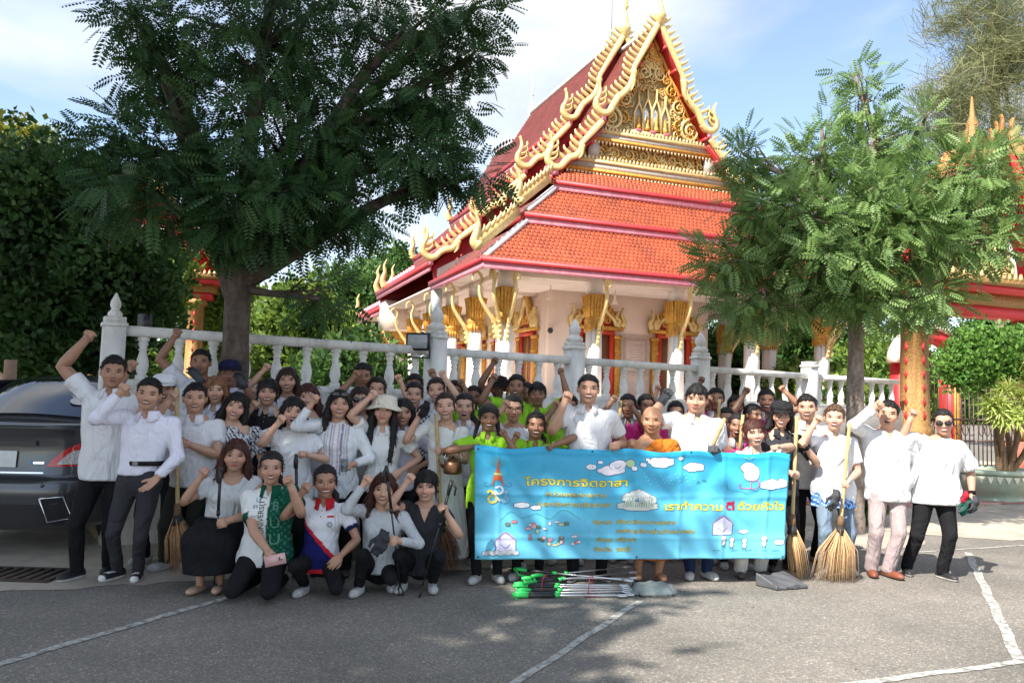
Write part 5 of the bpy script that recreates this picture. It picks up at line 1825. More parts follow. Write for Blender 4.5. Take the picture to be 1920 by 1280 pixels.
def shoe_mesh(name, upper, sole, lace=None, low=False):
    def f(X, Y, Z):
        d = s_ell(X, Y, Z, (0, -0.085, 0.03), (0.046, 0.10, 0.042 if not low else 0.03))
        d = smin(d, s_ell(X, Y, Z, (0, 0.045, 0.03), (0.040, 0.07, 0.06 if not low else 0.035)), 0.03)
        d = smin(d, s_ell(X, Y, Z, (0, -0.03, 0.014), (0.043, 0.14, 0.02)), 0.01)
        return np.maximum(d, -Z)
    V, Q = surface_net(f, (-0.07, -0.21, -0.015), (0.07, 0.14, 0.12), 0.012)
    C = np.ones((len(V), 3)) * np.array(upper)
    C[V[:, 2] < 0.021] = sole
    if lace is not None:
        m = (np.abs(V[:, 0]) < 0.022) & (V[:, 1] > -0.12) & (V[:, 1] < 0.0) & (V[:, 2] > 0.05)
        C[m] = lace
        C[V[:, 1] < -0.155] = lace
    return make_mesh(name, V, [Q], C, True, [mat('shoe', rough=0.55, vary=0.1, scale=40, vcol=True)])


W_ = (0.72, 0.72, 0.70)
SHOES = {
    'white': shoe_mesh('shoe', (0.50, 0.50, 0.49), (0.58, 0.57, 0.55), (0.40, 0.40, 0.40)),
    'chuck': shoe_mesh('shoe', (0.018, 0.018, 0.02), (0.75, 0.75, 0.72), (0.75, 0.75, 0.72)),
    'black': shoe_mesh('shoe', (0.02, 0.02, 0.022), (0.62, 0.62, 0.6)),
    'brown': shoe_mesh('shoe', (0.20, 0.06, 0.03), (0.05, 0.025, 0.02)),
    'beige': shoe_mesh('shoe', (0.50, 0.33, 0.25), (0.35, 0.24, 0.18), low=True),
    'dark': shoe_mesh('shoe', (0.07, 0.05, 0.045), (0.03, 0.03, 0.03), low=True),
    'clog': shoe_mesh('shoe', (0.32, 0.27, 0.23), (0.25, 0.21, 0.18)),
}


# ------------------------------------------------------------------ hair prototypes
def hair_sdf(style):
    def f(X, Y, Z):
        ang = np.arctan2(X, -(Y - 0.014))
        strand = 0.0018 * np.sin(ang * 34 + 3 * np.sin(Z * 40)) + 0.001 * np.sin(ang * 71 + Z * 60)
        big = {'crop': 0.013, 'short': 0.019, 'thick': 0.024}.get(style, 0.015)
        strand = strand + (0.0035 * np.sin(X * 55 + 2) * np.sin(Y * 48 + 1) * np.sin(Z * 40) if style in ('short', 'thick') else 0)
        sd0 = 0.35 if style in ('crop', 'short', 'thick', 'tied', 'bun', 'pony') else 0.75
        d = s_ell(X, Y, Z, (0, 0.014, 0.032), (0.0745 + big * sd0, 0.094 + big * 0.7, 0.084 + big)) + strand
        if style in ('crop', 'short', 'thick'):
            zl = np.interp(Y, [-0.12, -0.075, -0.045, -0.02, 0.03, 0.08, 0.12], [0.074, 0.070, 0.052, 0.004, 0.012, -0.065, -0.085])
            zl = zl + (0.006 * np.sin(X * 160) if style != 'crop' else 0)
            if style == 'thick':
                zl = zl - np.where(Y < -0.05, 0.016 + 0.06 * X, 0)
        elif style in ('tied', 'bun', 'pony'):
            zl = np.interp(Y, [-0.12, -0.07, -0.04, -0.01, 0.03, 0.08, 0.12], [0.088, 0.078, 0.050, 0.015, -0.045, -0.09, -0.10]) - 0.012 * np.exp(-(X / 0.012) ** 2) * (Y < 0)
        elif style == 'fringe':
            zl = np.interp(Y, [-0.12, -0.06, -0.035, -0.01, 0.03, 0.1], [0.030, 0.030, 0.0, -0.05, -0.08, -0.09])
        else:                                    # loose hair parted in the middle
            zl = np.interp(Y, [-0.12, -0.07, -0.03, 0.0, 0.03, 0.1], [0.075, 0.055, 0.015, -0.06, -0.10, -0.12]) - np.abs(X) * 0.35
        d = np.maximum(d, zl - Z)
        if style in ('tied', 'bun', 'pony'):
            for s in (-1, 1):
                d = smin(d, s_cone(X, Y, Z, (s * 0.070, -0.060, 0.045), (s * 0.078, -0.038, -0.055 - 0.02 * s), 0.009, 0.0045), 0.008)
        if style == 'fringe':
            for s in (-1, 1):
                d = smin(d, s_cone(X, Y, Z, (s * 0.074, -0.035, 0.02), (s * 0.076, -0.035, -0.075), 0.012, 0.006), 0.01)
        if style in ('long', 'longf', 'shoulder', 'bob'):
            bot = {'long': -0.36, 'longf': -0.42, 'shoulder': -0.22, 'bob': -0.13}[style]
            yb = {'long': 0.02, 'longf': -0.075, 'shoulder': 0.0, 'bob': -0.01}[style]
            for s in (-1, 1):
                d = smin(d, s_cone(X, Y, Z, (s * 0.074, -0.015, 0.03), (s * 0.092, 0.0, -0.10), 0.022, 0.030) + strand * 1.5, 0.02)
                d = smin(d, s_cone(X, Y, Z, (s * 0.092, 0.0, -0.10), (s * (0.100 if style != 'longf' else 0.085), yb, bot), 0.030, 0.016 if style != 'bob' else 0.026) + strand * 2, 0.015)
            d = smin(d, s_ell(X, Y, Z, (0, 0.062, bot * 0.45), (0.098, 0.05, -bot * 0.62 + 0.05)) + strand * 2, 0.03)
        if style == 'bun':
            d = smin(d, s_ell(X, Y, Z, (0, 0.10, 0.075), (0.045, 0.042, 0.042)), 0.015)
        if style == 'pony':
            d = smin(d, s_cone(X, Y, Z, (0.0, 0.11, 0.0), (0.075, 0.09, -0.12), 0.030, 0.026), 0.015)
            d = smin(d, s_cone(X, Y, Z, (0.075, 0.09, -0.12), (0.088, 0.03, -0.26), 0.026, 0.012), 0.015)
        if style == 'pigtail':
            for s in (-1, 1):
                d = smin(d, s_cone(X, Y, Z, (s * 0.075, 0.05, -0.03), (s * 0.11, 0.0, -0.20), 0.024, 0.012), 0.015)
        return d
    return f


HAIR_ME = {}


def hair_mesh(style):
    if style not in HAIR_ME:
        bot = {'long': -0.46, 'longf': -0.52, 'shoulder': -0.34, 'bob': -0.24, 'pony': -0.32, 'pigtail': -0.25}.get(style, -0.14)
        fs = hair_sdf(style)
        V, Q = surface_net(fs, (-0.15, -0.15, bot), (0.15, 0.18, 0.16), 0.0095)
        e = 0.004
        x, y, z = V.T
        g = np.stack([fs(x + e, y, z) - fs(x - e, y, z), fs(x, y + e, z) - fs(x, y - e, z), fs(x, y, z + e) - fs(x, y, z - e)], 1)
        g /= np.linalg.norm(g, axis=1)[:, None] + 1e-9
        rg = np.random.default_rng(len(style) * 7 + ord(style[0]))
        shortish = style in ('crop', 'short', 'thick', 'fringe')
        n = 420 if shortish else 520
        pick = rg.choice(len(V), min(n, len(V)), replace=False)
        BV, BQ = [], []
        for i in pick:
            p, nn = V[i], g[i]
            # hair lies along the head: away from the crown, then down
            if style in ('tied', 'bun', 'pony', 'pigtail'):
                flow = np.array([p[0] * 1.5, 1.0, 0.25 - p[2] * 3]) + rg.normal(0, 0.12, 3)
            else:
                flow = np.array([p[0] * 4, (p[1] - 0.05) * 4 if p[2] > 0.03 else 0.1, -0.8]) + rg.normal(0, 0.25, 3)
            flow = flow - nn * (flow @ nn)
            flow /= np.linalg.norm(flow) + 1e-9
            if style in ('tied', 'bun', 'pony', 'pigtail') and (p[1] > 0.02 or p[2] < 0.0):
                continue
            if style in ('crop', 'short') and (p[1] < -0.04 or p[2] < 0.045):
                flow = np.array([p[0] * 3, -0.2, 0.8 if p[2] > 0.045 else -0.6]) + rg.normal(0, 0.3, 3)
                flow = flow - nn * (flow @ nn)
                flow /= np.linalg.norm(flow) + 1e-9
            L = rg.uniform(0.018, 0.034) * (0.6 if style in ('crop', 'short') and p[2] < 0.045 else 1.0 if style == 'crop' else 0.7 if style in ('tied', 'bun', 'pony', 'pigtail') else 1.35 if shortish else 1.9)
            w = rg.uniform(0.0025, 0.0045)
            sd_ = np.cross(nn, flow)
            lift = rg.uniform(0.001, 0.006 if shortish else 0.004)
            k0 = len(BV)
            for t, ww in ((0, 1.0), (0.55, 0.8), (1.0, 0.15)):
                c = p + flow * L * t + nn * (0.001 + lift * t) - np.array([0, 0, 0.004]) * t * t
                BV += [c - sd_ * w * ww, c + sd_ * w * ww]
            BQ += [(k0, k0 + 1, k0 + 3, k0 + 2), (k0 + 2, k0 + 3, k0 + 5, k0 + 4)]
        BQ = np.array(BQ) + len(V)
        HAIR_ME[style] = make_mesh('hair', np.vstack([V, np.array(BV)]), [Q, BQ], None, True, [mat('hair_black', (0.012, 0.010, 0.010), 0.5)])
    return HAIR_ME[style]


def hair_mat(c):
    n = 'hair_%d_%d_%d' % tuple(int(v * 1000) for v in c)
    return mat(n, c, 0.55, vary=0.35, scale=30, bump=0.3, bscale=150, spec=0.3)


BLK, DBR, RBR, BLD = (0.012, 0.010, 0.010), (0.028, 0.016, 0.012), (0.060, 0.020, 0.014), (0.22, 0.10, 0.045)
M_SKIN = mat('skin', rough=0.44, vary=0.08, scale=22, vcol=True, spec=0.45, bump=0.08, bscale=200)


def cloth(name, rough=0.88):
    return mat('cloth_' + name, rough=rough, vary=0.05, scale=9, vcol=True, bump=0.10, bscale=90, spec=0.15, wrinkle=0.6)


M_CLOTH = cloth('plain')
LIGHT, FAIR, TAN, BROWN, DEEP = (0.57, 0.335, 0.235), (0.48, 0.27, 0.18), (0.37, 0.198, 0.125), (0.26, 0.13, 0.078), (0.175, 0.085, 0.05)


def row_y(px, off):
    return 6.5 + 0.000854 * (px - 137) + off


def ik(S, T, l1, l2, hint):
    S, T = np.array(S, float), np.array(T, float)
    d = T - S
    L = np.linalg.norm(d)
    if L > 0.97 * (l1 + l2):
        k = min(1.14, L / (0.97 * (l1 + l2)))
        l1, l2 = l1 * k, l2 * k
        if L > 0.985 * (l1 + l2):
            T = S + d / L * 0.985 * (l1 + l2)
            d = T - S
            L = np.linalg.norm(d)
    L = max(L, abs(l1 - l2) + 0.02)
    u = d / (np.linalg.norm(d) + 1e-9)
    a = (l1 * l1 - l2 * l2 + L * L) / (2 * L)
    hgt = math.sqrt(max(0.0, l1 * l1 - a * a))
    h = np.array(hint, float)
    h = h - u * (h @ u)
    h /= (np.linalg.norm(h) + 1e-9)
    E = S + u * a + h * hgt
    return E, T


def hand_arrays(kind, E, Wp, palm, mirror, col, scale):
    V, Q = HAND[kind]
    V = V * scale
    if mirror:
        V = V * np.array([-1, 1, 1])
        Q = Q[:, ::-1]
    z = Wp - E
    z = z / (np.linalg.norm(z) + 1e-9)
    y = -np.array(palm, float)
    y = y - z * (y @ z)
    if np.linalg.norm(y) < 1e-3:
        y = np.array([0, 1.0, 0]) - z * z[1]
    y /= np.linalg.norm(y)
    x = np.cross(y, z)
    return V @ np.array([x, y, z]) + Wp, Q, np.ones((len(V), 3)) * np.array(col)


PEOPLE = {}
PROF_M = np.array([  # z, half width, half depth (fractions of height)
    (0.44, 0.098, 0.068), (0.52, 0.101, 0.070), (0.60, 0.096, 0.066), (0.70, 0.103, 0.070), (0.77, 0.106, 0.064), (0.812, 0.086, 0.050), (0.842, 0.048, 0.038), (0.87, 0.036, 0.034)])
PROF_F = np.array([
    (0.44, 0.102, 0.070), (0.52, 0.103, 0.072), (0.61, 0.083, 0.060), (0.70, 0.092, 0.072), (0.77, 0.094, 0.060), (0.812, 0.076, 0.046), (0.842, 0.042, 0.034), (0.87, 0.032, 0.030)])


LEGS_DEFAULT = dict(col=(0.016, 0.016, 0.02), h=0.028)


def person(label, px, top, off=0.0, sex='m', skin=TAN, hair='short', hcol=BLK, mouth='smile', shirt=None, legs=None, l='down', r='down',
           fl=None, H=None, bx=None, girth=1.0, yaw=0.0, tilt=0.0, nod=0.0, hs=None, pose=None, feet=None, shoes='white', extras=(), dep=None, group=None, hand_kind=None, child=False):
    Yd = dep if dep is not None else row_y(px, off)
    if legs is None and not (shirt or {}).get('dress'):
        legs = LEGS_DEFAULT
    if fl is None:
        fl = STEP_Z if off >= 0.95 else 0.0
    tp = at(px, top, Yd)
    base = Vector((tp.x, Yd, fl))
    if bx is not None:
        base.x = at(bx, 900, Yd).x
    ztop = tp.z - 0.015
    if pose is None:
        H = ztop - fl
        lift = 0.0
    else:
        H = H or 1.58
        lift = ztop - fl - H                      # negative: pelvis lowered
    if pose is None and not (1.15 < H < 1.9):
        print('HEIGHT', label, round(H, 2))
    fem = sex == 'f'
    hs = hs or (1.07 if not child else 1.0)
    if fem:
        hs *= 0.98
    auto = math.atan2(-base.x, base.y)
    head_yaw = yaw + auto * 0.95 + RNG.uniform(-0.10, 0.10)
    tilt = tilt + RNG.uniform(-0.05, 0.05)
    nod = nod + RNG.uniform(-0.05, 0.06)
    yaw = yaw * 0.6 + auto * 0.65
    root = empty('person', tuple(base))
    PEOPLE[label] = root
    tag(root, label, 'person', group)
    hx = tp.x - base.x                             # head offset = lean
    hc = np.array([hx, -0.03, ztop - fl - 0.112 * hs])
    neck = np.array([hx * 0.92, 0.012, hc[2] - 0.142 * hs])
    zp = 0.50 * H + lift                           # pelvis height
    pel = np.array([0, 0.0 if pose is None else pose.get('py', 0.05), zp])
    prof = (PROF_F if fem else PROF_M).copy()
    prof[:, 1:] *= H * girth
    if child:
        prof[:, 1:] *= 0.90
    zs = prof[:, 0] * H + lift
    zneck = neck[2]
    # keep the profile's top at the neck base
    k = (zneck - zp) / (0.842 * H + lift - zp)
    zs = zp + (zs - zp) * k
    wxs, wys = prof[:, 1], prof[:, 2]

    def spine(Z):
        t = np.clip((Z - zp) / (zneck - zp), -0.3, 1.15)
        return hx * 0.92 * t, pel[1] + (neck[1] - pel[1]) * t

    sh_z = zp + (0.79 * H + lift - zp) * k
    sw = (0.113 if not fem else 0.102) * H * (0.94 + 0.06 * girth) * (0.92 if child else 1)
    cx_s, cy_s = spine(sh_z)
    cy, sn = math.cos(yaw), math.sin(yaw)
    Ssh = {}
    l1, l2 = 0.172 * H, 0.150 * H
    ARM = {}
    for side, spec in (('l', l), ('r', r)):
        s = -1 if side == 'l' else 1
        S = np.array([cx_s + s * sw * cy, cy_s + s * sw * sn, sh_z])
        if spec == 'none':
            Ssh[side] = S
            continue
        kind = 'relax'
        palm = (-s * 0.6, -0.4, 0)
        if spec == 'down':
            T_ = S + np.array([s * 0.075 * girth * H / 1.6, -0.03, -0.96 * (l1 + l2)])
            hint = (s * 0.5, 1.0, 0)
        elif spec == 'front':
            T_ = S + np.array([-s * 0.10, -0.22, -0.26])
            hint = (s * 0.8, 0.3, -0.6)
        else:
            d = dict(dy=-0.22, k='fist', hint=None, palm=(0, -1, 0.0), z=None)
            if len(spec) > 2:
                d.update(spec[2])
            kind = d['k']
            palm = d['palm']
            q = at(spec[0], spec[1], Yd + d['dy'])
            T_ = np.array([q.x - base.x, d['dy'], q.z - fl])
            up = T_[2] > S[2] - 0.02
            hint = d['hint'] or ((s * 0.75, -0.25, -1.0) if up else (s * 0.8, 0.5, -0.5))
            if T_[2] > S[2] + 0.12:
                S = S + np.array([-s * 0.012, 0, 0.030 * H])
        Ssh[side] = S
        # aim the wrist so that the hand's middle sits on the target
        E, Wp = ik(S, T_, l1, l2 + (0.055 if spec not in ('down', 'front') else 0), hint)
        fdir = (Wp - E) / (np.linalg.norm(Wp - E) + 1e-9)
        if spec not in ('down', 'front'):
            Wp = Wp - fdir * 0.055
        ARM[side] = (S, E, Wp, kind, palm)
    # ---- body: head, neck, chest core and arms in one mesh
    mb = MB()
    browc = np.minimum(np.array(hcol) * 1.2, 0.05) if hair != 'bald' else np.array(skin) * 0.5
    V, Qs, Ts, C = head_parts(1 if fem or child else 0, mouth, skin, browc, fem and not child)
    jw_ = RNG.uniform(0.90, 1.07) * (1.05 if girth > 1.1 else 1.0)
    V = V.copy()
    V[:, 0] *= 1 + (jw_ - 1) * np.clip(-V[:, 2] / 0.08, 0, 1)
    V = V * hs * np.array([1.09 * RNG.uniform(0.97, 1.04) * (1.03 if girth > 1.1 else 1), 1.0, RNG.uniform(0.98, 1.02)])
    Rm = Matrix.Rotation(head_yaw, 3, 'Z') @ Matrix.Rotation(tilt, 3, 'Y') @ Matrix.Rotation(nod, 3, 'X')
    Rn = np.array(Rm)
    V = V @ Rn.T + hc
    o_ = mb.n
    mb.add(V, np.concatenate(Qs), np.concatenate(Ts) if Ts else None, col=C)
    cz = zneck - 0.09 * H
    ccx, ccy = spine(cz)
    mb.ell((ccx, ccy, cz), (0.088 * H * girth, 0.054 * H * girth, 0.115 * H), 16, 12, col=skin)
    gloves = dict(e for e in extras if e[0] in ('glove_l', 'glove_r'))
    a_s = (H / 1.66) * (0.92 + 0.08 * girth) * (0.9 if fem else 1.0) * (girth ** 0.5)
    for side, (S, E, Wp, kind, palm) in ARM.items():
        m1, m2 = S + (E - S) * 0.5, E + (Wp - E) * 0.45
        e0, e1 = E + (S - E) * 0.12, E + (Wp - E) * 0.12
        mb.tube([S, m1, e0, E, e1, m2, E + (Wp - E) * 0.8, Wp + (Wp - E) * 0.04], [0.052 * a_s, 0.048 * a_s, 0.041 * a_s, 0.040 * a_s, 0.042 * a_s, 0.040 * a_s, 0.030 * a_s, 0.027 * a_s], 10, col=skin)
        hsz = (0.98 if not fem else 0.88) * (0.88 if child else 1.0) * (H / 1.66) ** 0.5 if pose is None else (0.9 if fem else 1.0)
        mirr = (side == 'r')
        if side == 'l' and kind == 'fist' and palm[1] < 0:
            mirr = True
        elif side == 'r' and kind == 'fist' and palm[1] < 0:
            mirr = False
        Vh, Qh, Ch = hand_arrays(kind, E, Wp, palm, mirr, np.array(skin) * 1.02, hsz * (1.10 if 'glove_' + side in gloves else 1.0))
        if 'glove_' + side in gloves:
            g = MB()
            g.add(Vh, Qh, col=gloves['glove_' + side])
            g.tube([Wp - (Wp - E) * 0.22, Wp + (Wp - E) * 0.1], [0.036 * a_s, 0.036 * a_s], 10, col=gloves['glove_' + side])
            g.build('glove', M_CLOTH, root, True, True)
        else:
            mb.add(Vh, Qh, col=Ch)
    # ---- legs
    hipw = 0.053 * H * (0.9 + 0.1 * girth)
    HK = {}
    for side, s in (('l', -1), ('r', 1)):
        hip = np.array([pel[0] + s * hipw, pel[1], zp])
        if pose is not None:
            kn, an = np.array(pose[side][0], float), np.array(pose[side][1], float)
            fd = pose[side][2] if len(pose[side]) > 2 else (s * 0.15, -1.0)
        else:
            if feet:
                q = ground(*feet[0 if s < 0 else 1], z=fl)
                an = np.array([q.x - base.x, min(0.25, max(-0.25, q.y - base.y)) + 0.05, 0.075])
            else:
                an = np.array([s * 0.062 * H, 0.03, 0.075])
            kn, an = ik(hip, an, 0.245 * H, 0.222 * H, (s * 0.25, -1, 0))
            fd = (s * 0.28, -1.0)
        HK[side] = (hip, kn, an, fd)
    if legs:
        lk = legs.get('kind', 'trousers')
        lc = np.array(legs.get('col', (0.02, 0.02, 0.022)))
        lr = legs.get('loose', 1.0)
        hips = s_hips = None

        def f_legs(X, Y, Z):
            hemf = (shirt or {}).get('hem', 0.455)
            kk_ = 1.0 if hemf > 0.5 else 0.86
            d = s_ell(X, Y, Z, (pel[0], pel[1] + (0.008 if kk_ < 1 else 0), zp + (0.03 if kk_ == 1 else 0.005) * H), (0.100 * H * girth * kk_, 0.070 * H * girth * kk_, 0.085 * H))
            for side in 'lr':
                hip, kn, an, fd = HK[side]
                dd = s_cone(X, Y, Z, hip, kn, 0.056 * H * girth * (0.95 + 0.05 * lr) * (1.0 if kk_ == 1 else 0.93), 0.034 * H * (0.5 + 0.5 * lr) * girth ** 0.5)
                end = an if lk != 'shorts' else kn + (an - kn) * 0.1
                dd = smin(dd, s_cone(X, Y, Z, kn, end, 0.0335 * H * (0.5 + 0.5 * lr) * girth ** 0.5, 0.029 * H * lr), 0.012)
                d = smin(d, dd, 0.025)
            wr = 0.0035 * np.sin(62 * Z + 18 * X + 3 * np.sin(20 * X + 13 * Z)) * np.clip(1 - Z * 2.2, 0, 1) + 0.002 * np.sin(30 * Z - 22 * X + px)
            d = d + wr
            return np.maximum(d, 0.035 - Z)

        def f_skirt(X, Y, Z):
            hem = legs.get('hem', 0.30)
            t = np.clip((Z - hem) / (zp + 0.1 * H - hem), 0, 1)
            kx = 0.5 * (HK['l'][1] + HK['r'][1])
            cx = kx[0] * (1 - t) + pel[0] * t
            cyy = (kx[1] * 0.6 if pose is not None else 0.0) * (1 - t) + pel[1] * t
            w = legs.get('w', 0.125) * H * girth * (1 - t) + 0.092 * H * girth * t
            dp = (legs.get('d', 0.11) * H * (1 - t) + 0.07 * H * t) * girth
            ang = np.arctan2(Y - cyy, X - cx)
            d = (np.sqrt(((X - cx) / w) ** 2 + ((Y - cyy) / dp) ** 2) - 1) * np.minimum(w, dp) + 0.006 * np.sin(ang * 9 + 3 * Z) * (1 - t)
            if pose is not None:
                for side in 'lr':
                    hip, kn, an, fd = HK[side]
                    d = smin(d, s_cone(X, Y, Z, hip, kn, 0.095 * H, 0.058 * H), 0.13)
                    d = smin(d, s_cone(X, Y, Z, kn, kn + (an - kn) * 0.8, 0.06 * H, 0.07 * H), 0.13)
            return np.maximum(np.maximum(d, hem - Z), Z - (zp + 0.1 * H))
        pts = np.array([q for side in 'lr' for q in HK[side][:3]] + [pel])
        lo = pts.min(0) - 0.20 * H * girth * np.array([0.62, 0.62, 0.5])
        hi = pts.max(0) + 0.20 * H * girth * np.array([0.62, 0.62, 0.85])
        lo[2] = max(lo[2], 0.0)
        ff = f_skirt if lk == 'skirt' else f_legs
        V, Q = surface_net(ff, lo, hi, legs.get('h', 0.018))
        if len(V):
            C = np.ones((len(V), 3)) * lc
            o = link(bpy.data.objects.new('skirt' if lk == 'skirt' else 'trousers', make_mesh('trousers', V, [Q], C, True, [M_CLOTH])), root)
        if lk in ('skirt', 'shorts') or legs.get('bare'):   # bare shins below the hem
            mb.tube([(ccx, ccy, cz), pel + np.array([0, 0, 0.0])], [0.07, 0.07], 10, col=skin)
            for side in 'lr':
                hip, kn, an, fd = HK[side]
                ad = np.array([an[0], an[1], max(0.03, an[2] - 0.05)])
                mb.tube([pel + np.array([0, 0, 0.06]), hip, hip + (kn - hip) * 0.9, kn + (an - kn) * 0.3, kn + (an - kn) * 0.6, an, ad], [0.06, 0.06, 0.04, 0.045 * a_s, 0.047 * a_s, 0.034 * a_s, 0.036 * a_s], 10, col=skin)
        if shoes:
            for side in 'lr':
                hip, kn, an, fd = HK[side]
                if pose is not None and pose[side][-1] == 'noshoe':
                    continue
                if shoes == 'barefoot':
                    mb.ell((an[0] + fd[0] * 0.07, an[1] - 0.07, 0.045), (0.042, 0.115, 0.032), 10, 7, col=skin)
                    continue
                sh = link(bpy.data.objects.new('shoe', SHOES[shoes]), root)
                sh.location = (an[0] + fd[0] * 0.02, an[1] - 0.02, max(0.0, an[2] - 0.085) if pose is not None else 0.002)
                sh.rotation_euler = (0, 0, math.atan2(fd[0], -fd[1]))
                kk = 0.98 if not fem else 0.9
                sh.scale = (kk, kk, kk)
    # ---- upper garment
    sd = shirt or {}
    stype = sd.get('type', 'polo')
    col = np.array(sd.get('col', (0.80, 0.79, 0.80)))
    if stype != 'robe':
        hem = sd.get('hem', 0.455) * H + lift
        hem = zp + (hem - zp) * (k if hem > zp else 1.0)
        loose = sd.get('loose', 1.06)
        slv = sd.get('sleeve', 0.62)              # fraction of the upper arm, or 1.9 for long
        neckr = sd.get('neck', 0.062) * (H / 1.65)
        vneck = sd.get('v', 0.05 if stype in ('polo', 'shirt') else 0.0)
        dress = sd.get('dress')
        ph = px * 0.37

        def f_shirt(X, Y, Z):
            cx, cyy = spine(Z)
            if pose is None:
                zl = np.maximum(zs[0], Z)
            else:
                zl = Z
            wx = np.interp(Z, zs, wxs) * loose
            wy = np.interp(Z, zs, wys) * loose
            if dress:
                t = np.clip((zp + 0.06 * H - Z) / (zp - hem), 0, 1)
                wx = wx + t * dress * H
                wy = wy + t * dress * H * 0.8
            XX, YY = X - cx, Y - cyy
            if yaw:
                XX, YY = XX * cy + YY * sn, -XX * sn + YY * cy
            d = (np.sqrt((XX / wx) ** 2 + (YY / wy) ** 2) - 1) * np.minimum(wx, wy)
            if fem and not child:
                for s in (-1, 1):
                    bz = zp + (0.715 * H + lift - zp) * k
                    d = smin(d, s_ell(XX, YY, Z, (s * 0.043 * H, -0.045 * H * girth, bz), (0.036 * H * girth, 0.032 * H * girth, 0.034 * H)), 0.03)
            elif girth > 1.08:
                d = smin(d, s_ell(XX, YY, Z, (0, -0.02 * H, zp + 0.10 * H), (0.085 * H * girth, 0.066 * H * girth, 0.10 * H)), 0.05)
            d = np.maximum(d, Z - zneck - 0.012)
            for side, (S, E, Wp, _, _) in ARM.items():
                r0, r1 = 0.060 * a_s * loose, 0.060 * a_s * loose
                if slv <= 1.0:
                    e = S + (E - S) * slv
                    dd = s_cone(X, Y, Z, S, e, r0, r1 + sd.get('flare', 0.004))
                    ax = (E - S) / np.linalg.norm(E - S)
                    dd = np.maximum(dd, (X - e[0]) * ax[0] + (Y - e[1]) * ax[1] + (Z - e[2]) * ax[2])
                elif slv > 1.0:
                    e = E + (Wp - E) * (slv - 1.0)
                    dd = s_cone(X, Y, Z, S, E, r0, 0.052 * a_s)
                    d3 = s_cone(X, Y, Z, E, e, 0.052 * a_s, 0.040 * a_s + sd.get('flare', 0.0))
                    ax = (Wp - E) / np.linalg.norm(Wp - E)
                    d3 = np.maximum(d3, (X - e[0]) * ax[0] + (Y - e[1]) * ax[1] + (Z - e[2]) * ax[2])
                    dd = smin(dd, d3, 0.02)
                d = smin(d, dd, 0.035)
            for side, S in Ssh.items():
                if slv > 0:
                    d = smin(d, s_ell(X, Y, Z, S, (0.055 * a_s, 0.055 * a_s, 0.05 * a_s)), 0.03)
            zz = (Z - zp) / H
            wr = 0.0032 * np.sin(17 * X + 21 * Z + ph + 2.2 * np.sin(9 * X - 7 * Z + ph)) * np.sin(8 * Z + ph) + 0.0022 * np.sin(33 * X - 16 * Z + ph * 3 + 2 * np.sin(12 * Z)) * np.clip(1.2 - (Z - hem) * 3, 0.15, 1)
            d = d + wr * sd.get('wrinkle', 1.0)
            nx, ny = spine(zneck)
            rn = np.sqrt((X - nx) ** 2 + (Y - ny + 0.012) ** 2)
            cut = np.maximum(rn - neckr, (zneck - sd.get('drop', 0.025)) - Z)
            d = np.maximum(d, -cut)
            if vneck:
                vz = zneck - 0.02 - vneck
                cv = np.maximum(np.maximum(np.abs(X - nx) - 0.36 * (Z - vz), vz - Z), (Y - ny) + 0.0)
                d = np.maximum(d, -cv)
            if sd.get('wide'):                    # wide scooped neckline
                cw = s_ell(X, Y, Z, (nx, ny - 0.06, zneck), (sd['wide'], 0.09, 0.09))
                d = np.maximum(d, -cw)
            return np.maximum(d, hem - Z)
        pts = [np.array([-0.13 * H * girth * loose, -0.12 * H * girth * loose, hem]), np.array([0.13 * H * girth * loose, 0.10 * H * girth * loose, zneck])]
        if dress:
            pts += [np.array([-(0.12 + dress) * H, -(0.12 + dress) * H, hem]), np.array([(0.12 + dress) * H, (0.12 + dress) * H, hem])]
        pts += [np.array([hx - 0.1, -0.1, zneck]), np.array([hx + 0.1, 0.1, zneck])]
        for side, (S, E, Wp, _, _) in ARM.items():
            pts += [S, S + (E - S) * min(1, slv)]
            if slv > 1:
                pts += [E, Wp]
        pts = np.array(pts)
        V, Q = surface_net(f_shirt, pts.min(0) - 0.085, pts.max(0) + 0.085, sd.get('h', 0.0165))
        C = np.ones((len(V), 3)) * col
        if 'paint' in sd:
            t = (V[:, 2] - hem) / max(0.01, zneck - hem)
            on_arm = np.zeros(len(V))
            for side, (S, E, Wp, _, _) in ARM.items():
                s = -1 if side == 'l' else 1
                ax = E - S
                tt = ((V - S) @ ax) / (ax @ ax)
                rr_ = np.linalg.norm(V - S - np.clip(tt, 0, 1)[:, None] * ax, axis=1)
                on_arm = np.where((tt > 0.22) & (rr_ < 0.085 * a_s) & (s * (V[:, 0] - (S[0])) > -0.05), s * np.clip(tt, 0.01, 2), on_arm)
            cxv, _ = spine(V[:, 2])
            C = sd['paint'](V, V[:, 0] - cxv, t, on_arm, C)
        o = link(bpy.data.objects.new('dress' if dress else 'shirt', make_mesh('shirt', V, [Q], C, True, [M_CLOTH])), root)
        root['_sh'] = 1
        SHIRT_OF[label] = (o, V, Q, zneck, spine, H, base)
        ccol = sd.get('collar', col if stype in ('polo', 'shirt') else None)
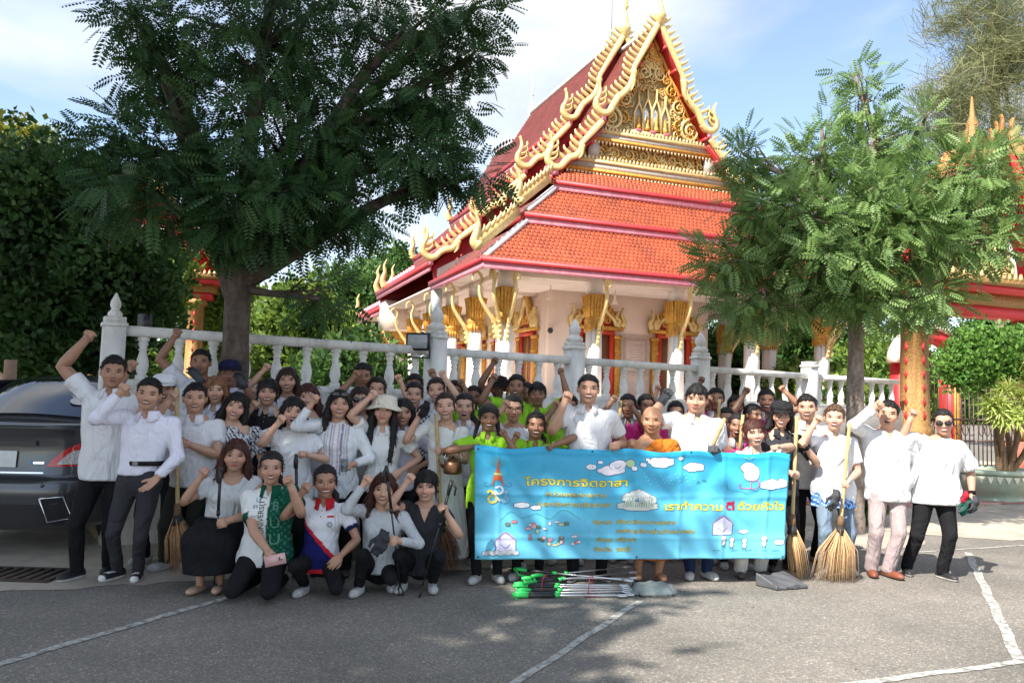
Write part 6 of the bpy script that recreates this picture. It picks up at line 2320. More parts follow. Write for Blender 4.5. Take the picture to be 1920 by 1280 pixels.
        if ccol is not None:
            cb = MB()
            nx, ny = spine(zneck)
            rings = [[], [], []]
            for i in range(17):
                a = math.pi * (0.10 + 1.80 * i / 16) - math.pi / 2      # opening at the front
                front = max(0, math.cos(a + math.pi / 2))
                nr = 0.058 * (H / 1.65) * (0.9 if fem else 1.0) * (girth ** 0.4)
                for q, (kr, dz) in enumerate(((1.02, 0.020), (1.22, 0.014), (1.62 + 0.30 * front, -0.026 - 0.045 * front))):
                    rr_ = nr * kr
                    rings[q].append((nx + rr_ * math.cos(a) * 1.06, ny + rr_ * math.sin(a) * (1.12 if a < 0 or a > math.pi else 0.95), zneck - 0.005 + dz))
            cb.rings([np.array(q) for q in rings], closed=False, cap=False, col=ccol)
            co = cb.build('collar', M_CLOTH, root, True, True)
            md = co.modifiers.new('thickness', 'SOLIDIFY')
            md.thickness = 0.006
        if stype in ('polo', 'shirt') and sd.get('buttons', True):
            bb_ = MB()
            tree = BVHTree.FromPolygons([tuple(v) for v in V], [tuple(int(i) for i in q) for q in Q])
            nb = 2 if stype == 'polo' else 6
            for i in range(nb):
                z = zneck - 0.075 - i * (0.045 if stype == 'polo' else 0.085)
                cx, cyy = spine(z)
                h_ = tree.ray_cast(Vector((cx, -1.0, z)), Vector((0, 1, 0)))
                if h_[0]:
                    bb_.ell((h_[0].x, h_[0].y, h_[0].z), (0.0055, 0.004, 0.0055), 6, 4, col=np.clip(np.array(ccol if ccol is not None else col) * 0.8, 0, 1))
            if bb_.n:
                bb_.build('button', M_CLOTH, root, True, True)['kind'] = 'stuff'
    else:                                            # monk's robe: draped cloth leaving one shoulder bare
        def f_robe(X, Y, Z):
            cx, cyy = spine(Z)
            wx = np.interp(Z, zs, wxs) * 1.10 + np.clip((zp - Z) / H, 0, 1) * 0.05
            wy = np.interp(Z, zs, wys) * 1.12 + np.clip((zp - Z) / H, 0, 1) * 0.04
            d = (np.sqrt(((X - cx) / wx) ** 2 + ((Y - cyy) / wy) ** 2) - 1) * np.minimum(wx, wy)
            d = np.maximum(d, Z - zneck - 0.01)
            S, E, Wp = ARM['r'][:3]
            d = smin(d, s_cone(X, Y, Z, S, E, 0.075, 0.085), 0.04)
            fold = 0.006 * np.sin(95 * (Z - 0.75 * (X - cx)) + 2 * np.sin(20 * X)) * (Y < 0.02)
            d = d + fold + 0.003 * np.sin(50 * X + 30 * Z)
            # diagonal upper edge: high on the image right, under the arm on the image left
            edge = zneck - 0.01 - 0.17 * np.clip((0.035 - (X - cx)) / 0.19, 0, 1)
            d = np.maximum(d, Z - edge)
            nx, ny = spine(zneck)
            d = np.maximum(d, 0.062 - np.sqrt((X - nx) ** 2 + (Y - ny) ** 2) - 10 * np.clip(zneck - 0.05 - Z, 0, 1))
            return np.maximum(d, 0.20 - Z)
        V, Q = surface_net(f_robe, (-0.36, -0.3, 0.15), (0.4, 0.3, zneck + 0.05), 0.0165)
        C = np.ones((len(V), 3)) * np.array((0.52, 0.15, 0.02))
        C *= (0.85 + 0.25 * RNG.random((len(V), 1)))
        link(bpy.data.objects.new('robe', make_mesh('robe', V, [Q], C, True, [M_CLOTH])), root)
        # bare torso
        mb.rings([np.array([(spine(z)[0] + w * math.cos(a), spine(z)[1] + d_ * math.sin(a), z) for a in np.linspace(0, 2 * math.pi, 18, endpoint=False)]) for z, w, d_ in zip(zs[1:7], wxs[1:7] * 0.97, wys[1:7] * 0.97)], col=skin)
        for side in 'l':
            S, E, Wp = ARM[side][:3]
            mb.ell(tuple(S + np.array([0.01, 0, -0.005])), (0.062, 0.056, 0.058), 12, 8, col=skin)
    V, Q, T, C = mb.arrays()
    me = make_mesh('body', V, [np.concatenate(Q), np.concatenate(T)], C, True, [M_SKIN])
    link(bpy.data.objects.new('body', me), root)
    # ---- hair and head gear
    M4 = Matrix.Translation(Vector(hc)) @ Rm.to_4x4() @ Matrix.Diagonal((hs * 1.09, hs, hs, 1))
    if hair != 'bald':
        ho = link(bpy.data.objects.new('hair', hair_mesh(hair)), root)
        ho.matrix_local = M4
        ho.material_slots[0].link = 'OBJECT'
        ho.material_slots[0].material = hair_mat(hcol)
    for e in extras:
        kx = e[0]
        if kx == 'cap':
            g = MB()
            g.rings([np.array([((0.094 - 0.0 * i) * rr_ * math.cos(a), 0.008 + 0.112 * rr_ * math.sin(a), z) for a in np.linspace(0, 2 * math.pi, 20, endpoint=False)])
                     for i, (rr_, z) in enumerate(((1.0, 0.040), (1.0, 0.075), (0.90, 0.108), (0.62, 0.130), (0.2, 0.139)))], col=e[1])
            br = []
            for q, z in ((0.0, 0.047), (1.0, 0.034)):
                br.append(np.array([(0.088 * math.cos(a) * (1 - 0.1 * q), 0.005 - (0.105 + 0.075 * q) * max(0.25 * (1 - q), math.sin(a)) - 0.0, z - 0.008 * q * math.sin(a) + 0.012 * (1 - math.sin(a)) * 0) for a in np.linspace(0.15, math.pi - 0.15, 14)]))
            top_ = [b + np.array([0, 0, 0.006]) for b in br]
            g.rings([br[0], br[1], top_[1], top_[0], br[0]], closed=False, cap=False, col=e[1])
            o = g.build('cap', M_CLOTH, root, True, True)
            o.matrix_local = M4
        elif kx == 'hat':
            g = MB()
            prof_ = [(0.150 if len(e) < 3 else e[2], 0.012), (0.125, 0.030), (0.103, 0.048), (0.100, 0.085), (0.088, 0.120), (0.05, 0.137), (0.005, 0.141)]
            a = np.linspace(0, 2 * np.pi, 24, endpoint=False)
            g.rings([np.stack([r_ * np.cos(a), 0.012 + r_ * 1.12 * np.sin(a), np.full(24, z) + (0.012 * np.sin(3 * a) if i == 0 else 0)], 1) for i, (r_, z) in enumerate(prof_)], cap=False, col=e[1])
            o = g.build('hat', M_CLOTH, root, True, True)
            o.matrix_local = M4
            md = o.modifiers.new('thickness', 'SOLIDIFY')
            md.thickness = 0.004
        elif kx in ('glasses', 'sunglasses', 'headshades'):
            g = MB()
            dz = 0.002 if kx != 'headshades' else 0.085
            dyy = -0.112 if kx != 'headshades' else -0.075
            for s in (-1, 1):
                a = np.linspace(0, 2 * np.pi, 16, endpoint=False)
                if kx == 'glasses':
                    g.tube([(s * 0.033 + 0.024 * math.cos(t), dyy + 0.004 * abs(math.cos(t)), dz + 0.019 * math.sin(t)) for t in np.linspace(0, 2 * math.pi, 15)], 0.0024, 5)
                else:
                    g.ell((s * 0.033, dyy + 0.002, dz - 0.004), (0.029, 0.007, 0.023), 14, 6)
                g.tube([(s * 0.057, dyy + 0.004, dz + 0.006), (s * 0.082, -0.05, dz + 0.008), (s * 0.085, 0.01, dz + 0.004)], 0.0026, 5)
            g.tube([(-0.011, dyy, dz + 0.004), (0.011, dyy, dz + 0.004)], 0.0028, 5)
            mm = mat('glasses_black', (0.012, 0.010, 0.012), 0.12, vary=0, coat=0.5)
            o = g.build('sunglasses' if kx != 'glasses' else 'glasses', mm, root, True)
            o.matrix_local = M4
        elif kx in ('watch_l', 'watch_r'):
            S, E, Wp = ARM[kx[-1]][:3]
            c = Wp - (Wp - E) * 0.10
            g = MB().tube([c - (Wp - E) * 0.05, c + (Wp - E) * 0.05], [0.034 * a_s, 0.033 * a_s], 12, col=e[1])
            g.ell(c + np.array([0, -0.034 * a_s, 0.0]), (0.02, 0.010, 0.02), 10, 6, col=np.array(e[1]) * 0.6)
            g.build('watch', M_CLOTH, root, True, True)
        elif kx == 'belt':
            zb = zp + 0.095 * H
            cx, cyy = spine(zb)
            g = MB()
            a = np.linspace(0, 2 * np.pi, 26, endpoint=False)
            g.rings([np.stack([cx + (0.100 * H * girth + 0.004) * np.cos(a), cyy + (0.071 * H * girth + 0.004) * np.sin(a), np.full(26, zb + q)], 1) for q in (-0.018, 0.018)], col=(0.02, 0.018, 0.018))
            g.box((cx, cyy - 0.071 * H * girth - 0.008, zb), (0.04, 0.012, 0.034), col=(0.25, 0.24, 0.22))
            g.build('belt', M_CLOTH, root, False, True)
        elif kx == 'hairtie':
            g = MB()
            for s in (-1, 1):
                g.ell((e[1] + s * 0.018, 0.03, -0.02), (0.025, 0.02, 0.02), 8, 6, col=(0.02, 0.02, 0.08))
            o = g.build('hair_ribbon', M_CLOTH, root, True, True)
            o.matrix_local = M4
    root['arms'] = 1
    del root['arms']
    if '_sh' in root.keys():
        del root['_sh']
    return root, ARM, base, H


SHIRT_OF = {}
# ------------------------------------------------------------------ the people
WHT, WHT2, WARM = (0.70, 0.70, 0.72), (0.66, 0.66, 0.69), (0.66, 0.65, 0.61)
GRN, PNK, NAVY, CHAR = (0.30, 0.62, 0.035), (0.60, 0.035, 0.22), (0.012, 0.014, 0.07), (0.030, 0.032, 0.036)
BLACK = (0.013, 0.013, 0.015)
TR_BLACK, TR_GREY = dict(col=BLACK), dict(col=(0.045, 0.045, 0.052))
POLO = dict(type='polo', col=WHT)
TEE = dict(type='tee', col=WHT)
GREEN = dict(type='polo', col=GRN, loose=1.12)
PINK = dict(type='polo', col=PNK, collar=(0.42, 0.42, 0.46), loose=1.1)


def sh(base_, **k):
    d = dict(base_)
    d.update(k)
    return d


def p_pattern(V, x, t, arm, C):
    n = np.sin(V[:, 0] * 95 + 4 * np.sin(V[:, 2] * 60)) * np.sin(V[:, 2] * 80 + 5 * np.sin(V[:, 0] * 70)) + 0.5 * np.sin(V[:, 0] * 190 + V[:, 2] * 150)
    C[n > 0.05] = (0.015, 0.015, 0.017)
    return C


def p_embroid(V, x, t, arm, C):
    f = (V[:, 1] < 0) & (t > 0.30) & (t < 0.97) & (arm == 0)
    for xx, c in ((0.022, (0.55, 0.30, 0.32)), (0.048, (0.20, 0.24, 0.36)), (0.075, (0.60, 0.42, 0.40)), (0.098, (0.34, 0.38, 0.48))):
        m = f & (np.abs(np.abs(x) - xx) < 0.006)
        C[m] = np.array(c)
    return C


def p_univ(V, x, t, arm, C):
    g = np.array((0.006, 0.085, 0.050))
    C[(x > 0.025) & (arm >= 0)] = g
    C[(arm > 0)] = g
    C[(arm < -0.52)] = g
    tex = (np.sin(V[:, 2] * 120) * np.sin(V[:, 0] * 140) > 0.55) & (x > 0.03) & (arm == 0)
    C[tex] = (0.06, 0.20, 0.14)
    return C


def p_sport(V, x, t, arm, C):
    d = t - 0.30 + x * 1.9
    blue = (d < 0.12) & (arm == 0)
    C[blue] = (0.012, 0.014, 0.10)
    C[(np.abs(d - 0.15) < 0.035) & (arm == 0)] = (0.55, 0.02, 0.03)
    C[(t < 0.07) & (arm == 0)] = (0.55, 0.02, 0.03)
    C[np.abs(arm) > 0.55] = (0.012, 0.014, 0.06)
    return C


def p_wave(V, x, t, arm, C):
    w = 0.17 + 0.06 * np.sin(x * 28 + 1) + 0.03 * np.sin(x * 67)
    m = (t < w) & (arm == 0)
    s = np.sin(t * 60 + 3 * np.sin(x * 40)) > 0.1
    C[m] = (0.10, 0.28, 0.62)
    C[m & s] = (0.02, 0.09, 0.36)
    C[m & (t > w - 0.03)] = (0.55, 0.66, 0.80)
    C[m & (np.sin(t * 90 + x * 70) > 0.85)] = (0.6, 0.7, 0.8)
    return C


def p_twotone(V, x, t, arm, C):
    C[(t < 0.34) & (arm == 0)] = BLACK
    return C


def p_blk_white(V, x, t, arm, C):
    C[np.sin(V[:, 0] * 130) * np.sin(V[:, 2] * 130) > 0.0] = (0.03, 0.03, 0.03)
    return C


def hang(x, y, **k):
    d = dict(dy=-0.08, k='relax', palm=(0, 1, 0))
    d.update(k)
    return (x, y, d)


def grip(x, y, dy, **k):
    d = dict(dy=dy, k='fist', palm=(0, -0.25, -1), hint=(0.45 if x > 1000 else -0.8, 0.9, -0.35 if x > 1100 else 0.0))
    d.update(k)
    return (x, y, d)


GLV = (0.075, 0.078, 0.085)
ADULTS = 'adults in the group photo'
KIDS = 'schoolchildren in the group photo'
ARMS = {}


def P(label, *a, **k):
    r, A, b, H = person(label, *a, **k)
    ARMS[label] = (A, b, H)
    return r


# ---- left standing group
P('tall man in white polo beside the grey car, fist raised high', 218, 667, dep=6.62, skin=TAN, mouth='closed', hair='short', shirt=sh(POLO, hem=0.45, sleeve=0.6), legs=TR_BLACK, girth=1.16,
  l=(168, 629, dict(dy=-0.05, hint=(-1, -0.1, -0.1))), r='down', feet=((137, 1086), (202, 1074)), shoes='black', group=ADULTS)
P('man in white long-sleeved shirt, grey trousers and canvas sneakers beside the grey car', 284, 707, dep=6.45, skin=FAIR, mouth='grin', hair='crop', shirt=dict(type='shirt', col=(0.74, 0.73, 0.82), sleeve=1.93, hem=0.535, loose=1.04), legs=TR_GREY,
  l=(233, 728, dict(dy=-0.24, hint=(-0.7, -0.2, -1))), r=hang(284, 905, dy=-0.22, k='flat', palm=(0, -0.3, 1)), bx=262, feet=((222, 1082), (267, 1080)), shoes='chuck', extras=(('belt',),), tilt=0.08, group=ADULTS)
P('person in white cap half hidden behind the long-sleeved man, fist raised', 312, 702, off=0.70, skin=TAN, hair='short', shirt=TEE, legs=TR_BLACK, l=(249, 683, dict(dy=-0.05)), extras=(('cap', (0.72, 0.72, 0.74)), ('watch_l', (0.02, 0.02, 0.02))), group=ADULTS)
P('man in white polo holding a long stick broom by the left tree', 370, 718, dep=6.95, skin=FAIR, mouth='smile', hair='short', shirt=sh(POLO, hem=0.46), legs=dict(col=(0.035, 0.038, 0.030), loose=1.1), girth=1.12,
  l=(326, 741, dict(dy=-0.26)), r=hang(344, 829, dy=-0.24, k='fist', palm=(0, -1, 0.2)), tilt=-0.08, bx=362, feet=((303, 1068), (352, 1060)), shoes='white', group=ADULTS)
P('man in white tee with grey gloves under the left tree, arm straight up', 380, 654, off=1.15, skin=BROWN, mouth='closed', hair='crop', shirt=sh(TEE, col=WHT2), l=(333, 623, dict(dy=-0.05)), r=(366, 702, dict(dy=-0.30, k='relax')),
  extras=(('glove_r', GLV),), group=ADULTS)
P('man in navy cap with grey glove before the tree trunk', 434, 676, off=1.20, skin=BROWN, mouth='closed', hair='crop', shirt=sh(POLO, col=(0.62, 0.66, 0.78)), r=(450, 709, dict(dy=-0.30, k='relax')), extras=(('cap', (0.012, 0.016, 0.05)), ('glove_r', GLV)), group=ADULTS)
P('woman with short golden-brown hair in pale polo, second row left', 408, 705, off=0.78, sex='f', skin=LIGHT, mouth='smile', hair='bob', hcol=BLD, shirt=sh(POLO, col=(0.72, 0.73, 0.82)), legs=TR_BLACK, group=ADULTS)
P('woman with long black hair in black and white patterned blouse', 446, 734, off=0.32, sex='f', skin=LIGHT, mouth='grin', hair='long', shirt=dict(type='tee', col=WHT2, paint=p_pattern, hem=0.42, sleeve=0.7, h=0.011), legs=TR_BLACK, girth=1.08, tilt=0.20, group=ADULTS)
P('woman in black dress with grey collar and tied hair, fist at shoulder', 505, 709, off=0.66, sex='f', skin=FAIR, mouth='grin', hair='fringe', shirt=dict(type='polo', col=(0.02, 0.02, 0.022), collar=(0.40, 0.40, 0.40), sleeve=0.25, hem=0.40), legs=TR_BLACK, girth=1.15,
  l=(479, 757, dict(dy=-0.22)), extras=(), group=ADULTS)
P('woman with long dark hair in the rear row right of the tree trunk, fist raised', 542, 688, off=1.15, sex='f', skin=FAIR, mouth='smile', hair='long', hcol=DBR, shirt=sh(TEE, col=WHT2), l=(502, 686, dict(dy=-0.1)), group=ADULTS)
P('woman in white gathered blouse with mouth open, holding a litter picker', 553, 743, off=0.20, sex='f', skin=LIGHT, mouth='open', hair='bob', shirt=dict(type='tee', col=WHT, hem=0.36, loose=1.16, sleeve=0.6, flare=0.02, dress=0.01), legs=TR_BLACK, girth=1.12,
  l=(530, 783, dict(dy=-0.25)), r=hang(567, 850, dy=-0.24, k='fist', palm=(0, -0.5, -1)), shoes='dark', group=ADULTS)
P('woman with dark red hair half hidden behind the gathered blouse', 580, 718, off=0.82, sex='f', skin=LIGHT, mouth='smile', hair='long', hcol=RBR, shirt=TEE, group=ADULTS)
P('woman in white blouse with embroidered stripes, sunglasses on her hair', 639, 730, off=0.18, sex='f', skin=FAIR, mouth='grin', hair='shoulder', shirt=dict(type='tee', col=(0.70, 0.72, 0.74), paint=p_embroid, sleeve=1.75, hem=0.42, neck=0.05, drop=0.0, loose=1.12, h=0.011), legs=dict(col=BLACK, loose=1.25), girth=1.05,
  l=(592, 745, dict(dy=-0.22)), r=hang(648, 875, dy=-0.26, k='fist', palm=(0, -1, 0.1)), extras=(('headshades',),), shoes='dark', group=ADULTS)
P('woman in dark sunglasses with long brown hair, second row', 678, 723, off=0.62, sex='f', skin=LIGHT, mouth='closed', hair='long', hcol=DBR, shirt=TEE, legs=TR_BLACK, extras=(('sunglasses',),), group=ADULTS)
P('young man in the rear row with fist beside his cheek, below the floodlight', 682, 681, off=1.15, skin=BROWN, mouth='closed', hair='short', shirt=sh(POLO, col=WHT2), l=(669, 701, dict(dy=-0.22)), group=ADULTS)
P('woman in the rear row with her arm raised beside the young man', 709, 706, off=1.08, sex='f', skin=FAIR, mouth='closed', hair='tied', shirt=TEE, r=(747, 706, dict(dy=-0.1)), group=ADULTS)
P('young woman in cream bucket hat with long black hair over her shirt', 722, 742, off=0.24, sex='f', skin=LIGHT, mouth='closed', hair='longf', shirt=dict(type='shirt', col=(0.70, 0.71, 0.70), hem=0.455, sleeve=0.62, flare=0.015), legs=TR_BLACK,
  l=(701, 737, dict(dy=-0.12)), r=hang(743, 888), extras=(('hat', (0.66, 0.61, 0.50)),), tilt=0.05, shoes='dark', group=ADULTS)
P('woman in plain white shirt directly behind the bucket hat', 758, 746, off=0.48, sex='f', skin=FAIR, mouth='smile', hair='shoulder', shirt=sh(POLO, col=(0.70, 0.70, 0.80)), legs=TR_BLACK, r=hang(776, 880), group=ADULTS)
P('woman in chequered black and white shirt in the middle rear', 778, 715, off=0.98, sex='f', skin=FAIR, mouth='smile', hair='tied', shirt=dict(type='shirt', col=WHT2, paint=p_blk_white, h=0.011), group=ADULTS)
P('man at the very back beside the fence post', 778, 700, off=1.45, skin=BROWN, hair='crop', shirt=POLO, r=(810, 697, dict(dy=-0.15)), group=ADULTS)
P('woman with closed eyes and swept hair beneath the fence post', 820, 707, off=1.0, sex='f', skin=LIGHT, mouth='grin', hair='tied', hcol=DBR, shirt=sh(POLO, col=WHT), r=(829, 699, dict(dy=-0.15)), tilt=-0.12, group=ADULTS)
P('woman in long white dress holding a broom and a bronze kettle', 837, 735, off=0.22, sex='f', skin=LIGHT, mouth='grin', hair='tied', hcol=DBR, shirt=dict(type='tee', col=(0.72, 0.73, 0.70), hem=0.09, sleeve=0.72, neck=0.05, drop=0.0, dress=0.055, loose=1.02), legs=None,
  l=(790, 772, dict(dy=-0.2)), r=hang(822, 843, dy=-0.26, k='fist', palm=(0, -1, 0)), extras=(('watch_r', (0.015, 0.015, 0.015)),), tilt=-0.10, shoes='dark', group=ADULTS)
P('woman laughing in white collared shirt behind the white dress', 872, 736, off=0.62, sex='f', skin=LIGHT, mouth='open', hair='pony', shirt=sh(POLO, col=(0.74, 0.74, 0.80)), legs=TR_BLACK, group=ADULTS)
P('boy in green peeking out behind the laughing woman, fist raised', 853, 712, off=1.35, skin=BROWN, mouth='smile', hair='crop', shirt=GREEN, r=(864, 714, dict(dy=-0.25)), child=True, group=KIDS)
P('boy in green right of the laughing woman', 888, 722, off=1.15, skin=DEEP, mouth='smile', hair='crop', shirt=GREEN, child=True, group=KIDS)

# ---- front row, crouching
P('woman with auburn hair in grey top and long black skirt, crouching', 446, 822, dep=6.55, sex='f', skin=FAIR, mouth='closed', hair='shoulder', hcol=RBR, H=1.58, bx=415, girth=1.14,
  shirt=dict(type='tee', col=(0.60, 0.62, 0.62), paint=p_twotone, wide=0.085, sleeve=0.6, hem=0.50), legs=dict(kind='skirt', col=BLACK, hem=0.16, w=0.085, d=0.12),
  pose=dict(py=0.05, l=((-0.075, -0.24, 0.40), (-0.06, -0.17, 0.09)), r=((0.085, -0.22, 0.38), (0.08, -0.13, 0.09))), l=(384, 883, dict(dy=-0.24)), r=hang(415, 980, dy=-0.34, k='fist', palm=(0, -1, 0)), shoes='beige', group=ADULTS)
P('student in green and white university polo kneeling with a pink phone', 513, 845, dep=6.32, sex='f', skin=FAIR, mouth='smile', hair='pony', H=1.62, bx=500, girth=1.22,
  shirt=dict(type='polo', col=(0.74, 0.75, 0.74), collar=(0.006, 0.085, 0.05), paint=p_univ, sleeve=0.66, hem=0.46, h=0.011), legs=dict(col=BLACK),
  pose=dict(py=0.06, l=((-0.13, -0.27, 0.10), (-0.10, 0.24, 0.08), 'noshoe'), r=((0.14, -0.27, 0.10), (0.10, 0.24, 0.08), 'noshoe')), l=hang(507, 1040, dy=-0.33, k='fist', palm=(0, -1, 0)), r=(541, 898, dict(dy=-0.26, hint=(0.6, -0.4, -1))), group=ADULTS)
P('girl in red, white and navy sports polo kneeling', 613, 870, dep=6.42, sex='f', skin=TAN, mouth='grin', hair='pony', H=1.52, bx=603, girth=0.98,
  shirt=dict(type='polo', col=(0.72, 0.72, 0.76), collar=(0.55, 0.02, 0.03), paint=p_sport, sleeve=0.66, hem=0.45, h=0.011), legs=dict(col=BLACK),
  pose=dict(py=0.05, l=((-0.12, -0.24, 0.26), (-0.10, 0.0, 0.085)), r=((0.20, -0.22, 0.10), (0.14, 0.2, 0.08), 'noshoe')), l=(575, 912, dict(dy=-0.22)), r=hang(630, 1050, dy=-0.24), shoes='white', group=ADULTS)
P('woman in pale grey cardigan crouching with a litter picker and dark gloves', 722, 885, dep=6.55, sex='f', skin=LIGHT, mouth='smile', hair='shoulder', hcol=RBR, H=1.55, bx=716, girth=0.98,
  shirt=dict(type='tee', col=(0.50, 0.52, 0.54), sleeve=1.9, hem=0.485, loose=1.12, neck=0.055), legs=dict(col=BLACK),
  pose=dict(py=0.06, l=((-0.08, -0.26, 0.34), (-0.13, -0.10, 0.09)), r=((0.13, -0.20, 0.15), (0.10, 0.10, 0.09))), l=(690, 897, dict(dy=-0.22)), r=hang(737, 1012, dy=-0.28, k='fist', palm=(0, -1, 0)), shoes='white', group=ADULTS)
P('woman in charcoal V-neck blouse crouching in the front row', 801, 880, dep=6.68, sex='f', skin=LIGHT, mouth='smile', hair='fringe', H=1.55, bx=794, girth=1.02,
  shirt=dict(type='tee', col=CHAR, sleeve=0.35, hem=0.45, v=0.13, loose=1.06), legs=dict(col=BLACK),
  pose=dict(py=0.06, l=((-0.14, -0.27, 0.32), (-0.13, -0.06, 0.09)), r=((0.18, -0.26, 0.32), (0.11, -0.04, 0.09))), l=(770, 894, dict(dy=-0.2)), r=hang(830, 950, dy=-0.24, k='fist', palm=(0, -1, 0)), shoes='white', group=ADULTS)

# ---- centre
P('girl in lime green shirt holding the left end of the banner', 917, 756, dep=7.05, sex='f', skin=BROWN, mouth='smile', hair='pigtail', shirt=sh(GREEN, hem=0.40, loose=1.2), legs=TR_BLACK, girth=0.98, child=True,
  l=grip(897, 836, -0.19), r=(942, 808, dict(dy=-0.14)), bx=910, feet=((893, 1092), (931, 1090)), shoes='white', group=KIDS)
P('boy in black bucket hat with fist raised, rear row centre', 934, 706, off=1.30, skin=DEEP, mouth='closed', hair='crop', shirt=GREEN, l=(929, 674, dict(dy=-0.1)), extras=(('hat', (0.012, 0.012, 0.014), 0.165),), child=True, group=KIDS)
P('tall boy in green beside the black bucket hat, fist raised', 969, 701, off=1.08, skin=BROWN, mouth='smile', hair='crop', shirt=GREEN, l=(927, 706, dict(dy=-0.18)), group=KIDS)
P('woman in round glasses and white top, fist at her brow', 963, 740, off=0.42, sex='f', skin=FAIR, mouth='closed', hair='tied', shirt=sh(TEE, sleeve=0.3), legs=TR_BLACK, girth=1.1, l=(950, 755, dict(dy=-0.26)), extras=(('glasses',),), group=ADULTS)
P('boy half hidden behind the tall boy in green', 988, 716, off=1.48, skin=BROWN, mouth='closed', hair='crop', shirt=GREEN, child=True, group=KIDS)
P('boy in green with his bare arm straight up', 1008, 717, off=1.0, skin=BROWN, mouth='closed', hair='thick', shirt=GREEN, r=(1051, 693, dict(dy=-0.08)), child=True, group=KIDS)
P('laughing girl in green behind the top edge of the banner', 1005, 771, dep=7.08, sex='f', skin=BROWN, mouth='grin', hair='pony', shirt=sh(GREEN, sleeve=0.6), legs=TR_BLACK, child=True, l=(971, 812, dict(dy=-0.14)), r=grip(1028, 838, -0.2), feet=((967, 1086), (1010, 1084)), shoes='white', group=KIDS)
P('child in green mostly hidden behind the tall man in white polo', 1066, 738, off=0.62, skin=BROWN, hair='short', shirt=GREEN, l=(1044, 756, dict(dy=-0.2)), child=True, group=KIDS)
P('tall man in white polo with closed eyes holding the banner, fist raised', 1103, 701, dep=7.12, skin=FAIR, mouth='grin', hair='crop', shirt=sh(POLO, hem=0.46, loose=1.04), legs=TR_BLACK, girth=1.08,
  l=(1064, 742, dict(dy=-0.22, hint=(-0.5, -0.3, -1))), r=grip(1153, 834, -0.16), bx=1100, feet=((1075, 1088), (1128, 1086)), shoes='black', group=ADULTS)
P('girl in pink with grey collar, fist before her face', 1177, 738, off=0.72, sex='f', skin=BROWN, mouth='closed', hair='tied', shirt=PINK, l=(1153, 744, dict(dy=-0.15)), r=(1181, 757, dict(dy=-0.30)), child=True, group=KIDS)
P('girl in pink with navy hair ribbon behind the monk', 1211, 738, off=0.66, sex='f', skin=BROWN, mouth='closed', hair='pony', shirt=PINK, child=True, extras=(('hairtie', -0.085),), yaw=0.3, group=KIDS)
P('monk with shaved head in orange robe behind the banner', 1222, 759, dep=7.25, skin=(0.40, 0.205, 0.115), mouth='closed', hair='bald', girth=1.12, shirt=dict(type='robe'), legs=dict(kind='skirt', col=(0.40, 0.11, 0.012), hem=0.24, w=0.11, d=0.09, bare=True), l='down', r='down',
  feet=((1198, 1088), (1236, 1090)), shoes='barefoot', group=ADULTS)
P('man in white polo with grey work gloves holding banner and broom', 1305, 721, dep=7.35, skin=FAIR, mouth='closed', hair='thick', shirt=sh(POLO, col=(0.68, 0.68, 0.69), hem=0.46), legs=dict(col=(0.02, 0.035, 0.09)), girth=1.26,
  l=(1250, 738, dict(dy=-0.05)), r=grip(1338, 842, -0.2), extras=(('glove_l', GLV), ('glove_r', GLV)), feet=((1296, 1084), (1327, 1084)), shoes='white', group=ADULTS)
P('girl in the rear between monk and gloved man, fist raised', 1266, 751, off=0.85, sex='f', skin=TAN, mouth='closed', hair='tied', shirt=PINK, l=(1234, 724, dict(dy=-0.1)), child=True, fl=0.1, group=KIDS)
P('boy in the rear left of the raised bamboo handle, fist by his eye', 1341, 726, off=1.0, skin=BROWN, mouth='closed', hair='crop', shirt=PINK, l=(1330, 745, dict(dy=-0.25)), child=True, group=KIDS)
P('boy standing behind the gloved man with dark fist up', 1322, 742, off=1.3, skin=DEEP, mouth='closed', hair='crop', shirt=PINK, l=(1316, 709, dict(dy=-0.1)), child=True, group=KIDS)
P('boy in the rear right of the raised bamboo handle', 1378, 740, off=1.05, skin=BROWN, mouth='smile', hair='crop', shirt=PINK, child=True, group=KIDS)
P('boy with his head turned, bare arm straight up', 1411, 756, off=0.80, skin=DEEP, mouth='closed', hair='crop', shirt=PINK, l=(1400, 730, dict(dy=-0.1)), child=True, yaw=0.7, fl=0.12, group=KIDS)
P('small girl peering out below the bamboo handle', 1360, 763, off=0.62, sex='f', skin=TAN, mouth='closed', hair='tied', shirt=PINK, child=True, group=KIDS)
P('girl in pink shouting behind the woman with red-brown hair', 1380, 774, off=0.36, sex='f', skin=BROWN, mouth='open', hair='tied', shirt=PINK, child=True, tilt=0.1, group=KIDS)
P('tall boy in bright pink polo, rear right, fist raised', 1435, 728, off=0.98, skin=BROWN, mouth='grin', hair='crop', shirt=sh(PINK, col=(0.66, 0.06, 0.28), collar=(0.6, 0.6, 0.62)), r=(1465, 727, dict(dy=-0.1)), child=True, group=KIDS)
P('woman with red-brown hair in white shirt and trousers holding the right end of the banner', 1412, 785, dep=7.48, sex='f', skin=LIGHT, mouth='grin', hair='fringe', hcol=RBR, shirt=sh(POLO, col=(0.68, 0.67, 0.66)), legs=dict(col=(0.70, 0.68, 0.63), loose=1.5), girth=1.02,
  r=grip(1452, 838, -0.16), l='down', feet=((1392, 1082), (1428, 1080)), shoes='dark', yaw=0.25, tilt=-0.15, group=ADULTS)
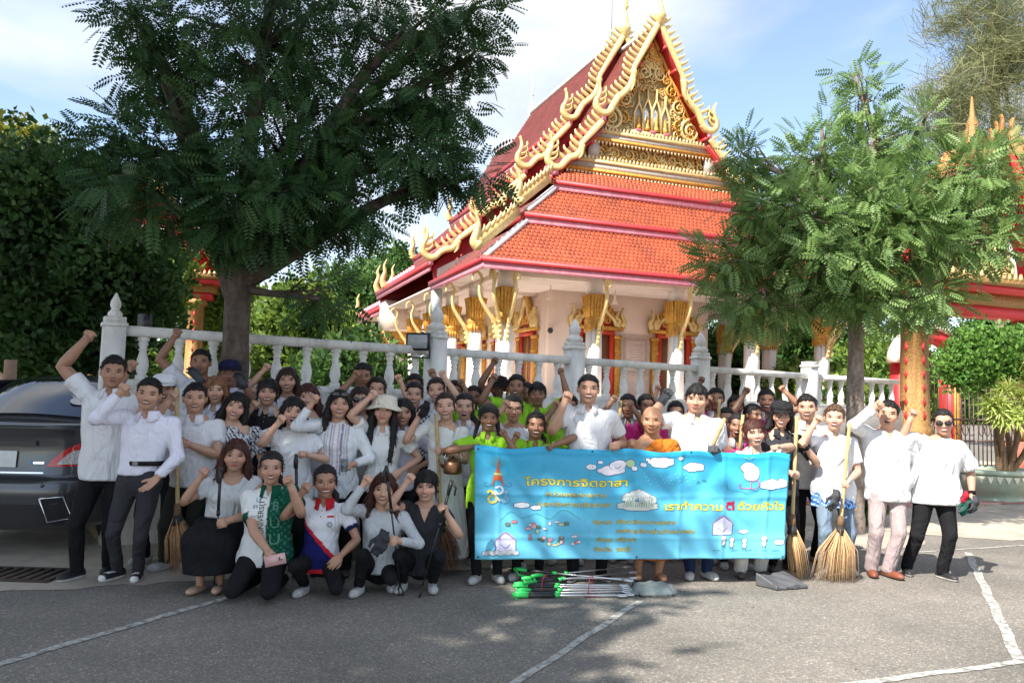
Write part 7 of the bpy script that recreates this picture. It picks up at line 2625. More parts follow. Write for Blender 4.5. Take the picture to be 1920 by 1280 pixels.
P('woman in black cap, glasses and black polo with a broom', 1463, 752, off=0.08, sex='f', skin=LIGHT, mouth='smile', hair='bob', shirt=dict(type='polo', col=(0.035, 0.036, 0.042), sleeve=0.75), legs=TR_BLACK,
  r=hang(1504, 828, dy=-0.2, k='fist', palm=(0, -1, 0)), l=hang(1493, 890, dy=-0.32, k='fist', palm=(0, -1, 0)), extras=(('cap', (0.02, 0.02, 0.022)), ('glasses',), ('watch_r', (0.012, 0.012, 0.012))), feet=((1452, 1070), (1480, 1068)), shoes='dark', tilt=0.04, group=ADULTS)
P('man in cream-white polo behind the black cap', 1511, 739, off=0.42, skin=FAIR, mouth='smile', hair='short', shirt=sh(POLO, col=WARM), legs=TR_BLACK, girth=1.12, feet=((1500, 1052), (1524, 1050)), shoes='clog', group=ADULTS)
P('woman in white polo with blue wave hem and jeans, broom in hand', 1562, 758, off=0.02, sex='f', skin=LIGHT, mouth='smile', hair='short', hcol=(0.10, 0.055, 0.035), shirt=sh(POLO, col=(0.67, 0.67, 0.71), paint=p_wave, hem=0.40, sleeve=0.72, loose=1.14, h=0.011), legs=dict(col=(0.17, 0.23, 0.30), loose=1.15), girth=1.1,
  l=(1534, 783, dict(dy=-0.18, hint=(-0.8, -0.1, -1))), r=hang(1583, 908, dy=-0.24, k='fist', palm=(0, -1, 0)), extras=(('watch_r', (0.6, 0.6, 0.6)),), feet=((1548, 1078), (1588, 1076)), shoes='white', group=ADULTS)
P('man in white collarless shirt, mauve trousers and brown loafers', 1662, 750, dep=7.72, skin=FAIR, mouth='open', hair='short', shirt=dict(type='tee', col=(0.68, 0.68, 0.68), sleeve=1.95, hem=0.43, loose=1.18, v=0.08, neck=0.055, flare=0.012), legs=dict(col=(0.36, 0.29, 0.29), loose=1.3), girth=1.05,
  l=(1648, 758, dict(dy=-0.2, hint=(-1, 0, -0.6))), r=hang(1697, 918), feet=((1638, 1080), (1670, 1083)), shoes='brown', tilt=0.06, group=ADULTS)
P('woman in oversized white tee, sunglasses and black trousers at the far right', 1765, 766, dep=7.72, bx=1752, sex='f', skin=FAIR, mouth='smile', hair='tied', shirt=sh(TEE, col=(0.68, 0.68, 0.69), hem=0.44, sleeve=0.85, loose=1.22, flare=0.025), legs=dict(col=BLACK, loose=1.2), girth=1.18,
  l=(1712, 772, dict(dy=-0.12, hint=(-1, -0.2, -0.6))), r=hang(1823, 938), extras=(('sunglasses',), ('watch_r', (0.012, 0.012, 0.012))), feet=((1704, 1077), (1772, 1086)), shoes='black', group=ADULTS)
# ------------------------------------------------------------------ banner
BL, BR = at(890, 833, 6.80), at(1481, 848, 7.24)
BLb, BRb = at(890, 1048, 6.82), at(1470, 1047, 7.22)
bn_o = BLb.copy()
bn_x = (BRb - BLb)
BW = ((BR - BL).length + bn_x.length) / 2
BH = ((BL - BLb).length + (BR - BRb).length) / 2
banner = tag(empty('banner', tuple(bn_o)), 'sky blue vinyl banner with yellow Thai lettering held across the group', 'banner')
_bl, _br, _blb, _brb = (np.array(q - bn_o) for q in (BL, BR, BLb, BRb))
_nrm = np.cross(_br - _bl, np.array([0, 0, 1.0]))
_nrm /= np.linalg.norm(_nrm)
if _nrm[1] > 0:
    _nrm = -_nrm


def bsurf(u, v, off=0.0):
    """u 0..1 left to right, v 0..1 bottom to top -> point on the hanging sheet"""
    u, v = np.asarray(u, float), np.asarray(v, float)
    p = (_blb[None] * ((1 - u) * (1 - v))[:, None] + _brb[None] * (u * (1 - v))[:, None] + _bl[None] * ((1 - u) * v)[:, None] + _br[None] * (u * v)[:, None])
    sag = -0.022 * np.abs(np.sin(np.pi * (u * 4.2 + 0.05))) * v ** 2 + 0.006 * np.sin(u * 41) * v ** 4
    w = 0.010 * np.sin(u * 34 + v * 3) * (0.4 + 0.6 * (1 - v)) + 0.007 * np.sin(u * 13 - v * 7 + 1) + 0.005 * np.sin(v * 22 + u * 6)
    fold = 0.010 * np.exp(-(((u * 7) % 1.0 - 0.5) / 0.045) ** 2) + 0.007 * np.exp(-(((v * 2.6) % 1.0 - 0.5) / 0.05) ** 2)
    fold = fold + 0.006 * np.sin(u * 75 + 9 * np.sin(v * 5)) * np.sin(v * 9 + u * 17) * np.sin(u * 23) * 0.6
    crease = 0.014 * np.exp(-((u - 0.62 - 0.35 * (1 - v)) / 0.02) ** 2) + 0.020 * np.exp(-((u - 0.79 + 0.22 * (1 - v)) / 0.025) ** 2) * v + 0.009 * np.exp(-((u - 0.32 + 0.3 * v) / 0.02) ** 2)
    p = p + _nrm[None] * (w + fold - crease + off)[:, None]
    p[:, 2] += sag
    return p


nu, nv = 200, 66
uu, vv = np.meshgrid(np.linspace(0, 1, nu + 1), np.linspace(0, 1, nv + 1))
Pf = bsurf(uu.ravel(), vv.ravel(), 0.0)
Q = [(j * (nu + 1) + i, j * (nu + 1) + i + 1, (j + 1) * (nu + 1) + i + 1, (j + 1) * (nu + 1) + i) for j in range(nv) for i in range(nu)]
t = vv.ravel()[:, None]
nzr = (np.sin(uu.ravel() * 7 + 2 * np.sin(vv.ravel() * 4)) * 0.5 + 0.5)[:, None]
C = np.array([[0.16, 0.56, 0.76]]) * (1 - t) + np.array([[0.02, 0.36, 0.60]]) * t
C = C + 0.05 * (1 - np.abs(t - 0.5) * 2) * nzr * np.array([[0.4, 0.6, 0.5]])
M_PRINT = mat('vinyl_print', rough=0.36, vary=0.0, vcol=True, spec=0.45)
sheet = link(bpy.data.objects.new('sheet', make_mesh('sheet', Pf, [np.array(Q)], C, True, [M_PRINT])), banner)
md = sheet.modifiers.new('thickness', 'SOLIDIFY')
md.thickness = 0.002
md.offset = -1


def decal(name, pts2, faces, col, layer=1, parent=sheet, rough=0.4):
    """flat print: points in banner metres (x from left, y from bottom)"""
    mm = mat('print_%d_%d_%d' % tuple(int(c * 99) for c in col), col, 0.4, vary=0.04)
    bm = bmesh.new()
    vs = [bm.verts.new((p[0], p[1], 0)) for p in pts2]
    for f in faces:
        try:
            bm.faces.new([vs[i] for i in f])
        except ValueError:
            pass
    bmesh.ops.triangulate(bm, faces=bm.faces[:])
    for _ in range(4):                             # fine enough to follow the wrinkles of the sheet
        ed = [e for e in bm.edges if e.calc_length() > 0.022]
        if not ed:
            break
        bmesh.ops.subdivide_edges(bm, edges=ed, cuts=1)
        bmesh.ops.triangulate(bm, faces=[f for f in bm.faces if len(f.verts) > 3])
    P2 = np.array([v.co[:2] for v in bm.verts])
    V = bsurf(P2[:, 0] / BW, P2[:, 1] / BH, 0.003 + 0.0012 * layer)
    for v, p in zip(bm.verts, V):
        v.co = p
    me = bpy.data.meshes.new(name)
    bm.to_mesh(me)
    bm.free()
    me.materials.append(mm)
    return link(bpy.data.objects.new(name, me), parent)


def text_mesh(body, size):
    cu = bpy.data.curves.new('lettering', 'FONT')
    cu.body = body
    cu.size = size
    cu.resolution_u = 3
    o = bpy.data.objects.new('lettering', cu)
    COL.objects.link(o)
    bpy.context.view_layer.update()
    me = bpy.data.meshes.new_from_object(o.evaluated_get(bpy.context.evaluated_depsgraph_get()))
    V = np.array([v.co[:] for v in me.vertices]) if len(me.vertices) else np.zeros((0, 3))
    Fc = [tuple(p.vertices) for p in me.polygons]
    bpy.data.objects.remove(o)
    bpy.data.curves.remove(cu)
    bpy.data.meshes.remove(me)
    return V, Fc


def outline_offset(V, Fc, d):
    """copies shifted all round: a heavier, darker rim behind the letters"""
    out, fo, n = [], [], 0
    for k in range(8):
        a = k * math.pi / 4
        out.append(V[:, :2] + np.array([d * math.cos(a), d * math.sin(a)]))
        fo += [tuple(i + n for i in f) for f in Fc]
        n += len(V)
    return np.concatenate(out), fo


def lettering(body, x0, x1, y, h, col=(0.85, 0.72, 0.06), rim=(0.10, 0.12, 0.05), d=0.0045, bold=0.002):
    V, Fc = text_mesh(body, 1.0)
    if not len(V):
        return
    mn, mxx = V.min(0), V.max(0)
    sx = (x1 - x0) / (mxx[0] - mn[0])
    V2 = np.zeros_like(V)
    V2[:, 0] = x0 + (V[:, 0] - mn[0]) * sx
    V2[:, 1] = y + V[:, 1] * h / 0.75
    if rim is not None:
        O, fo = outline_offset(V2, Fc, d)
        decal('letter_outline', O, fo, rim, 1)['kind'] = 'stuff'
    if bold:
        O, fo = outline_offset(V2, Fc, bold)
        decal('lettering', O, fo, col, 2)['kind'] = 'stuff'
    else:
        decal('lettering', V2, Fc, col, 2)['kind'] = 'stuff'


def bpx(px, py):
    """photo pixel on the banner -> banner metres"""
    u = (px - 890) / (1475.0 - 890)
    ytop = 833 + 15 * u
    v = (1048 - py) / (1048 - ytop)
    return u * BW, v * BH


def line(body, px0, px1, pyb, hpx, **k):
    x0, y = bpx(px0, pyb)
    x1, _ = bpx(px1, pyb)
    lettering(body, x0, x1, y, hpx / 215.0 * BH, **k)


OCH = (0.62, 0.50, 0.05)
line('โครงการจิตอาสา', 980, 1166, 908, 15)
line('หน่วยพระราชทาน', 1016, 1126, 929, 9, col=OCH, d=0.002, bold=0.001, rim=(0.2, 0.2, 0.1))
line('และประชาชนจิตอาสา', 1004, 1136, 948, 9, col=OCH, d=0.002, bold=0.001, rim=(0.2, 0.2, 0.1))
line('เราทำความ', 1238, 1346, 955, 15)
line('ดี', 1356, 1371, 955, 16, col=(0.55, 0.01, 0.06), rim=(0.25, 0.01, 0.06))
line('ด้วยหัวใจ', 1378, 1470, 955, 15)
line('จิตอาสา', 1104, 1140, 982, 8, col=OCH, d=0.002, bold=0.001, rim=(0.2, 0.2, 0.1))
line('พัฒนารักษาความสะอาด', 1149, 1260, 982, 8, col=OCH, d=0.002, bold=0.001, rim=(0.2, 0.2, 0.1))
line('องค์การบริหารส่วนตำบลบางพระ', 1149, 1296, 999, 8, col=OCH, d=0.002, bold=0.001, rim=(0.2, 0.2, 0.1))
line('อำเภอ', 1112, 1140, 1015, 8, col=OCH, d=0.002, bold=0.001, rim=(0.2, 0.2, 0.1))
line('ศรีราชา', 1149, 1184, 1015, 8, col=OCH, d=0.002, bold=0.001, rim=(0.2, 0.2, 0.1))
line('จังหวัด', 1108, 1140, 1033, 8, col=OCH, d=0.002, bold=0.001, rim=(0.2, 0.2, 0.1))
line('ชลบุรี', 1149, 1176, 1033, 8, col=OCH, d=0.002, bold=0.001, rim=(0.2, 0.2, 0.1))


def blob(name, px, py, rx, ry, col, layer=2, bumps=5, amp=0.18, ph=0.0, rim=(0.05, 0.05, 0.12), rw=1.0):
    """scalloped cloud-like print with a dark outline, sizes in photo pixels"""
    def ring(k):
        out = []
        for i in range(40):
            a = 2 * math.pi * i / 40
            s = 1 + amp * abs(math.sin(bumps * a / 2 + ph)) - amp * 0.5
            out.append(bpx(px + (rx * s + k) * math.cos(a), py - (ry * s + k) * math.sin(a)))
        return out
    if rim is not None:
        decal(name + '_outline', [bpx(px, py)] + ring(rw), [(0, i + 1, (i + 1) % 40 + 1) for i in range(40)], rim, layer - 1)
    decal(name, [bpx(px, py)] + ring(0), [(0, i + 1, (i + 1) % 40 + 1) for i in range(40)], col, layer)


def stroke(name, pts, wpx, col, layer=3):
    P2 = [np.array(bpx(*p)) for p in (smooth_path(pts, 5) if len(pts) > 2 else pts)]
    V, Fc = [], []
    w = wpx / 215.0 * BH
    for i, p in enumerate(P2):
        t_ = P2[min(i + 1, len(P2) - 1)] - P2[max(i - 1, 0)]
        t_ = t_ / (np.linalg.norm(t_) + 1e-9)
        n = np.array([-t_[1], t_[0]])
        V += [p + n * w / 2, p - n * w / 2]
        if i:
            Fc.append((2 * i - 2, 2 * i - 1, 2 * i + 1, 2 * i))
    decal(name, V, Fc, col, layer)


CW = (0.78, 0.80, 0.84)
for (px, py, rx, ry, b_) in ((1228, 862, 24, 10, 7), (1291, 875, 19, 8, 5), (1098, 872, 9, 5, 5), (1115, 863, 5, 3, 4), (1194, 869, 6, 4, 4), (1266, 857, 5, 3, 4), (1202, 858, 4, 2.5, 4), (1177, 877, 5, 4, 4), (1440, 908, 22, 9, 6), (1462, 905, 10, 8, 5), (974, 946, 14, 5, 6), (999, 951, 9, 4, 5)):
    blob('cloud_print', px, py, rx, ry, CW, 2, b_)
blob('cloud_print', 1136, 879, 25, 9, (0.80, 0.74, 0.82), 2, 5)
blob('cloud_print', 1147, 870, 15, 9, (0.82, 0.77, 0.84), 3, 3, 0.05)
blob('cloud_print', 1170, 868, 8, 7, (0.45, 0.62, 0.35), 2, 3, 0.05)
stroke('smile_print', [(1141, 873), (1147, 876), (1153, 872)], 1.0, (0.05, 0.05, 0.1), 4)
blob('figure_print', 1401, 884, 15, 15, (0.75, 0.76, 0.80), 3, 4, 0.1)
blob('figure_print', 1394, 873, 13, 10, (0.78, 0.79, 0.82), 4, 5, 0.1)
stroke('line_print', [(1380, 903), (1380, 912), (1400, 914), (1412, 914), (1414, 900), (1402, 900), (1400, 914)], 1.6, (0.5, 0.08, 0.2), 4)
stroke('line_print', [(1353, 905), (1360, 917), (1380, 918), (1395, 924)], 1.0, (0.04, 0.35, 0.42), 3)
stroke('line_print', [(1385, 853), (1394, 856), (1402, 852)], 1.4, (0.3, 0.4, 0.2), 3)
# flower-bed vignette
blob('bouquet_print', 1186, 948, 38, 9, (0.62, 0.66, 0.62), 2, 8, 0.15)
for i in range(14):
    a = i * 2.4
    blob('bouquet_print', 1187 + 28 * math.cos(a) * (0.3 + 0.7 * (i / 14)), 938 - 9 * abs(math.sin(a)) - 5 * (1 - i / 14), 8, 8, [(0.72, 0.76, 0.74), (0.62, 0.68, 0.62), (0.76, 0.78, 0.80)][i % 3], 3 + i % 2, 6, 0.15, rw=0.5)
for i in range(16):
    stroke('line_print', [(1160 + i * 3.6, 950), (1162 + i * 3.4 + 3 * math.sin(i), 940 - 4 * (i % 3))], 0.9, (0.08, 0.25, 0.10), 6)
# rolling hills, village and house vignettes
stroke('line_print', [(935, 975), (955, 958), (975, 970), (1000, 962), (1025, 972), (1050, 955), (1080, 972)], 1.0, (0.06, 0.36, 0.28), 2)
rb = random.Random(5)
for i in range(46):
    x, y = 938 + rb.random() * 140, 975 + rb.random() * 48
    if x < 985 and y > 985:
        continue
    blob('village_print', x, y, 2.5 + rb.random() * 3, 1.6 + rb.random() * 2, [(0.75, 0.45, 0.48), (0.62, 0.62, 0.35), (0.72, 0.72, 0.74), (0.12, 0.2, 0.12), (0.6, 0.2, 0.2)][i % 5], 2, 4, 0.2, rw=0.5)


def house(px, py, s, col):
    pts = [(px - 20 * s, py), (px + 20 * s, py), (px + 20 * s, py - 22 * s), (px, py - 36 * s), (px - 20 * s, py - 22 * s)]
    cx, cy_ = px, py - 16 * s
    big = [(cx + (x - cx) * 1.06, cy_ + (y - cy_) * 1.06) for x, y in pts]
    decal('house_print_outline', [bpx(*q) for q in big], [(0, 1, 2, 3, 4)], (0.12, 0.10, 0.25), 1)
    decal('house_print', [bpx(*q) for q in pts], [(0, 1, 2, 3, 4)], col, 2)
    stroke('line_print', [(px - 10 * s, py - 14 * s), (px, py - 6 * s), (px + 10 * s, py - 14 * s)], 1.1, (0.1, 0.08, 0.25), 3)
    stroke('line_print', [(px - 22 * s, py - 21 * s), (px, py - 38 * s), (px + 22 * s, py - 21 * s)], 1.6, (0.5, 0.2, 0.4), 3)


house(945, 1032, 0.9, (0.62, 0.62, 0.80))
house(1350, 1002, 0.95, (0.66, 0.66, 0.80))
for i in range(9):
    blob('bush_print', 908 + i * 7, 1036 - 2 * (i % 2), 5, 4, [(0.66, 0.6, 0.66), (0.5, 0.6, 0.55), (0.7, 0.66, 0.72)][i % 3], 3, 4, 0.2, rw=0.6)
for (x, y) in ((1352, 1016), (1369, 1020), (1395, 1022), (1433, 1018)):
    blob('doodle_print', x, y - 8, 5, 4.5, (0.76, 0.74, 0.72), 3, 3, 0.05, rw=0.7)
    blob('doodle_print', x, y + 1, 4, 5, (0.70, 0.62, 0.60), 3, 3, 0.05, rw=0.7)
    stroke('line_print', [(x - 3, y + 6), (x - 3, y + 11)], 0.9, (0.08, 0.08, 0.15), 3)
    stroke('line_print', [(x + 3, y + 6), (x + 3, y + 11)], 0.9, (0.08, 0.08, 0.15), 3)
blob('car_print', 1393, 997, 10, 3.5, (0.62, 0.72, 0.82), 3, 3, 0.1, rw=0.7)
blob('doodle_print', 1462, 1016, 10, 5, (0.75, 0.6, 0.62), 3, 4, 0.1, rw=0.7)
for x in (1333, 1368, 1398, 1426, 1448):
    stroke('line_print', [(x, 1032), (x + 14, 1031)], 1.0, (0.10, 0.2, 0.3), 2)
for i in range(26):
    stroke('line_print', [(1190 + rb.random() * 90, 885 + rb.random() * 30), (1191 + rb.random() * 90, 886)][:1] * 2 if False else [(1195 + i * 4.0, 885 + (i * 7) % 26), (1197 + i * 4.0, 885 + (i * 7) % 26)], 1.2, (0.55, 0.70, 0.82), 2)
stroke('line_print', [(1296, 905), (1300, 903), (1304, 905)], 1.4, (0.03, 0.03, 0.05), 3)
stroke('line_print', [(1308, 902), (1312, 900), (1316, 902)], 1.4, (0.03, 0.03, 0.05), 3)
# royal cipher: spired crown over entwined letters
OR_, GO_ = (0.62, 0.12, 0.02), (0.72, 0.55, 0.08)
for i in range(12):
    a = math.pi * (0.12 + 0.76 * i / 11)
    stroke('emblem_ray', [(931, 872), (931 + 19 * math.cos(a), 872 - 22 * math.sin(a))], 0.8, (0.16, 0.42, 0.45), 2)
decal('emblem_spire', [bpx(*q) for q in ((928.5, 880), (933.5, 880), (931.3, 852))], [(0, 1, 2)], OR_, 3)
for (y, w, c) in ((883, 5, OR_), (888, 7, GO_), (893, 9, OR_), (898, 10, OR_)):
    decal('emblem_tier', [bpx(931 - w, y), bpx(931 + w, y), bpx(931 + w * 0.8, y - 4), bpx(931 - w * 0.8, y - 4)], [(0, 1, 2, 3)], c, 3)
stroke('emblem_band', [(921, 908), (924, 897), (931, 893), (938, 897), (941, 908)], 3.0, OR_, 4)
for s in (-1, 1):
    stroke('emblem_scroll', [(931 + s * 10, 905), (931 + s * 20, 910), (931 + s * 25, 905), (931 + s * 20, 902)], 1.4, (0.05, 0.25, 0.45), 3)
stroke('emblem_letter', [(926, 913), (935, 910), (940, 918), (932, 924), (925, 919), (928, 930), (936, 938)], 4.0, (0.74, 0.76, 0.80), 4)
stroke('emblem_letter', [(912, 922), (918, 918), (922, 926), (914, 932), (918, 941), (928, 938), (926, 928)], 4.0, GO_, 5)
stroke('emblem_letter', [(940, 922), (948, 918), (944, 928), (950, 934), (942, 940), (937, 934)], 4.0, (0.25, 0.5, 0.68), 5)
# eyelets
for (x, y) in ((896, 1043), (1470, 1043), (1188, 1044), (896, 840), (1474, 853), (1100, 842), (1283, 846)):
    blob('eyelet', x, y, 1.8, 1.8, (0.03, 0.03, 0.03), 2, 3, 0.0, rim=None)

# ------------------------------------------------------------------ brooms
M_BAMBOO = mat('bamboo', (0.50, 0.36, 0.16), 0.6, vary=0.2, scale=14, bump=0.2)
M_BINDING = mat('broom_binding', (0.16, 0.09, 0.045), 0.8, vary=0.2, scale=40)
M_TUBEB = mat('inner_tube', (0.02, 0.02, 0.02), 0.7)
M_BRISTLE = mat('coconut_ribs', rough=0.8, vary=0.2, scale=30, vcol=True)


def broom(label, top, tie, foot, spread, depth, n=170, seed=1, brown=(0.42, 0.24, 0.11)):
    top, tie, foot = (at(q[0], q[1], depth + q[2]) for q in (top, tie, foot))
    r = empty('broom', (foot.x, foot.y, 0))
    tag(r, label, 'broom', 'stick brooms')
    o = Vector((foot.x, foot.y, 0))
    a, b, c = np.array(top - o), np.array(tie - o), np.array(foot - o)
    st = MB()
    k = 7
    for i in range(k):
        p, q = a + (b - a) * i / k, a + (b - a) * (i + 1) / k
        st.tube([p, p + (q - p) * 0.97], [0.0165, 0.0165], 9)
    MB().tube([a + (b - a) * t_ for t_ in np.linspace(0, 1.06, 15)], [0.0165 + (0.002 if i % 3 == 0 else 0) for i in range(15)], 10).build('handle', M_BAMBOO, r, True)
    d = (b - a) / np.linalg.norm(b - a)
    MB().tube([b - d * 0.02, b + d * 0.08], [0.024, 0.034], 12).build('binding', M_BINDING, r, True)
    MB().tube([b + d * 0.08, b + d * 0.16], [0.036, 0.046], 12).build('rubber_sleeve', M_TUBEB, r, True)
    rg = random.Random(seed)
    mb = MB()
    L = np.linalg.norm(c - b)
    for i in range(n):
        an, rad = rg.random() * 6.283, math.sqrt(rg.random()) * (1.0 if rg.random() < 0.88 else rg.uniform(1.1, 1.5))
        p0 = b + d * 0.10 + np.array([0.03 * rad * math.cos(an), 0.03 * rad * math.sin(an), 0])
        p2 = c + np.array([spread * rad * math.cos(an), spread * 0.55 * rad * math.sin(an), rg.uniform(-0.02, 0.13)])
        p2[2] = max(0.006, p2[2])
        p1 = (p0 + p2) / 2 + np.array([0.25 * spread * rad * math.cos(an), 0.1 * spread * rad * math.sin(an), 0.02])
        cc = np.array(brown) * rg.uniform(0.35, 1.5)
        mb.tube([p0, p1, p2], [0.003, 0.0024, 0.001], 4, col=cc)
    o2 = mb.build('bristles', M_BRISTLE, r, False, True)
    o2['kind'] = 'stuff'
    return r


broom('bamboo-handled broom held by the man in white polo near the left tree', (331, 728, -0.1), (333, 948, -0.28), (343, 1072, -0.35), 0.13, 6.95, seed=2)
broom('long broom held in front of the white dress', (818, 776, -0.1), (826, 962, -0.22), (842, 1068, -0.16), 0.10, row_y(837, 0.22), seed=3, brown=(0.26, 0.13, 0.07))
broom('slender broom standing at the right end of the banner', (1494, 780, -0.15), (1486, 968, -0.30), (1498, 1086, -0.32), 0.085, row_y(1463, 0.08), n=110, seed=4, brown=(0.5, 0.32, 0.16))
broom('broad splayed broom beside the blue wave polo', (1593, 792, -0.18), (1577, 970, -0.26), (1565, 1094, -0.30), 0.19, row_y(1562, 0.02), n=260, seed=5, brown=(0.55, 0.35, 0.18))


def stick(label, a, b, name='bamboo_stick'):
    a, b = Vector(a), Vector(b)
    r = MB().tube([tuple(q) for q in (Vector((0, 0, 0)), (a - b) * 0.33, (a - b) * 0.66, (a - b))], [0.0175, 0.0165, 0.0165, 0.016], 10).build(name, M_BAMBOO, None, True, loc=tuple(b))
    return tag(r, label, 'stick', 'bamboo sticks held up in the group')


stick('bamboo stick leaning from the gloved hand on the banner', at(1359, 784, 7.05), at(1332, 846, 7.16))
stick('upright bamboo stick right of the boy with fist by his eye', at(1349, 748, 8.1), at(1344, 860, 8.1))
stick('bamboo stick before the shouting girl in pink', at(1393, 777, 7.75), at(1386, 850, 7.75))
stick('green bamboo stick in the hand of the girl in pink by the tall man', at(1164, 750, 8.0), at(1158, 850, 8.0))
stick('bamboo stick between the bucket hat boy and the tall boy in green', at(953, 712, 8.5), at(947, 800, 8.4))
stick('bamboo stick against the balustrade above the laughing woman', at(864, 664, 8.75), at(858, 730, 8.7))

# ------------------------------------------------------------------ litter pickers
M_GRNPL = mat('green_plastic', (0.03, 0.50, 0.10), 0.4, vary=0.1)
M_BLKPL = mat('black_plastic', (0.02, 0.02, 0.02), 0.45)
M_STEEL = mat('bright_steel', (0.62, 0.63, 0.64), 0.3, metal=0.85, vary=0.1)


def picker(label, a, b, green=True, group=None, jaw=True):
    """a: handle end, b: jaw end"""
    a, b = Vector(a), Vector(b)
    r = empty('litter_picker', tuple(a))
    tag(r, label, 'litter picker', group)
    d = (b - a)
    L = d.length
    d.normalize()
    s = d.cross(Vector((0, 0, 1)))
    s = s.normalized() if s.length > 1e-3 else Vector((1, 0, 0))
    n = s.cross(d)
    A = lambda t_, x=0, y=0: tuple(d * t_ + s * x + n * y)
    MB().tube([A(0.20), A(L - 0.06)], [0.007, 0.007], 8).build('shaft', M_STEEL if green else M_BLKPL, r, True)
    MB().tube([A(0.10), A(0.34)], [0.013, 0.012], 8).build('sleeve', M_BLKPL, r, True)
    hd = MB()
    hd.tube([A(0.0, 0, 0.0), A(0.05, 0, 0.004), A(0.12)], [0.014, 0.018, 0.014], 8)
    hd.tube([A(0.02, 0, -0.01), A(0.05, 0.0, -0.045), A(0.11, 0, -0.05)], [0.010, 0.009, 0.008], 8)
    MB().tube([A(0.34), A(0.38)], [0.0145, 0.0145], 8).build('collar', M_GRNPL if green else M_BLKPL, r, True)
    hd.build('handle', M_GRNPL if green else M_BLKPL, r, True)
    if jaw:
        for q in (-1, 1):
            MB().tube([A(L - 0.08), A(L - 0.04, 0.022 * q), A(L, 0.020 * q), A(L + 0.015, 0.006 * q)], [0.007, 0.007, 0.008, 0.006], 6).build('jaw', M_STEEL if green else M_BLKPL, r, True)
    return r


rg = random.Random(11)
heads = ['topmost', 'upper', 'upper front', 'middle rear', 'middle', 'middle front', 'lower rear', 'lower', 'lower front', 'bottom']
seen = ['green-handled litter picker lying on the very top of the bundle', 'green-handled litter picker just below the top of the bundle', 'green-handled litter picker at the rear of the bundle, jaw tilted up', 'green-handled litter picker in the heart of the bundle',
        'green-handled litter picker low at the back of the bundle', 'green-handled litter picker at the front of the bundle with thick grip', 'green-handled litter picker at the lower front edge of the bundle', 'green-handled litter picker with brown shaft under the bundle',
        'green-handled litter picker pressed to the asphalt at the front', 'green-handled litter picker jutting out farthest left at the bundle bottom']
ends_ = [((963, 1066), (1184, 1090)), ((996, 1080), (1180, 1064)), ((982, 1092), (1192, 1074)), ((964, 1094), (1176, 1100)), ((978, 1084), (1192, 1086)), ((962, 1098), (1178, 1104)), ((968, 1106), (1182, 1108)), ((964, 1112), (1180, 1110)), ((962, 1117), (1186, 1114)), ((960, 1114), (1172, 1116))]
for i, ((x0, y0), (x1, y1)) in enumerate(ends_):
    zz = (0.115, 0.10, 0.085, 0.07, 0.075, 0.055, 0.04, 0.03, 0.02, 0.02)[i]
    g0, g1 = ground(x0, y0, zz), ground(x1, y1, max(0.02, zz - 0.02))
    g0.z, g1.z = zz, max(0.02, zz * 0.9)
    picker(seen[i], g0, g1, True, 'bundled litter pickers on the asphalt')
M_STRING = mat('red_string', (0.45, 0.03, 0.06), 0.7)
for j, (px, lab) in enumerate(((1021, 'red string tied round the green handles of the litter pickers'), (1108, 'red string tied round the steel shafts of the litter pickers'))):
    c = ground(px, 1098, 0.06)
    pts = [(0.03 * math.cos(t_), 0.14 * math.cos(t_) * 0.9, 0.06 + 0.085 * math.sin(t_)) for t_ in np.linspace(0, 2 * math.pi, 22)]
    pts += [(0.03, 0.05, 0.004), (0.06, -0.12, 0.004), (-0.06, -0.17, 0.004)]
    m_ = MB().tube([(p[0], p[1] * 0.8, max(0.004, p[2])) for p in pts], 0.0035, 5)
    tag(m_.build('string', M_STRING, None, True, loc=(c.x, c.y, 0)), lab, 'string')

# pickers held by people
picker('black litter picker held by the crouching woman in the long skirt', at(414, 876, 6.2), ground(401, 1108, 0.01), False)
picker('black litter picker held by the woman in the white gathered blouse', at(555, 851, 6.8), at(556, 908, 6.75), False, jaw=False)
picker('black litter picker held by the woman in the grey cardigan', at(724, 873, 6.25), ground(752, 1114, 0.01), False)
picker('black litter picker held by the woman in the charcoal blouse', at(848, 900, 6.42), ground(787, 1116, 0.01), False)

# ------------------------------------------------------------------ small props
g = ground(1226, 1113)
pan = empty('wrapped_dustpan', (g.x, g.y, 0), 0.2)
tag(pan, 'grey-green dustpan wrapped in clear plastic beside the litter pickers', 'dustpan')
MB().add([(-0.15, -0.10, 0.012), (0.15, -0.10, 0.012), (0.16, 0.12, 0.012), (-0.16, 0.12, 0.012), (-0.14, -0.09, 0.03), (0.14, -0.09, 0.03), (0.15, 0.11, 0.075), (-0.15, 0.11, 0.075)],
         [(0, 3, 2, 1), (4, 5, 6, 7), (0, 1, 5, 4), (1, 2, 6, 5), (2, 3, 7, 6), (3, 0, 4, 7)]).build('pan', mat('pan_green', (0.12, 0.17, 0.16), 0.3, vary=0.3, scale=12), pan)
MB().tube([(-0.16, 0.1, 0.02), (-0.22, 0.02, 0.03), (-0.17, -0.08, 0.02)], 0.012, 8).build('handle', mat('pan_green', ()), pan, True)
V, Q = surface_net(lambda X, Y, Z: np.maximum(s_ell(X, Y, Z, (0, 0, 0.03), (0.20, 0.15, 0.065)) + 0.012 * np.sin(X * 60 + Y * 30) * np.sin(Y * 70), 0.006 - Z), (-0.25, -0.2, -0.01), (0.25, 0.2, 0.13), 0.012)
M_WRAP = mat('clear_wrap', (0.55, 0.60, 0.58), 0.12, vary=0.0)
M_WRAP.node_tree.nodes['Principled BSDF'].inputs['Alpha'].default_value = 0.25
link(bpy.data.objects.new('plastic_wrap', make_mesh('plastic_wrap', V, [Q], None, True, [M_WRAP])), pan)

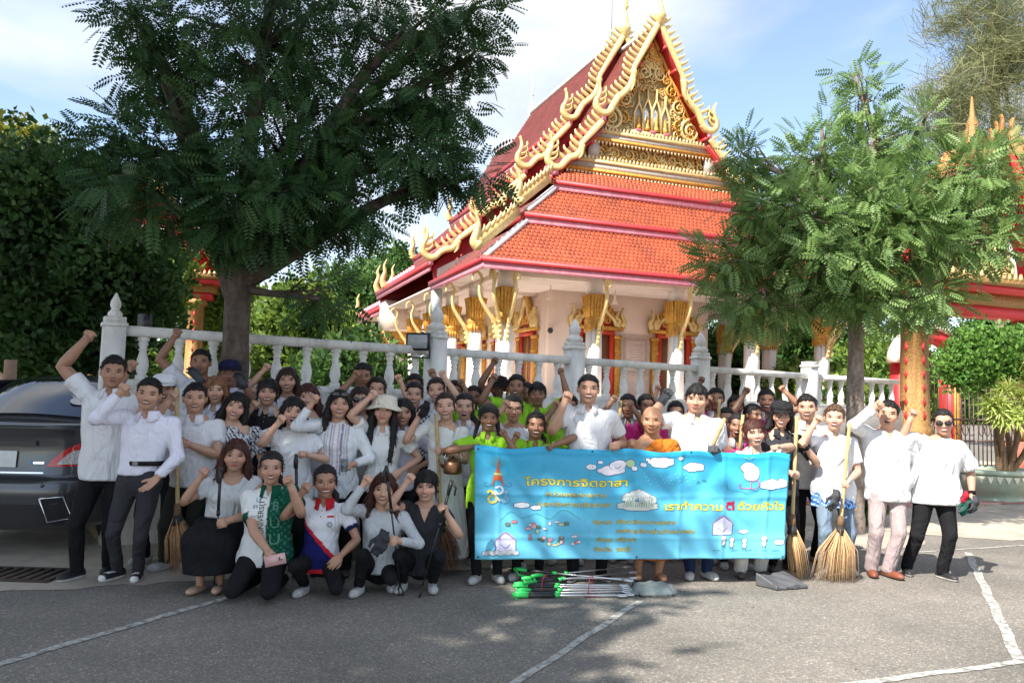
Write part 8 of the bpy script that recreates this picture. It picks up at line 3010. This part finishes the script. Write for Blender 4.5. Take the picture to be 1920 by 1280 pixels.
g = ground(1466, 1100)
V, Q = surface_net(lambda X, Y, Z: np.maximum(np.maximum(np.maximum(np.abs(X + 0.25 * Y) - 0.17, np.abs(Y) - 0.11), Z - 0.055 - 0.30 * (Y + 0.05) - 0.012 * np.sin(X * 22)) + 0.003 * np.sin(X * 60 + Y * 45), 0.004 - Z), (-0.26, -0.16, -0.01), (0.26, 0.16, 0.17), 0.008)
o = link(bpy.data.objects.new('folded_sack', make_mesh('folded_sack', V, [Q], None, False, [mat('sack_grey', (0.085, 0.088, 0.095), 0.45, vary=0.2, scale=10, bump=0.3, bscale=25)])))
o.location = (g.x, g.y, 0)
o.rotation_euler = (0, 0, 0.35)
tag(o, 'dark grey folded plastic sack lying before the slender broom', 'sack')

# bronze kettle hanging from the white-dress woman's arm
kc = at(849, 872, row_y(837, 0.22) - 0.32)
kt = empty('kettle', tuple(kc))
tag(kt, 'battered bronze kettle hanging in front of the long white dress', 'kettle')
M_BRONZE = mat('bronze', (0.20, 0.10, 0.055), 0.3, metal=0.8, vary=0.3, scale=15, bump=0.2)
MB().lathe([(0.0, -0.075), (0.075, -0.072), (0.082, -0.05), (0.08, 0.0), (0.072, 0.03), (0.05, 0.045), (0.0, 0.046)], 20).build('pot', M_BRONZE, kt, True)
MB().lathe([(0.05, 0.044), (0.045, 0.056), (0.012, 0.066), (0.014, 0.078), (0.0, 0.084)], 14).build('lid', M_BRONZE, kt, True)
MB().tube([(-0.075, 0, -0.02), (-0.11, 0, 0.01), (-0.125, 0, 0.05)], [0.016, 0.012, 0.009], 8).build('spout', M_BRONZE, kt, True)
MB().tube([(0.075 * math.cos(t_), 0, 0.03 + 0.13 * math.sin(t_)) for t_ in np.linspace(0, math.pi, 14)], 0.005, 6).build('handle', M_STEEL, kt, True)

# phone, glass, gloves held in hands
c = at(516, 1049, 5.94)
ph = empty('phone', tuple(c), 0.2)
tag(ph, 'pink smartphone in the kneeling student\'s hand', 'phone')
MB().box((0, 0, 0), (0.078, 0.010, 0.15), Matrix.Rotation(R(78), 4, 'Y')).build('case', mat('phone_pink', (0.70, 0.42, 0.40), 0.35), ph)
MB().box((0.04, -0.008, 0.012), (0.034, 0.006, 0.036), Matrix.Rotation(R(78), 4, 'Y')).build('camera_bump', mat('phone_pink2', (0.75, 0.5, 0.48), 0.3), ph)
for q in range(3):
    MB().ell((0.032 + 0.014 * (q % 2), -0.013, 0.006 + 0.012 * (q // 2)), (0.006, 0.003, 0.006), 10, 5).build('lens', M_BLKPL, ph, True)
c = at(646, 872, 6.62)
MBg = MB().lathe([(0.0, -0.05), (0.026, -0.05), (0.032, 0.05), (0.029, 0.05), (0.024, -0.045), (0.0, -0.045)], 16)
M_GLASS = mat('clear_plastic', (0.8, 0.82, 0.82), 0.05, vary=0)
M_GLASS.node_tree.nodes['Principled BSDF'].inputs['Transmission Weight'].default_value = 0.85
tag(MBg.build('drinking_cup', M_GLASS, None, True, loc=tuple(c)), 'clear plastic cup in the hand of the woman in the embroidered blouse', 'cup')


def limp_glove(label, px, py, y, col, s=1.0):
    V, Q = HAND['relax']
    V = V * np.array([1.15, 0.9, 1.1]) * s
    V = V + 0.006 * np.sin(V[:, [1, 2, 0]] * 80)
    p = at(px, py, y)
    o = link(bpy.data.objects.new('work_glove', make_mesh('work_glove', V, [Q], np.ones((len(V), 3)) * col, True, [M_CLOTH])))
    o.location = p
    o.rotation_euler = (math.pi, 0.3, 0.4)
    return tag(o, label, 'glove')


limp_glove('black glove dangling from the raised hand of the woman in the white dress', 800, 758, row_y(837, 0.22) - 0.26, (0.02, 0.02, 0.022), 0.85)
limp_glove('dark green glove held by the woman at the far right', 1815, 938, 7.6, (0.015, 0.09, 0.07), 1.0)
limp_glove('charcoal glove tucked by the woman at the far right', 1829, 936, 7.57, (0.05, 0.055, 0.06), 0.9)
limp_glove('red-trimmed glove in the hand of the woman at the far right', 1812, 925, 7.57, (0.45, 0.02, 0.04), 0.6)
limp_glove('dark glove on the knee of the woman in the grey cardigan', 720, 1002, 6.24, (0.05, 0.052, 0.058), 1.15)
limp_glove('grey glove hanging from the hand of the woman in the wave polo', 1568, 925, 7.42, (0.06, 0.062, 0.066), 1.1)

# shirt prints -----------------------------------------------------------------


def shirt_print(owner, body, size, x, dz, col, rot=0.0, name='shirt_print'):
    o, V, Q, zneck, spine, H, base = SHIRT_OF[owner]
    tree = BVHTree.FromPolygons([tuple(v) for v in V], [tuple(int(i) for i in q) for q in Q])
    T_, Fc = text_mesh(body, size)
    if not len(T_):
        return
    c_, s_ = math.cos(rot), math.sin(rot)
    P3 = []
    cx, _ = spine(zneck - dz)
    for v in T_:
        px_, pz_ = cx + x + v[0] * c_ - v[1] * s_, zneck - dz + v[0] * s_ + v[1] * c_
        h_ = tree.ray_cast(Vector((px_, -1.2, pz_)), Vector((0, 1, 0)))
        yy = h_[0].y if h_[0] else -0.12
        P3.append((px_, yy - 0.004, pz_))
    me = bpy.data.meshes.new(name)
    me.from_pydata(P3, [], Fc)
    me.materials.append(mat('ink_%d_%d_%d' % tuple(int(q * 99) for q in col), col, 0.8, vary=0))
    link(bpy.data.objects.new(name, me), o)['kind'] = 'stuff'


st = 'student in green and white university polo kneeling with a pink phone'
shirt_print(st, 'HA UNIVERSITY', 0.055, 0.018, 0.44, (0.02, 0.05, 0.04), math.pi / 2)
shirt_print(st, 'E9', 0.035, -0.085, 0.15, (0.02, 0.08, 0.06))
shirt_print(st, 'U', 0.05, -0.075, 0.105, (0.10, 0.30, 0.26))
shirt_print(st, 'B', 0.09, 0.055, 0.16, (0.10, 0.25, 0.18))
shirt_print(st, 'U', 0.11, 0.05, 0.30, (0.10, 0.25, 0.18))
shirt_print(st, 'U', 0.12, 0.05, 0.43, (0.12, 0.28, 0.2))
gl = 'girl in red, white and navy sports polo kneeling'
shirt_print(gl, '©', 0.06, 0.055, 0.20, (0.03, 0.03, 0.10))
shirt_print(gl, '▬', 0.05, 0.05, 0.13, (0.5, 0.02, 0.03))


# fallen leaves and grit scattered over the ground
rgl = np.random.default_rng(17)
nl = 420
lx = rgl.uniform(-4.2, 6.5, nl)
ly = 4.6 + rgl.random(nl) ** 0.6 * 4.2 + lx * 0.15
Pl = np.stack([lx, ly, np.full(nl, 0.008)], 1)
tl = (np.array([(-0.5, 0, 0), (0, 0.2, 0.04), (0.5, 0, 0.02), (0, -0.2, 0.03)]), np.array([(0, 1, 2, 3)]))
mxl = rgl.random(nl)[:, None]
cl_ = np.array((0.30, 0.20, 0.07)) * (1 - mxl) + np.array((0.12, 0.13, 0.03)) * mxl
Vl, Ql, Cl = instance_leaves(tl, Pl, np.stack([rgl.normal(0, 1, nl), rgl.normal(0, 1, nl), np.zeros(nl)], 1), np.array([0, 0, 1.0]) + rgl.normal(0, 0.15, (nl, 3)), rgl.uniform(0.012, 0.035, nl), cl_)
ol = link(bpy.data.objects.new('fallen_leaves', make_mesh('fallen_leaves', Vl, [Ql], Cl, False, [M_LEAF])))
tag(ol, 'small dry fallen leaves scattered over the asphalt', 'leaves', kind='stuff')
